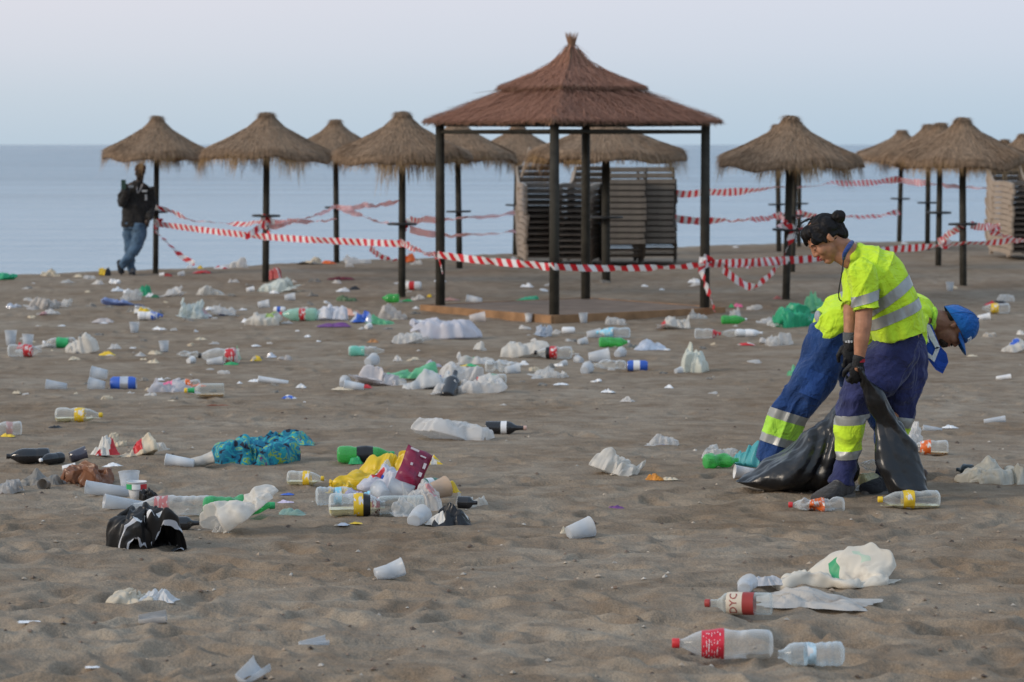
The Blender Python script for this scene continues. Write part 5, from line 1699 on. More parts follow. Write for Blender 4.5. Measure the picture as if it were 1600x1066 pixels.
def sim_bag(seed, closed=False, n=50, m=38, comp=0.80, puff=0.10, press=(0.006, 0.0011), steps=(26, 34), dents=7):
    """a film bag: two sheets sealed round the edge, blown up, then let go slack and dented, so the wrinkles and folds form by themselves"""
    rg = np.random.RandomState(seed)
    u, v = np.meshgrid(np.linspace(0, 1, n), np.linspace(0, 1, m), indexing='ij')
    ly = m / n
    e = 1.0 / (n - 1)
    dome = np.sin(math.pi * np.clip(u, 0, 1)) ** 0.5 * np.sin(math.pi * v) ** 0.5
    nz = lambda f, k: vnoise(u * f + 3.1 * k, v * f * ly + 1.7 * k, seed + k)
    P = np.zeros((2, n, m, 3))
    bend = 0.25 * rg.uniform(-1, 1)
    for l in range(2):
        P[l, ..., 0] = (u - .5) * comp + 0.05 * nz(2.5, 3)
        P[l, ..., 1] = (v - .5) * ly * comp + bend * (u - .5) ** 2 + 0.05 * nz(2.5, 4)
        P[l, ..., 2] = 0.16 + (0.10 if l else -0.10) * dome + 0.03 * nz(6, 6 + l) + 0.02 * nz(13, 8 + l)
    Q = P.copy()
    d1 = e * 2 ** .5
    slack = 1 + 0.05 * nz(3, 40)
    spots = [(rg.uniform(.12, .9), rg.uniform(.12, .88), rg.uniform(.07, .2), rg.uniform(.5, 1.0), rg.randint(0, 3) > 0) for _ in range(dents)]
    def con(A, B, rest, ks, kc):
        d = B - A
        L_ = np.sqrt((d * d).sum(-1, keepdims=True)) + 1e-9
        k = np.where(L_ > rest, ks, kc) * 0.5 * (L_ - rest) / L_
        c = d * k
        A += c
        B -= c
    T = steps[0] + steps[1]
    for st_ in range(T):
        vel = (P - Q) * (0.80 if st_ < steps[0] else 0.72)
        Q = P.copy()
        P = P + vel
        P[..., 2] -= 0.0017
        du = np.gradient(P, axis=1)
        dv = np.gradient(P, axis=2)
        N = np.cross(du, dv)
        N /= np.linalg.norm(N, axis=-1, keepdims=True) + 1e-12
        N[0] *= -1
        P += N * (press[0] if st_ < steps[0] else press[1])
        if steps[0] <= st_ < steps[0] + 12:
            for (a_, b_, r_, f_, top) in spots:
                w = np.exp(-(((u - a_) ** 2 + ((v - b_) * ly) ** 2) / r_ ** 2))
                P[1, ..., 2] -= 0.011 * f_ * w
        for it in range(5):
            for o in (0, 1):
                con(P[:, o:n - 1:2], P[:, o + 1:n:2], e, 1.0, 0.45)
                con(P[:, :, o:m - 1:2], P[:, :, o + 1:m:2], e, 1.0, 0.45)
                con(P[:, o:n - 1:2, :-1], P[:, o + 1:n:2, 1:], d1, 0.8, 0.2)
                con(P[:, o:n - 1:2, 1:], P[:, o + 1:n:2, :-1], d1, 0.8, 0.2)
            for o in (0, 1, 2, 3):
                A, B = P[:, o:n - 2:4], P[:, o + 2:n:4]
                k_ = min(A.shape[1], B.shape[1])
                con(A[:, :k_], B[:, :k_], 1.7 * e, 0.0, 0.2)
                A, B = P[:, :, o:m - 2:4], P[:, :, o + 2:m:4]
                k_ = min(A.shape[2], B.shape[2])
                con(A[:, :, :k_], B[:, :, :k_], 1.7 * e, 0.0, 0.2)
            for sl in ([np.s_[:, 0], np.s_[:, :, 0], np.s_[:, :, -1]] + ([np.s_[:, -1]] if closed or st_ < steps[0] else [])):
                P[sl] = P[sl].mean(0)
            gap = P[0, ..., 2] + 0.004 - P[1, ..., 2]
            w = gap > 0
            w[0] = w[-1] = False
            P[0, ..., 2][w] -= gap[w] * .5
            P[1, ..., 2][w] += gap[w] * .5
            lo = P[..., 2] < 0.001
            P[..., 2][lo] = 0.001
            for ax in (0, 1):
                P[..., ax][lo] = P[..., ax][lo] * .5 + Q[..., ax][lo] * .5
    # finer crinkles of the film, along its own surface
    du, dv = np.gradient(P, axis=1), np.gradient(P, axis=2)
    N = np.cross(du, dv)
    N /= np.linalg.norm(N, axis=-1, keepdims=True) + 1e-12
    N[0] *= -1
    edge_ = np.clip(np.minimum(np.minimum(u, v * ly), (1 - v) * ly) / 0.06, 0, 1)
    for l in range(2):
        W_ = np.stack([u + .12 * nz(2, 50 + l), v * ly + .12 * nz(2, 52 + l), 0 * u + .3 * l], -1).reshape(-1, 3)
        k = (0.0085 * crumple(W_, seed + l, 3.4, 2, 3) + 0.0040 * crumple(W_, seed + 5 + l, 8.5, 2, 3)).reshape(n, m)
        P[l] += N[l] * (k * edge_)[..., None]
    P[..., 2] = np.maximum(P[..., 2], 0.001)
    z = P[1, ..., 2]                                        # no needle-thin peaks
    for _ in range(10):
        avg = (np.roll(z, 1, 0) + np.roll(z, -1, 0) + np.roll(z, 1, 1) + np.roll(z, -1, 1)) / 4
        bad = z > avg + 0.012
        bad[:, 0] = bad[:, -1] = False
        z[bad] = avg[bad] + 0.006
    return P

_sim = {}
def film_shape(seed, mouth):
    closed = mouth < 0.28
    k = (closed, seed % 7)
    if k not in _sim:
        q = seed % 7
        _sim[k] = sim_bag(900 + 13 * q + (500 if closed else 0), closed, comp=(0.80, 0.74, 0.84, 0.70, 0.78, 0.66, 0.82)[q], press=(0.006, (0.0021, 0.0023, 0.0026, 0.0022, 0.0024, 0.0025, 0.0022)[q]), dents=(8, 10, 7, 11, 9, 12, 14)[q])
    return _sim[k]

def bag(px, py, wpx, hpx, label, mat=WBAG, yaw=0.0, mouth=0.7, seed=1, depth=None, patches=(), handles=False, amp=0.13, res=None, cat='plastic bag', name='plastic_bag', group=None, peak=0.4, lift=0.0, freq=1.0, tilt=0.0):
    """thin film bag collapsed on the sand"""
    g, s = s_of(px, py)
    L, H = wpx * s, hpx * s * 0.90
    W = depth if depth else min(max(0.60 * L, 0.9 * H), 0.42)
    yr = math.radians(yaw)
    roll = 0.0
    if lift == 0 and tilt == 0 and cat != 'cloth':         # slumped a little to one side, partly sunk
        tilt, roll = 0.26 * math.sin(seed * 1.3 + .4), 0.30 * math.sin(seed * 2.1)
        lift = -0.02 * H
    t = thing(name, label, cat, (g[0], g[1], settle(g, L * .8, yr, .4) - 0.004 + lift), (roll, -tilt, yr), group)
    S = film_shape(seed, mouth).copy()
    if seed % 2: S[..., 1] *= -1
    if (seed // 3) % 2 and mouth < .5: S[..., 0] *= -1
    step = 1 if wpx > 26 else 2 if wpx > 14 else 3
    S = S[:, ::step, ::step]
    n, m = S.shape[1:3]
    lo, hi = S.reshape(-1, 3).min(0), S.reshape(-1, 3).max(0)
    ex = abs(math.cos(yr)) * L + 0.0
    P = (S - (lo + hi) * .5 * [1, 1, 0] - lo * [0, 0, 1]) / (hi - lo) * [L, W, H]
    # ragged outline, tapered towards the tied end, creased
    A_, B_ = np.clip(2 * P[..., 0] / L, -1, 1), np.clip(2 * P[..., 1] / W, -1, 1)
    P[..., 0] *= np.sqrt(1 - 0.34 * B_ ** 2)
    P[..., 1] *= np.sqrt(1 - 0.34 * A_ ** 2)
    un = np.linspace(0, 1, n)[None, :, None]
    P[..., 1] *= 0.62 + 0.38 * np.clip(un * 2.2, 0, 1) ** .7
    P[..., 2] *= 0.70 + 0.30 * np.clip(un * 3.0, 0, 1)
    th_ = np.arctan2(P[..., 1] / W, P[..., 0] / L)
    lob = 1 + 0.13 * np.sin(3 * th_ + seed) + 0.09 * np.sin(5 * th_ + 2.3 * seed) + 0.06 * np.sin(11 * th_ + 1.7 * seed)
    P[..., 0] *= lob
    P[..., 1] *= lob
    Q = P.reshape(-1, 3) / max(L, .05)
    zf = np.clip(P[..., 2] / (0.25 * H), 0, 1)
    c1 = crumple(Q * [1, 1, 1.4], seed, 2.6, 2, 3).reshape(2, n, m)
    c2 = crumple(Q * [.7, 1.2, 1.2], seed + 3, 6.5, 2, 4).reshape(2, n, m)
    P[..., 2] += H * (0.10 * c1 + 0.050 * c2) * zf
    P[..., 0] += L * (0.020 * c1 + 0.010 * c2)
    P[..., 1] += W * (0.050 * crumple(Q, seed + 9, 2.9, 2, 3).reshape(2, n, m) + 0.016 * c2)
    P[..., 2] = np.maximum(P[..., 2], 0.0)
    idx = np.arange(2 * n * m).reshape(2, n, m)
    for sl in ([0], ):
        idx[1, 0] = idx[0, 0]
        idx[1, :, 0] = idx[0, :, 0]
        idx[1, :, -1] = idx[0, :, -1]
        if mouth < .28: idx[1, -1] = idx[0, -1]
    F, mi = [], []
    mats = [mat] + [p[4] for p in patches]
    flip = (S[0, 0, 0, 0] > S[0, -1, 0, 0]) != (S[0, 0, 0, 1] > S[0, 0, -1, 1])
    for l in (0, 1):
        for i in range(n - 1):
            for j in range(m - 1):
                if handles and l >= 0 and i > n * .80 and (0.30 < j / m < 0.70 or j / m < .10 or j / m > .90): continue
                q = [int(idx[l, i, j]), int(idx[l, i + 1, j]), int(idx[l, i + 1, j + 1]), int(idx[l, i, j + 1])]
                if l == (1 if flip else 0): q = q[::-1]
                q = list(dict.fromkeys(q))
                if len(q) < 3: continue
                F.append(tuple(q))
                vv = .5 * (j + .5) / m if l else .5 + .5 * (1 - (j + .5) / m)
                uu, mm = (i + .5) / n, 0
                for k, (u0, u1, v0, v1, _) in enumerate(patches):
                    if u0 <= uu < u1 and v0 <= vv < v1: mm = k + 1
                mi.append(mm)
    used = np.unique(np.concatenate([np.array(q) for q in F]))
    rm = np.full(2 * n * m, -1)
    rm[used] = np.arange(len(used))
    F = [tuple(int(rm[i]) for i in q) for q in F]
    if wpx > 24 and lift <= 0 and abs(tilt) < .3 and not depth and cat == 'plastic bag' and not handles:   # a loose, flattened corner of the film beside the bulge
        k_ = 13
        a2, b2 = np.meshgrid(np.linspace(-.5, .5, k_), np.linspace(-.5, .5, k_), indexing='ij')
        q3 = np.stack([a2, b2 * .7, a2 * 0], -1).reshape(-1, 3)
        e2 = 1 + 0.25 * np.sin(3 * np.arctan2(b2, a2) + seed) + .12 * np.sin(7 * np.arctan2(b2, a2) + 2 * seed)
        z2 = H * (0.10 + 0.22 * np.abs(crumple(q3, seed, 2.4, 2, 3)).reshape(k_, k_)) * np.clip(1.1 - np.hypot(a2, b2) * 1.6, 0.05, 1)
        sg = 1 if seed % 2 else -1
        V2 = np.stack([a2 * e2 * L * .62 + sg * L * .34, b2 * e2 * W * .9 - W * .28, np.maximum(z2, .002)], -1).reshape(-1, 3)
        V2[:, :2] += 0.03 * L * np.stack([crumple(q3, seed + 4, 2, 1, 3), crumple(q3, seed + 6, 2, 1, 3)], -1)
        i2 = np.arange(k_ * k_).reshape(k_, k_)
        link('loose_corner', V2, np.stack([i2[:-1, :-1], i2[1:, :-1], i2[1:, 1:], i2[:-1, 1:]], -1).reshape(-1, 4), mat, t, smooth=False)
    o = link('bag_film', P.reshape(-1, 3)[used], F, mats, t, smooth=wpx > 50, midx=mi)
    if wpx > 50:
        md = o.modifiers.new('subdivision', 'SUBSURF')
        md.levels = md.render_levels = 1
    return t

def scrap(px, py, wpx, hpx, label, mat=PAPER, yaw=0.0, seed=1, name='wrapper', cat='wrapper', res=None, depth=None, group=None, curl=0.4, mats=None, lift=0.0, stripes=0):
    """crumpled sheet: paper, foil, film or cloth lying in folds"""
    g, s = s_of(px, py)
    L, H = wpx * s, hpx * s
    W = depth if depth else 0.65 * L
    n = res or (34 if wpx > 55 else 16 if wpx > 22 else 9)
    t = thing(name, label, cat, (g[0], g[1], settle(g, L * .8, math.radians(yaw), .6) + lift), (0, 0, math.radians(yaw)), group)
    u, v = np.meshgrid(np.linspace(-.5, .5, n), np.linspace(-.5, .5, n), indexing='ij')
    rg = np.random.RandomState(seed)
    edge = 1 + 0.16 * vnoise(np.arctan2(v, u) * 2.2, u * 0, seed) + 0.08 * vnoise(np.arctan2(v, u) * 7, u * 0, seed + 1)
    Q = np.stack([u * L / max(L, W), v * W / max(L, W), u * 0], -1).reshape(-1, 3)
    k = 0.75 * crumple(Q, seed, 2.6, 3, 4) + 0.5 * np.abs(crumple(Q, seed + 1, 1.1, 1, 3))
    k = k.reshape(n, n)
    dome = np.clip(1 - (2 * np.abs(u)) ** 2.5, 0, 1) * np.clip(1 - (2 * np.abs(v)) ** 2.5, 0, 1)
    z = H * (0.05 + dome * (0.40 + curl * np.clip(k, -0.7, 1.1)))
    X = u * L * edge + 0.06 * L * crumple(Q, seed + 7, 1.5, 1, 3).reshape(n, n)
    Y = v * W * edge + 0.06 * W * crumple(Q, seed + 8, 1.5, 1, 3).reshape(n, n)
    P = np.stack([X, Y, np.maximum(z, 0.003)], -1).reshape(-1, 3)
    idx = np.arange(n * n).reshape(n, n)
    F = [tuple(int(x) for x in q) for q in np.stack([idx[:-1, :-1], idx[1:, :-1], idx[1:, 1:], idx[:-1, 1:]], -1).reshape(-1, 4)]
    mi = None
    ml = [mat] + list(mats or [])
    if mats:
        w = np.floor((vnoise(u * 3.1, v * 3.1 + seed, seed + 2) + 1) * 0.5 * (len(ml) + 0.6)).astype(int).clip(0, len(ml) - 1)
        mi = w[:-1, :-1].ravel()
    link('sheet', P, F, ml, t, smooth=False, midx=mi)
    return t

def can(px, py, lpx, ang, label, mat=REDP, band=None):
    g, s = s_of(px, py)
    L = lpx * s / max(abs(math.cos(math.radians(ang))), .4)
    r = L * 0.27
    t = thing('drink_can', label, 'can', (g[0], g[1], g[2] + r * .93), (0, 0, math.radians(ang)))
    v, f = lathe([(-L / 2, r * .78), (-L / 2 + .03 * L, r * .8), (-L / 2 + .1 * L, r), (L / 2 - .14 * L, r), (L / 2 - .03 * L, r * .82), (L / 2, r * .82), (L / 2 - .02 * L, r * .74)], 20, 'x')
    link('can_wall', v, f, mat, t)
    v, f = lathe([(L / 2 - .025 * L, r * .80), (L / 2 + .004 * L, r * .83), (L / 2 + .004 * L, r * .76), (L / 2 - .012 * L, r * .72)], 20, 'x', False, True)
    link('rim', v, f, SILVER, t)
    if band:
        v, f = lathe([(-.12 * L, r * 1.01), (.2 * L, r * 1.01)], 20, 'x', False, False)
        link('band', v, f, band, t)
    return t

# ------------------------------------------------------------------ litter: what lies where, foreground first
SACK = film((0.70, 0.64, 0.54), 0, 0.18, 0.55, 0.6)
bag(1297, 912, 184, 68, 'big woven white sack with a green print, open end to the right', SACK, 4, 0.85, 91, 0.34, [(.50, .58, .19, .29, film((0.04, 0.33, 0.14), 0, .1, .5, .3)), (.72, .80, .20, .26, film((0.50, 0.60, 0.46), 0, .1, .5, .3))], cat='sack', name='sack', tilt=.04)
scrap(1262, 948, 190, 20, 'torn dirty grey paper bag spread flat in front of the big sack', film((0.50, 0.47, 0.43), 0, .15, .6, .7), -12, 52, 'torn_paper', 'paper', 44, 0.26, curl=.8)
scrap(1196, 918, 60, 20, 'frayed pale end of the torn paper behind the spirit bottle', film((0.62, 0.61, 0.62), 0.1, .2, .5, .2), 20, 53, 'torn_paper', 'paper')
cup(1165, 936, 36, 75, 'crushed frosted cup standing on end behind the spirit bottle', CUPM, .42, 0, False, crush=.5)
lab_c = solid((0.66, 0.56, 0.44), 0.6, 0.06, 8, 0.3)
lab_r = solid((0.33, 0.045, 0.04), 0.5, 0.1, 8, 0.3)
b = bottle(1150, 962, 118, 170, 'clear glass spirit bottle with cream and dark red label and red cap', GLASS, SPIRIT, 0.155, lab_r, [(.24, .40, lab_r), (.40, .62, lab_c)], seg=28, text=('DYC', .515, .150, lab_r, 0))
b.rotation_euler = (0, 0.03, math.radians(166))
lab_k = solid((0.60, 0.022, 0.045), 0.38, 0.06, 8)
b = bottle(1128, 1024, 164, 176, 'big clear cola bottle with red label and red cap in the foreground', CLEAR, SODA, 0.150, REDP, [(.48, .70, lab_k)], seg=32)
pr = random.Random(5)
pt = []
Lb = 164 * s_of(1128, 1024)[1]
for i in range(60):                                         # fine print on the label
    th = pr.uniform(-.9, 1.0); xx = pr.choice([.52, .545, .57, .60, .625, .65, .675]) + pr.uniform(-.004, .004)
    rr_ = Lb * .150 * np.interp(xx, [q[0] for q in SODA], [q[1] for q in SODA]) * 1.012 + .0012
    w_, h_ = Lb * pr.uniform(.002, .004), pr.uniform(.02, .10)
    a0 = []
    for da, dx in ((-h_, -w_), (-h_, w_), (h_, w_), (h_, -w_)):
        a0.append((xx * Lb - Lb / 2 + dx, rr_ * math.cos(th + da), rr_ * math.sin(th + da)))
    pt.append((a0, [(0, 1, 2, 3)]))
link('fine_print', *join(*pt), WHITEP, b, smooth=False)
b = bottle(1264, 1038, 112, 184, 'small clear water bottle with pale blue label lying against the big cola bottle', CLEARB, WATER, 0.185, None, [(.42, .55, solid((0.50, 0.66, 0.74), .4, .35, 40))], seg=30)
cup(393, 1066, 60, 42, 'frosted half of a broken cup at the bottom edge of the sand', CUPM, .40, .35, False, half=True)
cup(490, 1012, 50, 22, 'long curved sliver of a frosted cup on the near sand', CUPM, .22, 0, False, half=True)
cup(238, 975, 46, 5, 'arched piece of a frosted cup poking from the near sand', film((0.62, 0.60, 0.58), .25, .3, .4, .2), .30, 0, False, half=True)
scrap(299, 992, 24, 7, 'small pale plastic flake below the white rag', WHITEP, 0, 5)
scrap(45, 984, 32, 4, 'thin white flake at the lower left of the sand', WHITEP, 8, 6)
scrap(145, 1055, 22, 6, 'grey shell-like flake near the bottom left corner', WHITEP, 5, 7)
bag(205, 946, 78, 34, 'soiled cream rag twisted on the near left sand', film((0.60, 0.52, 0.40), 0, .15, .6, .35), 12, .2, 61, .18, cat='rag', name='rag', amp=.16)
scrap(248, 946, 56, 22, 'white shredded tissue spilling from the soiled rag', film((0.68, 0.68, 0.68), 0, .2, .6, .2), -8, 62, 'tissue', 'tissue', 26, curl=.9)
cup(906, 836, 50, 24, 'frosted cup lying with its mouth to the right, alone on open sand', CUPM, .40, .10)
scrap(884, 830, 20, 18, 'cream scrap stuck to the bottom of the lone frosted cup', CREAM, 20, 8)
cup(608, 906, 52, 14, 'dented frosted cup lying on the near central sand', CUPM, .36, .12, crush=.35)
bag(958, 742, 84, 46, 'stiff white bag with a hollow in its side, alone right of the heap', WBAG2, -28, .75, 71, .26, amp=.17)
scrap(1021, 752, 26, 18, 'orange fruit peel beside the stiff white bag', solid((0.55, 0.22, 0.03), .6, .3, 20), 0, 9, 'fruit_peel', 'peel')
scrap(1047, 752, 26, 8, 'short pale stick of peel beside the orange one', CREAM, 15, 10, 'fruit_peel', 'peel')
bag(1037, 694, 46, 22, 'small crumpled clear bag with bluish wrapper inside', CBAG, 0, .1, 72, amp=.2, patches=[(.3, .8, .6, .95, BLUEP)])
scrap(962, 786, 26, 8, 'tiny torn purple wrapper on open sand', PURPLE, -10, 11)

# left foreground group
ZIG = film((0.55, 0.56, 0.60), 0, .05, .35, .1)
INK = film((0.016, 0.015, 0.015), 0, .03, .4, .15)
gb = bag(222, 852, 100, 84, 'black carrier bag with grey rim and white marks, gaping toward the camera', INK, -62, .95, 81, .29, [(.955, 1.01, .02, .24, ZIG), (.955, 1.01, .27, .60, ZIG), (.955, 1.01, .64, .98, ZIG), (.83, .86, .30, .48, ZIG), (.70, .73, .05, .2, ZIG), (.80, .87, .10, .13, WHITEP), (.80, .88, .15, .17, WHITEP), (.80, .87, .19, .23, WHITEP), (.80, .88, .26, .28, WHITEP), (.78, .86, .31, .34, WHITEP)], amp=.14, peak=.72, res=(60, 72), freq=.8)
b = bottle(268, 806, 132, 182, 'long ribbed clear cola bottle with faded red label behind the black carrier bag', CLEAR, RIBBED, 0.125, None, [(.54, .70, film((0.62, 0.22, 0.22), .3, .2, .35, .1))], seg=28)
cup(195, 792, 70, 198, 'clear tube-like cup lying just behind the black carrier bag', CUPM, .17, .05)
cup(170, 772, 74, 182, 'crumpled frosted cup lying left of the upright one', CUPM, .17, 0, crush=.25)
cup(203, 770, 36, 105, 'frosted cup leaning upright above the ribbed cola bottle', CUPM, .46, .25, True)
cu = cup(214, 778, 28, 80, 'white cup with green, white and red ring round it', CUPW, .55, .0, True)
bpy.context.view_layer.update()
inv = cu.matrix_world.inverted()
for i, m_ in enumerate((GREENS, WHITEP, REDP)):
    V_ = []
    c_ = cu.location
    for k in range(7):
        th = math.radians(205 + i * 46 + k * 46 / 6)
        for z in (.055, .082): V_.append((c_[0] + .0565 * math.cos(th), c_[1] + .0565 * math.sin(th), c_[2] + z))
    V_ = [tuple(inv @ Vector(q)) for q in V_]
    link('ring_piece', V_, [(2 * k, 2 * k + 2, 2 * k + 3, 2 * k + 1) for k in range(6)], m_, cu, smooth=False)
bag(233, 780, 28, 22, 'small knotted black bag behind the ribbed cola bottle', INK, 0, .1, 82, amp=.16)
bottle(290, 826, 52, 8, 'dark glass bottle half hidden behind the black carrier bag', DARKG, WINE, .22, None)
bottle(374, 806, 118, 8, 'crushed green bottle lying behind the tall white bag', GREENP, SODA, .15, GREENS, crush=.3, seed=4)
bag(386, 828, 122, 62, 'tall white carrier bag leaning up over the crushed green bottle', WBAG2, 188, .8, 91, .24, tilt=-.62, lift=.085)
bag(345, 828, 30, 24, 'torn clear bag corner left of the tall white bag', CBAG, 0, .4, 84, amp=.2)
scrap(457, 800, 42, 14, 'flattened green and clear bottle piece right of the tall white bag', film((0.35, 0.52, 0.45), .3, .3, .3, .1), -6, 12)
scrap(449, 772, 20, 7, 'small bright blue wrapper left of the heap', BLUEP, 0, 13)
scrap(446, 784, 24, 7, 'small lilac wrapper left of the heap', solid((0.60, 0.52, 0.66), .5, .1, 9), 10, 14)
bottle(478, 758, 62, -8, 'clear bottle with yellow label and orange cap behind the heap at left', CLEAR, SODA, .20, YELP, [(.44, .62, YELP)], YLIQ, .3)

# the heap in the middle
bottle(572, 726, 92, 2, 'bright green bottle with black label at the back of the heap', LIMEP, SODA, .15, GREENS, [(.34, .62, BLACKP)], crush=.1)
scrap(556, 728, 20, 22, 'lime scrap against the bright green bottle', GREENS, 0, 15)
bag(586, 762, 124, 60, 'crumpled yellow carrier bag at the back of the heap', YFILM, 8, .5, 97, .32, lift=.03)
bag(536, 770, 50, 26, 'yellow torn corner of film at the left of the heap', YFILM, 20, .3, 99)
bag(640, 806, 56, 30, 'rumpled clear film at the front of the heap', CBAG, -10, .4, 105)
bag(578, 786, 60, 34, 'rumpled white and blue film in the middle of the heap', film((0.66, 0.68, 0.74), .15, .3, .35, .1), 14, .4, 107, patches=[(.3, .6, .1, .35, LBLUE)])
bag(612, 778, 96, 44, 'thin white bag with red and blue print in the heap', film((0.70, 0.70, 0.76), .12, .3, .35, .1), 10, .4, 92, .24, [(.2, .34, .18, .36, REDP), (.34, .5, .12, .26, BLUEP), (.58, .75, .05, .2, LBLUE)], amp=.15, lift=.06)
scrap(552, 776, 40, 26, 'lilac film showing under the printed bag', film((0.52, 0.45, 0.72), .15, .3, .35, .05), 0, 16)
# shiny maroon snack bag leaning in the heap
g, s = s_of(634, 790)
mb = thing('snack_bag', 'shiny maroon snack bag leaning upright in the heap', 'snack bag', (g[0], g[1], g[2] + .10), (math.radians(-22), math.radians(24), math.radians(6)))
V, F, n, m = [], [], 26, 30
for sd_ in (1, -1):
    for i in range(m):
        for j in range(n):
            u, v = j / (n - 1) - .5, i / (m - 1)
            puff = max(0, (1 - abs(2 * u) ** 3)) * max(0, 1 - abs(2 * v - 1) ** 6)
            V.append((u * .135 * (1 + .03 * math.sin(v * 9)), sd_ * (.028 * puff + .0008), v * .215))
P = np.array(V)
P[:, 1] += 0.012 * crumple(P * 10, 5, .8, 2, 4) * (np.abs(P[:, 1]) / .028)
P[:, 2] += .004 * np.sin(P[:, 0] * 60)
F = [(h + i * n + j, h + i * n + j + 1, h + (i + 1) * n + j + 1, h + (i + 1) * n + j) for h in (0, m * n) for i in range(m - 1) for j in range(n - 1)]
link('foil', P, F, MAROON, mb, smooth=False)
for (x, z, w, h) in ((-.030, .196, .045, .010), (.022, .178, .030, .007), (.045, .135, .014, .030), (.040, .085, .016, .022), (-.02, .12, .012, .014)):
    v, f = box((x, -.031, z), (w, .004, h))
    link('print', v, f, film((0.66, 0.58, 0.60), 0, .1, .35, .05), mb, smooth=False)
bottle(560, 806, 96, 4, 'clear bottle with orange and black label at the front of the heap', CLEAR, SODA, .20, None, [(.42, .58, YELP), (.58, .70, BLACKP)], YLIQ, .34)
bottle(528, 788, 74, 12, 'clear water bottle with pale blue label at the left end of the heap', CLEARB, WATER, .22, None, [(.42, .56, LBLUE)])
bottle(604, 804, 120, 188, 'brown necked bottle with red and gold seal pointing left under the heap', GLASS, WINE, .135, None, [(.60, .70, lab_r), (.70, .78, solid((0.55, .33, .08), .4, .1, 9))], lift=.0)
cup(628, 790, 44, 170, 'clear cup wedged in the front of the heap', CUPM, .42, .1, lift=.05)
cup(596, 792, 36, 120, 'round clear cup lid showing above the brown necked bottle', CUPM, .5, .2, lift=.05)
bag(664, 796, 64, 58, 'clear bag of pinkish rubbish at the right of the heap', CBAG, 20, .3, 93, .22, [(.15, .35, .2, .4, film((0.66, 0.30, 0.32), .2, .3, .3, .05))], amp=.16)
cup(682, 792, 50, 30, 'clear cup with beige liquid at the right of the heap', film((0.62, 0.48, 0.36), .2, .3, .3, .05), .42, .1, lift=.05)
cup(652, 816, 40, 70, 'dented clear cup at the foot of the heap', CUPM, .48, .1, crush=.4)
can(668, 768, 30, 40, 'dark green and white can on top of the heap', solid((0.04, 0.16, 0.10), .35, .2, 9), WHITEP)
scrap(694, 784, 44, 50, 'bent yellow carton flap on the right of the heap', YELP, -50, 17, 'carton', 'carton', 18, curl=.2, lift=.05)
scrap(676, 760, 26, 24, 'pale printed wrapper with yellow edge near the can', PAPER, 10, 18, mats=[YELP], lift=.12)
scrap(702, 816, 68, 46, 'torn white carton with dark inside at the right foot of the heap', PAPER, 24, 19, 'carton', 'carton', 20, mats=[BLACKP], curl=.5)
bag(736, 786, 56, 34, 'white cloth-like bag at the far right of the heap', WBAG2, -14, .3, 94, amp=.18)
bottle(732, 794, 36, -14, 'dark bottle base poking from the right end of the heap', DARKG, WINE, .30, None)
scrap(600, 764, 30, 50, 'clear film scrap on the yellow bag', film((0.72, 0.74, 0.74), .5, .3, .3, .05), 0, 20, lift=.06)
scrap(556, 818, 20, 6, 'small pale yellow scrap at the foot of the heap', YELP, 0, 21)
scrap(536, 820, 22, 7, 'small grey flake at the foot of the heap', SILVER, 0, 22)

# white bag and dark bottle, the bright cloth
bag(704, 686, 132, 38, 'long limp white bag lying beside a dark bottle', WBAG, -3, .55, 95, .30, amp=.16)
bottle(792, 678, 68, -4, 'dark wine bottle with small white label and pinkish top beside the limp white bag', DARKG, WINE, .155, solid((0.62, .40, .32), .4, .1, 9), [(.36, .50, WHITEP)])
def bright_cloth():
    m, nt, p, out = new_mat('printed_cloth')
    tc = nt.nodes.new('ShaderNodeTexCoord')
    vo = nt.nodes.new('ShaderNodeTexNoise'); vo.inputs['Scale'].default_value = 13; vo.inputs['Detail'].default_value = 3; vo.inputs['Distortion'].default_value = 1.2
    nt.links.new(tc.outputs['Object'], vo.inputs['Vector'])
    r = nt.nodes.new('ShaderNodeValToRGB'); r.color_ramp.interpolation = 'CONSTANT'
    e = r.color_ramp.elements
    e[0].position, e[0].color = 0, (0.012, 0.014, 0.03, 1)
    e[1].position, e[1].color = .40, (0.012, 0.16, 0.26, 1)
    for po, c in ((.50, (0.02, 0.30, 0.36)), (.58, (0.30, 0.42, 0.05)), (.62, (0.02, 0.22, 0.32)), (.70, (0.16, 0.02, 0.12))):
        x = e.new(po); x.color = (*c, 1)
    nt.links.new(vo.outputs['Fac'], r.inputs[0]); nt.links.new(r.outputs[0], p.inputs['Base Color'])
    p.inputs['Roughness'].default_value = .9
    return m
BC = bright_cloth()
bag(385, 724, 136, 50, 'crumpled turquoise and black printed beach cloth', BC, 4, .1, 96, .50, cat='cloth', name='beach_cloth', amp=.26, res=(90, 90), freq=1.25, peak=.35)
tl = scrap(440, 692, 92, 22, 'flat sleeve-like end of the printed beach cloth', BC, 8, 97, 'beach_cloth', 'cloth', 30, .3, curl=.9)

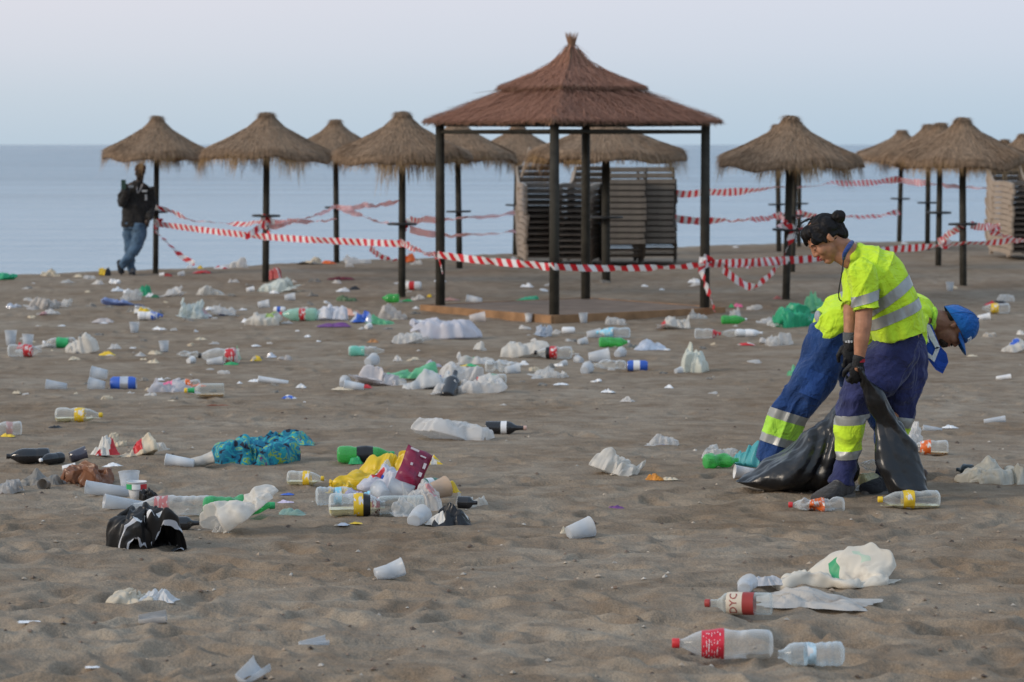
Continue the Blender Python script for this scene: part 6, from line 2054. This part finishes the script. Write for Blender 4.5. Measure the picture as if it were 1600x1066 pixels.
# left edge: dark bottles and brown bag
bottle(44, 726, 72, 190, 'dark bottle lying at the far left, neck to the left edge', DARKG, SODA, .18, BLACKP)
bottle(80, 728, 44, 232, 'dark bottle with white cap pointing at the camera, second from the left edge', DARKG, SODA, .19, WHITEP)
cup(122, 722, 32, 20, 'dark glass bottle end shining right of the white-capped one', solid((0.05, 0.05, 0.07), .15, .3, 9, .6), .44, .1)
scrap(165, 716, 38, 28, 'red and white crumpled carton left of the red paper heap', REDP, 20, 23, mats=[PAPER], curl=.9)
bag(214, 714, 62, 38, 'crumpled beige and red paper bag in the left group', CREAM, 10, .5, 98, .24, [(.42, .72, 0, .5, REDP)], cat='paper bag', name='paper_bag', amp=.2)
bag(184, 696, 32, 26, 'cream paper ball behind the beige and red paper bag', CREAM, 0, .1, 99, cat='paper', name='paper_ball', amp=.22)
bag(245, 702, 42, 22, 'small white bag right of the beige and red paper bag', WBAG2, -10, .2, 100, amp=.16)
bag(138, 755, 74, 46, 'brown translucent bag gaping toward the camera at left', BROWNB, 250, .9, 101, .30, amp=.15, peak=.6)
scrap(175, 732, 28, 8, 'thin white paper strip right of the brown bag', WHITEP, -5, 24)
cup(108, 736, 22, 5, 'white cup end left of the brown bag', CUPW, .3)
scrap(66, 754, 92, 26, 'dark grey film lying flat below the dark bottles', GREYFILM, 5, 25, 'plastic_sheet', 'plastic film', 30, curl=.8)
cup(70, 760, 22, 250, 'dusty ring-shaped cup rim in the dark film', film((0.25, 0.22, 0.19), .2, .2, .4, .3), .55)
bag(14, 766, 44, 24, 'grey white crumpled bag at the left edge by the dark film', film((0.50, 0.49, 0.48), .15, .3, .4, .3), 0, .5, 102, amp=.18)
cup(281, 733, 46, 178, 'white tall cup lying left of its broken twin', CUPW, .22)
cup(316, 731, 40, 12, 'broken white cup lying below the printed beach cloth', film((0.66, 0.63, 0.58), .1, .3, .4, .2), .34, .1, crush=.5)
bottle(124, 658, 76, -2, 'clear bottle with yellow label and yellow cap alone on the left sand', CLEAR, SODA, .155, YELP, [(.42, .62, YELP)], YLIQ, .3)
bottle(10, 684, 52, 190, 'clear bottle with yellow label cut by the left edge', CLEAR, SODA, .23, None, [(.30, .5, film((0.62, .40, .38), .3, .2, .3, .1))])
scrap(12, 686, 24, 8, 'yellow label scrap under the bottle at the left edge', YELP, 0, 26)
scrap(86, 671, 20, 6, 'dark leaf-like scrap below the yellow-labelled bottle', BLACKP, 0, 27)

# around the workers
bottle(1128, 732, 66, 20, 'crushed bright green bottle left of the stooping man', LIMEP, SODA, .20, None, crush=.35, seed=6)
bag(1122, 722, 50, 24, 'whitish clear bag on the crushed green bottle', CBAG, 10, .4, 103, amp=.18, lift=.03)
bag(1170, 728, 52, 56, 'turquoise bag standing behind the foot of the stooping man', TEAL, -30, .3, 104, .2, amp=.17)
cup(1166, 750, 40, 186, 'white cup lying at the tip of the black rubbish bag', CUPW, .28)
b = bottle(1282, 802, 92, 176, 'flattened clear bottle with orange label in front of the shoe of the woman', CLEAR, SODA, .155, REDP, [(.36, .62, ORANGEP)], crush=.7, seed=8)
b.location.y = 13.30; b.location.z = gz(b.location.x, 13.30) + .03
b = bottle(1431, 800, 102, 182, 'clear bottle with yellow label and cap under the hem of the black bag', CLEAR, SODA, .150, YELP, [(.42, .60, YELP)], YLIQ, .2)
b.location.y = 13.42; b.location.z = gz(b.location.x, 13.42) + .045
def at_depth(o, px, py, d, up=0.0):
    p = J(px, py, d)
    o.location = (p[0], d, gz(p[0], d) + up)
b = bottle(1368, 762, 46, 30, 'bottle with yellowish drink standing inside the open black bag', pet((0.62, 0.60, 0.40), .5), SODA, .26, None, liquid=YLIQ, lev=.7)
at_depth(b, 1362, 756, 13.98, .07)
b = bottle(1348, 735, 44, 160, 'dusty clear bottle heaped behind the leg of the woman', CLEAR, SODA, .2, None, crush=.3)
at_depth(b, 1362, 735, 14.2, .13)
cw = scrap(1352, 770, 30, 14, 'black and white wrapper beside the shoe of the woman', BLACKP, 0, 28, mats=[WHITEP])
cw2 = scrap(1280, 768, 26, 12, 'pink wrapper by the toe of the woman', PINK, 0, 29)
b = bottle(1452, 708, 62, 172, 'clear bottle with orange label right of the black bag', CLEAR, SODA, .20, None, [(.46, .74, ORANGEP)], OLIQ, .2)
b = bottle(1422, 705, 30, 120, 'brown bottle neck behind the right side of the black bag', BROWNG, WINE, .2, None)
bag(1424, 690, 40, 42, 'white bag behind the right side of the black bag', WBAG, 60, .5, 105, amp=.16)
scrap(1484, 669, 24, 8, 'flat bluish white flake on the right sand', WHITEP, 5, 30)
cup(1457, 673, 30, 178, 'thin clear tube right of the white bag', CUPM, .15)
cup(1554, 660, 34, 2, 'slender clear tube with a cap on the right sand', CUPM, .15)
cup(1568, 591, 24, 355, 'small white tube alone on the right sand', CUPW, .19)
bag(1552, 756, 104, 44, 'dirty cream bag with a see-through window at the right edge', film((0.58, 0.55, 0.47), .12, .25, .4, .3), -8, .6, 106, .28, amp=.18)
bottle(1506, 744, 34, 150, 'dark green bottle end poking from the cream bag', solid((0.03, .045, .05), .3, .2, 9), WINE, .34, None)
bag(1590, 550, 46, 26, 'white bag with blue print at the right edge', WBAG2, 20, .2, 107, amp=.12, patches=[(.3, .8, .15, .3, BLUEP)])
bag(1545, 527, 22, 10, 'small beige bag on the right sand', film((0.58, .52, .45), 0, .2, .5, .2), 0, .1, 108)
bottle(1555, 491, 46, 176, 'clear bottle with yellow label in the right-hand litter', CLEAR, SODA, .19, None, [(.4, .66, YELP)])
cup(1537, 500, 20, 4, 'white cup below the yellow-labelled bottle at right', CUPW, .3)
scrap(1557, 479, 36, 12, 'dark red wrapper behind the yellow-labelled bottle at right', REDP, 0, 31, mats=[BLACKP])
bag(1570, 472, 28, 14, 'clear crumpled bag at the top of the right-hand litter', CBAG, 0, .3, 109)
cup(1484, 455, 14, 80, 'clear cup standing on the far sand by the nearest right umbrella', CUPM, .45, 0, True)
scrap(1595, 522, 14, 14, 'pale pink scrap at the right edge', PAPER, 0, 32)
scrap(1519, 560, 16, 5, 'little dark scrap under the small beige bag', CREAM, 0, 33)

# middle: the long heap of bags
cup(538, 602, 20, 80, 'white cup mouth-on at the left end of the long heap of bags', CUPM, .55, .2)
cup(553, 608, 32, 182, 'white cup lying below the left end of the long heap of bags', CUPW, .26)
scrap(536, 608, 34, 7, 'cream strip of card below the long heap of bags', CREAM, -6, 34)
cup(580, 576, 26, 60, 'white cup on top of the left part of the long heap', CUPM, .5, .1, lift=.04)
bag(590, 600, 66, 34, 'pinkish white bag at the left of the long heap', film((0.74, .68, .66), .05, .3, .4, .2), 8, .5, 110, amp=.2)
scrap(572, 606, 18, 8, 'red scrap under the pinkish white bag', REDP, 0, 35)
bag(618, 600, 40, 24, 'greyish clear bag next to the pinkish white one', CBAG, -8, .4, 111, amp=.2)
bag(646, 592, 78, 26, 'light green bag draped across the long heap', LGBAG, 14, .5, 112, .26, amp=.16, lift=.03)
bag(672, 606, 86, 34, 'sagging translucent bag in the middle of the long heap', film((0.70, .71, .71), .25, .3, .4, .1), 18, .6, 113, .24, amp=.18)
bag(718, 594, 72, 40, 'bulging white bag at the right of the long heap', WBAG, -6, .4, 114, .30, amp=.18)
bag(676, 572, 26, 12, 'small lilac white bag behind the long heap', film((0.66, .62, .70), .1, .3, .4, .05), 0, .1, 115)
bottle(706, 612, 40, 80, 'dark bottle neck standing between two white bags', DARKG, WINE, .16, None, tilt=.5)
bag(696, 613, 38, 22, 'crumpled white bag left of the dark bottle neck', WBAG, 10, .3, 116, amp=.22)
bag(756, 612, 80, 32, 'smooth white bag at the front right of the long heap', WBAG, 6, .15, 117, .24, amp=.07, peak=.45)
scrap(660, 606, 40, 8, 'dark plastic scrap under the translucent bag', BLACKP, 12, 36)
can(688, 594, 14, 20, 'small blue can in the shade of the bulging white bag', BLUEP)
bottle(768, 600, 50, 168, 'clear bottle with green label right of the long heap', CLEAR, SODA, .19, REDP, [(.3, .6, film((.30, .50, .38), .3, .2, .3, .1))])
bottle(788, 582, 62, 4, 'crushed clear bottle above the green-labelled one', CLEAR, SODA, .17, None, crush=.5, seed=12)
cup(800, 584, 26, 20, 'clear cup beside the crushed clear bottle', CUPM, .42, 0, crush=.3)
bag(742, 566, 66, 22, 'white bag with green lettering-like print behind the long heap', WBAG, 8, .4, 118, amp=.14, patches=[(.5, .75, .15, .35, GREENS)])
bag(750, 548, 22, 18, 'small white paper bag standing on the far side of the printed one', WBAG2, 0, .1, 119)
scrap(735, 570, 30, 6, 'yellow and green scrap beside the printed white bag', YELP, 0, 37, mats=[GREENS])
bag(860, 591, 50, 20, 'limp clear bag alone right of the long heap', CBAG, 4, .4, 120, amp=.16)
scrap(875, 600, 24, 5, 'thin white shred below the limp clear bag', WHITEP, 8, 38)
cup(916, 584, 24, 70, 'wide clear cup lying mouth-on among the tubes', CUPM, .5, .1)
bottle(950, 579, 58, 174, 'crinkled clear bottle right of the wide cup', CLEAR, SODA, .14, None, crush=.6, seed=14)
cup(936, 565, 34, 5, 'white cup lying above the crinkled clear bottle', CUPM, .36)
cup(968, 556, 22, 60, 'frosted cup beside the one lying above the crinkled bottle', CUPM, .5, .1)
cup(905, 566, 18, 120, 'small cup lip left of the white cup', CUPM, .45)
cup(880, 570, 14, 40, 'tiny clear cup near the limp clear bag', CUPM, .45)
can(996, 581, 32, 178, 'slim blue and white can on the middle sand', BLUEP, WHITEP)
bag(1084, 582, 62, 48, 'creamy white bag with bulging base alone in the middle right', film((0.72, .73, .64), .08, .3, .4, .08), 80, .5, 121, .26, amp=.15)
cup(1060, 585, 16, 40, 'clear cup at the left of the creamy white bag', CUPM, .45)
scrap(1016, 545, 46, 16, 'crinkled silver wrapper in the middle right', SILVER, 6, 39, curl=.9)
scrap(1042, 546, 10, 5, 'tiny white ball right of the crinkled silver wrapper', WHITEP, 0, 40)
bag(820, 557, 74, 36, 'plump white bag with a cola bottle lying against it', WBAG2, 2, .2, 122, .26, amp=.11)
bottle(864, 559, 62, 176, 'clear bottle with red and black label against the plump white bag', CLEAR, SODA, .17, BLACKP, [(.40, .58, REDP), (.58, .68, BLACKP)])
bottle(574, 555, 60, 2, 'mint green and clear bottle in the left middle', CLEAR, SODA, .14, None, [(.02, .42, MINTP)], crush=.25, seed=15)
scrap(583, 537, 18, 8, 'brown scrap above the mint green bottle', solid((.42, .2, .08), .7, .2, 9), 0, 41)
bottle(958, 527, 56, 172, 'clear bottle with sky blue label above the lime bottle', CLEARB, SODA, .16, LBLUE, [(.5, .9, LBLUE)])
bottle(960, 541, 50, 4, 'lime green bottle below the sky blue labelled one', LIMEP, SODA, .17, WHITEP, crush=.25, seed=16)
cup(928, 526, 24, 10, 'white cup left of the sky blue labelled bottle', CUPM, .36)
cup(910, 537, 18, 30, 'small white cup with dark shadowed mouth below it', CUPM, .42)
can(888, 522, 20, 5, 'white can lying by the front post of the pavilion', WHITEP, None)
cup(912, 507, 16, 120, 'cup standing against the edge board of the pavilion', CUPM, .45, .1, True)
bag(962, 510, 34, 14, 'small clear bag at the edge board of the pavilion', CBAG, 0, .3, 123)
cup(826, 505, 14, 90, 'white cup against the left edge board of the pavilion', CUPW, .45, .1, True)
bag(848, 524, 28, 24, 'clear bluish bag in front of the front post', film((.66, .70, .76), .3, .3, .3, .05), 30, .3, 124)
bag(822, 517, 20, 8, 'flat white wrapper left of the clear bluish bag', WBAG, 0, .1, 125)
bag(868, 522, 18, 8, 'small dusky wrapper right of the clear bluish bag', CBAG, 0, .1, 126)
bag(800, 500, 22, 9, 'white scrap of bag on the orange edge board', WBAG, -10, .1, 127)
bag(1055, 516, 48, 24, 'white bag with red corner near the right post', WBAG2, 6, .3, 128, amp=.14, patches=[(0, .12, 0, .5, REDP)])
bag(1090, 499, 32, 13, 'clear wrapper by the foot of the right post', CBAG, 0, .3, 129)
bottle(1106, 530, 44, 350, 'clear bottle with red end right of the white bag', CLEAR, SODA, .2, REDP, [(.7, .9, REDP)])

# middle left
bag(694, 527, 104, 40, 'large white bag with looped handles lying left of the pavilion', film((0.72, .71, .76), .1, .3, .4, .08), 176, .6, 130, .34, handles=True, amp=.13)
can(690, 526, 14, 60, 'dark red can showing in the mouth of the large white bag', lab_r)
bag(641, 539, 50, 22, 'clear white bag left of the large looped bag', CBAG, 8, .2, 131, amp=.13)
scrap(657, 506, 24, 6, 'pair of white scraps left of the large looped bag', WHITEP, 0, 42)
cup(746, 503, 26, 5, 'clear cup with red print beside the pavilion edge', film((.70, .66, .64), .3, .3, .3, .05), .36)
bottle(340, 567, 64, 176, 'clear bottle with red label in the middle left group', CLEAR, SODA, .2, BLACKP, [(.02, .28, REDP)])
bag(364, 560, 26, 24, 'light green bag behind the red-labelled bottle', LGBAG, 0, .4, 132)
bag(362, 566, 24, 26, 'clear bag right of the red-labelled bottle', CBAG, 40, .3, 133)
scrap(362, 569, 22, 8, 'dark green scrap under the clear bag', GREENS, 0, 43)
bottle(292, 558, 36, 178, 'crinkled clear bottle left of the red-labelled one', CLEAR, SODA, .14, None, crush=.6, seed=18)
cup(298, 567, 16, 60, 'round white lid below the crinkled clear bottle', CUPW, .5)
cup(336, 568, 26, 2, 'white cup lying in front of the red-labelled bottle', CUPM, .26)
cup(257, 548, 18, 130, 'ribbed clear cup alone in the left middle', CUPM, .45, .1, True)
scrap(400, 541, 14, 5, 'thin white flake left of the mint bottle', WHITEP, 20, 44)
scrap(425, 557, 14, 12, 'crumpled foil piece beside a pale oval wrapper', SILVER, 0, 45)
bag(443, 562, 22, 11, 'pale oval wrapper on the left middle sand', film((.62, .58, .55), .2, .3, .4, .1), 0, .1, 134)
scrap(400, 564, 16, 14, 'yellow and cream wrapper left of the foil piece', YELP, 30, 46, mats=[CREAM])
bottle(290, 606, 0.1 + 48, 172, 'clear bottle with orange band in the left middle', CLEAR, SODA, .18, None, [(.3, .5, ORANGEP)], crush=.3)
scrap(310, 601, 22, 8, 'orange scrap under the orange-banded bottle', ORANGEP, 0, 47)
bag(266, 610, 68, 24, 'clear bag with pink print beside the slanted wine bottle', film((.68, .66, .68), .3, .3, .35, .05), 12, .3, 135, amp=.14, patches=[(.45, .65, .1, .3, PINK)])
bottle(318, 617, 66, 186, 'clear wine bottle with a little amber drink and green seal, neck left', GLASS, WINE, .17, YELP, [(.72, .88, GREENS)], OLIQ, .22)
cup(427, 596, 48, 182, 'white flattened tube alone on the left middle sand', CUPW, .11)
scrap(471, 604, 14, 12, 'white ring-shaped scrap right of the flattened tube', WHITEP, 0, 48)
scrap(452, 619, 22, 8, 'blue and white wrapper below the flattened tube', BLUEP, 0, 49, mats=[WHITEP])
cup(88, 606, 34, 184, 'white cup lying alone at the left', CUPM, .24)
cup(155, 591, 26, 178, 'big frosted cup lying on top of another at the left', CUPM, .42, lift=.02)
cup(151, 606, 26, 178, 'big frosted cup below its twin at the left', CUPM, .40)
can(193, 605, 40, 2, 'blue and silver drink can with white end at the left', BLUEP, SILVER)
scrap(340, 630, 34, 4, 'thin dark red stick on the left middle sand', solid((.25, .07, .04), .7, .2, 9), 4, 50, 'stick', 'stick', depth=.012)
bag(133, 550, 54, 38, 'white bag bulging behind a green-labelled bottle at the left', WBAG2, -14, .25, 136, .28, amp=.16)
bottle(92, 541, 52, 180, 'clear bottle with green label left of the bulging white bag', CLEAR, SODA, .17, WHITEP, [(.2, .56, GREENS)])
scrap(168, 556, 26, 9, 'yellow wrapper right of the bulging white bag', YELP, 12, 51)
cup(17, 538, 24, 95, 'tall frosted cup standing at the left edge', CUPM, .40, .05, True)
cup(43, 540, 20, 80, 'frosted cup standing right of the tall one', CUPM, .46, .15, True)
bottle(40, 558, 56, 2, 'clear bottle with red label below the standing cups', CLEAR, SODA, .18, None, [(.45, .7, REDP)])
scrap(32, 545, 12, 14, 'small red wrapper in front of the frosted cups', REDP, 0, 52)
bag(70, 541, 30, 8, 'flat clear film right of the frosted cups', CBAG, 0, .2, 137)
bag(70, 482, 48, 22, 'off-white bag with frilled end in the far left litter', film((.60, .55, .50), .05, .3, .4, .2), 12, .3, 138, amp=.18)
bag(97, 478, 28, 18, 'clear bluish bag with red corner in the far left litter', CBAG, -10, .4, 139, patches=[(0, .3, .1, .4, REDP)])
bag(76, 492, 32, 12, 'white and pink wrapper below the frilled bag', WBAG, 18, .2, 140, patches=[(0, .35, 0, 1, film((.62, .35, .36), .1, .3, .4, .1))])
bag(22, 480, 22, 11, 'silvery bag alone in the far left litter', SILVER, 14, .1, 141)
scrap(160, 502, 34, 10, 'crumpled pinkish paper on the far left sand', film((.62, .55, .52), 0, .2, .5, .2), 14, 53)
cup(210, 518, 16, 85, 'round clear lid standing on edge in the left distance', CUPM, .5, 0, True)
bottle(236, 497, 42, 3, 'white and blue carton-like bottle in the left distance', WHITEP, SODA, .17, None, [(.5, .95, BLUEP)])
scrap(222, 488, 30, 14, 'pale box with yellow end behind the white and blue bottle', PAPER, 0, 54, mats=[YELP])
bag(247, 488, 20, 10, 'dusky film right of the pale box', GREYFILM, 0, .2, 142)
bag(186, 474, 56, 12, 'long blue and clear film in the left distance', film((.34, .42, .66), .2, .3, .35, .05), 14, .2, 143)
bag(206, 467, 30, 22, 'clear crumpled bag above the long blue film', CBAG, 30, .4, 144)
bag(226, 461, 20, 20, 'peaked green bag in the left distance', GBAG, 0, .2, 145)
scrap(234, 463, 12, 12, 'white scrap on the peaked green bag', WHITEP, 0, 55)
scrap(242, 464, 14, 9, 'dark green scrap right of the peaked green bag', solid((.02, .13, .06), .5, .2, 9), 0, 56)
bag(268, 462, 42, 15, 'two-lobed white bag right of the peaked green one', WBAG, 4, .5, 146)
bag(328, 460, 42, 20, 'white bag split down its middle in the left distance', WBAG2, 4, .2, 147, amp=.12)
scrap(326, 455, 8, 14, 'dark stick across the split white bag', BLACKP, 60, 57, 'stick', 'stick', depth=.02)
bag(303, 494, 50, 34, 'big clear bag with pinkish side in the left distance', film((.66, .72, .70), .25, .3, .35, .05), 0, .3, 148, .34, amp=.11, patches=[(0, .25, .1, .5, film((.72, .52, .54), .2, .3, .35, .05))])
bag(350, 491, 42, 20, 'clear bag with dark blue label right of the big clear one', CBAG, -8, .3, 149, patches=[(.4, .68, .55, .95, BLUEP)])
scrap(326, 492, 10, 6, 'white crumb of paper at the foot of the big clear bag', WHITEP, 0, 58)
bag(412, 507, 54, 28, 'peaked white bag with yellow green corner', WBAG2, 4, .1, 150, .3, amp=.16, patches=[(.6, .85, .1, .5, film((.42, .58, .18), .1, .3, .4, .1))])
bag(431, 455, 58, 20, 'long white bag with greenish side near the second umbrella', film((.70, .74, .68), .05, .3, .4, .1), 8, .5, 151)
cup(412, 477, 18, 0, 'clear cup below the long white bag', CUPM, .38)
cup(453, 468, 18, 5, 'clear cup right of the long white bag', CUPM, .38)
can(437, 487, 18, 170, 'little blue and white can right of the peaked white bag', WHITEP, BLUEP)
bottle(466, 502, 62, 176, 'pale green bottle with red label band left of the white bag', pet((.45, .72, .60), .4), SODA, .17, REDP, [(.30, .46, REDP)])
bag(515, 502, 54, 30, 'plump white bag on purple wrappers in the centre left', film((.76, .76, .80), .05, .3, .4, .05), -6, .2, 152, .28, amp=.13)
scrap(522, 511, 46, 10, 'purple wrapper under the plump white bag', PURPLE, 4, 59)
scrap(548, 492, 34, 16, 'white and peach wrapper behind the blue foil', PAPER, 8, 60, mats=[solid((.70, .40, .30), .5, .1, 9)])
scrap(566, 506, 36, 20, 'blue and silver foil bag left of the green-bottomed bag', SILVER, -8, 61, mats=[BLUEP], curl=.9)
cup(575, 514, 14, 60, 'little white cup under the blue and silver foil', CUPW, .5)
bag(612, 500, 46, 26, 'cream bag above a light green one in the centre left', film((.70, .64, .58), .1, .3, .4, .1), 4, .2, 153, amp=.13)
bag(600, 508, 40, 15, 'light green bag under the cream one', LGBAG, 4, .4, 154)
bottle(610, 472, 30, 172, 'short green bottle at the foot of the third umbrella', LIMEP, SODA, .25, None)
scrap(637, 470, 16, 6, 'green scrap behind the third umbrella pole', GREENS, 0, 62)
can(645, 453, 26, 172, 'white and red can right of the third umbrella pole', WHITEP, REDP)
bag(654, 467, 22, 10, 'small white bag below the white and red can', WBAG, 0, .3, 155)
scrap(671, 464, 9, 8, 'round yellow scrap near the leftmost post', YELP, 0, 63)
scrap(706, 468, 24, 7, 'faint pink wrapper between the two left posts', film((.5, .3, .27), .1, .2, .4, .2), 0, 64)
cup(741, 474, 26, 172, 'white oval cup lid on the pavilion platform', CUPW, .3)
bag(820, 472, 52, 12, 'flat dark green bag on the far edge of the platform', GBAG, 10, .1, 156)
bag(542, 470, 34, 10, 'dark green and white wrapper in the centre left distance', solid((.10, .16, .08), .5, .4, 20), 4, .1, 157)
scrap(536, 456, 20, 9, 'white folded wrapper in the centre left distance', WHITEP, 20, 65)
scrap(554, 453, 18, 9, 'grey black wrapper right of the folded white one', BLACKP, 0, 66)
scrap(532, 439, 40, 9, 'dark red and brown cloth near the far crest', solid((.16, .03, .04), .8, .4, 9), 0, 67, 'cloth', 'cloth')
bag(430, 436, 18, 24, 'torn red and white tape bundle at the second umbrella pole', film((.62, .10, .10), .1, .3, .4, .05), 60, .3, 158, patches=[(.3, .5, 0, 1, WHITEP)])
cup(391, 455, 14, 20, 'white cup left of the long white bag', CUPW, .4)

# right middle distance
bag(1236, 512, 62, 46, 'big green bag standing at the foot of the thick pole', GBAG, 30, .3, 159, .34, amp=.13, peak=.3)
bag(1272, 500, 50, 26, 'darker green bag just right of the big green one', film((.03, .40, .27), .1, .3, .35, .05), 10, .4, 160, amp=.13)
bag(1276, 486, 40, 34, 'rounded green bag behind the back of the stooping man', LGBAG, 0, .2, 161, amp=.1)
bag(1204, 504, 34, 10, 'flat white film left of the big green bag', WBAG, 6, .3, 162)
bag(1210, 512, 24, 12, 'small white bag in front of the flat white film', WBAG, 0, .3, 163)
bottle(1147, 507, 42, 4, 'lime green bottle in the right middle', LIMEP, SODA, .17, WHITEP)
bag(1150, 497, 18, 20, 'clear bag standing behind the lime green bottle', CBAG, 40, .3, 164)
scrap(1153, 481, 16, 9, 'bright pink wrapper in the right distance', PINK, 0, 68)
scrap(1143, 482, 9, 9, 'dark green scrap left of the bright pink wrapper', GREENS, 0, 69)
bag(1178, 484, 24, 10, 'white wrapper right of the bright pink one', WBAG, -4, .1, 165)
bottle(1145, 527, 40, 178, 'long clear bottle left of the white opaque one', CLEAR, SODA, .16, None)
bottle(1170, 527, 44, 358, 'white opaque bottle in the right middle', WHITEP, SODA, .15, WHITEP)
scrap(1168, 537, 24, 7, 'red and white scrap below the white opaque bottle', PAPER, 0, 70, mats=[REDP])
bag(1217, 537, 42, 24, 'clear bag with bluish side in the right middle', CBAG, 10, .3, 166)
bag(1197, 535, 22, 10, 'white film left of the clear bluish-sided bag', WBAG, 0, .2, 167)
bag(1180, 570, 24, 6, 'pair of pale film scraps on open sand in the right middle', WBAG, 6, .1, 168)
bag(1237, 587, 14, 20, 'pale green film behind the knee of the stooping man', LGBAG, 0, .2, 169)
scrap(1215, 468, 16, 8, 'reddish scrap left of the thick pole', film((.55, .2, .18), .1, .2, .4, .1), 0, 71)

# on the crest of the beach
bag(8, 436, 34, 14, 'green bag on the crest at the left edge', GBAG, 0, .2, 170)
bag(76, 430, 26, 12, 'cream paper lump on the crest', CREAM, 0, .1, 171)
scrap(122, 433, 14, 8, 'cream scrap on the crest right of the paper lump', CREAM, 0, 72)
bag(140, 436, 20, 8, 'white wrapper on the crest left of the yellow and black box', WBAG, 0, .1, 172)
bag(163, 430, 18, 17, 'yellow and black bag on the crest beside the watching man', YELP, 0, .3, 173, patches=[(0, .45, 0, 1, BLACKP)])
cup(253, 432, 8, 0, 'tiny white cup by the leftmost pole', CUPW, .45)
scrap(262, 432, 14, 8, 'dark red scrap by the leftmost pole', lab_r, 0, 73)
cup(283, 431, 12, 20, 'pale cup on the crest right of the leftmost pole', CUPM, .42)
scrap(318, 428, 30, 8, 'red and black wrapper on the crest', BLACKP, 0, 74, mats=[REDP])
scrap(297, 421, 10, 8, 'white scrap on the crest below the trailing tape', WHITEP, 0, 75)
scrap(313, 421, 9, 8, 'orange yellow scrap on the crest', YELP, 0, 76)
bag(366, 419, 44, 20, 'white bag on the crest left of the second umbrella', WBAG, 0, .3, 174)
scrap(346, 421, 22, 9, 'red and white wrapper left of the white crest bag', REDP, 0, 77, mats=[WHITEP])
bag(396, 410, 18, 20, 'green and white bag behind the second umbrella pole', GBAG, 0, .3, 175, patches=[(.5, 1, .0, 1, WBAG)])
bag(486, 412, 34, 12, 'cream and white bag on the crest by the small distant umbrella', CREAM, 0, .2, 176, patches=[(.0, 1, .5, 1, WHITEP)])
scrap(514, 411, 22, 9, 'dark and orange wrapper on the crest', BLACKP, 0, 78, mats=[ORANGEP])
bag(558, 410, 52, 9, 'flat white bag on the crest left of the third umbrella', WBAG, 0, .3, 177)
bag(546, 416, 14, 9, 'little white bag just below the flat crest bag', WBAG, 0, .1, 178)
bag(641, 408, 16, 18, 'orange red bag on the crest behind the third umbrella', ORANGEP, 0, .2, 179)
bag(650, 411, 22, 6, 'pale film on the crest under the orange red bag', WBAG, 0, .2, 180)
scrap(803, 406, 12, 9, 'white scrap left of the beige lounger stacks', WHITEP, 0, 79)
scrap(1053, 398, 9, 7, 'white scrap right of the dark lounger stacks', WHITEP, 0, 80)
scrap(1008, 447, 12, 6, 'white scrap on the sand behind the pavilion', WHITEP, 0, 81)
scrap(1334, 385, 10, 5, 'white scrap on the far right crest', WHITEP, 0, 82)
scrap(1413, 382, 11, 6, 'white scrap below the far right umbrellas', WHITEP, 0, 83)
scrap(1150, 386, 9, 4, 'white scrap on the crest left of the thick pole', WHITEP, 0, 84)
scrap(1490, 452, 12, 8, 'dark scrap right of the nearest far right umbrella', CREAM, 0, 85)

# more small scraps between the bigger litter
rg = np.random.RandomState(77)
kinds = [('small scrap of thin white plastic, one of many on the middle sand', WHITEP, 'small white scraps'), ('small wisp of clear plastic film, one of many on the middle sand', CBAG, 'small clear wisps'), ('small cream paper scrap, one of many on the middle sand', CREAM, 'small cream scraps'), ('small crumpled white film scrap, one of many on the middle sand', WBAG, 'small film scraps'), ('small grey sandy film scrap, one of many on the middle sand', GREYFILM, 'small grey scraps')]
for i in range(210):
    py = 440 + 190 * rg.rand() ** 1.3
    px = rg.uniform(5, 1120) if py > 520 or rg.rand() < .8 else rg.uniform(5, 1590)
    if 655 < px < 1125 and 455 < py < 515: continue
    lab, m_, gr = kinds[rg.randint(len(kinds))]
    w = rg.uniform(7, 22)
    if rg.rand() < .5:
        scrap(px, py, w, w * rg.uniform(.2, .5), lab, m_, rg.uniform(-40, 40), 200 + i, 'plastic_scrap', 'scrap', group=gr, curl=.9)
    else:
        bag(px, py, w, w * rg.uniform(.25, .5), lab, m_, rg.uniform(-40, 40), .2, 200 + i, name='plastic_scrap', cat='scrap', group=gr, amp=.22, res=(14, 18))

# crumbs too many to count: shell grit, cigarette ends, chips of plastic
rg = np.random.RandomState(12)
V, F = [], []
n = 900
yy = 1 / rg.uniform(1 / 40.0, 1 / 7.2, n)
xx = rg.uniform(-.2, .2, n) * yy
for x, y in zip(xx, yy):
    z = gz(x, y)
    sz = rg.uniform(.003, .011) * (1 + y / 30)
    a = rg.uniform(0, 6.28)
    k = len(V)
    for q in range(4):
        th = a + q * math.pi / 2 + rg.uniform(-.4, .4)
        V.append((x + sz * math.cos(th), y + sz * math.sin(th), z + rg.uniform(.0, .5) * sz))
    V.append((x, y, z + sz * .9))
    F += [(k + q, k + (q + 1) % 4, k + 4) for q in range(4)]
mi = rg.randint(0, 6, len(F) // 4).repeat(4)
tag(link('litter_crumbs', V, F, [solid((.40, .36, .31), .7, .4, 30), solid((.16, .11, .08), .9, .3, 30), solid((.30, .23, .17), .9, .3, 30), solid((.10, .075, .06), .9, .3, 30), solid((.42, .34, .26), .9, .3, 30), solid((.22, .16, .12), .9, .3, 30)], smooth=False, midx=mi), kind='stuff')
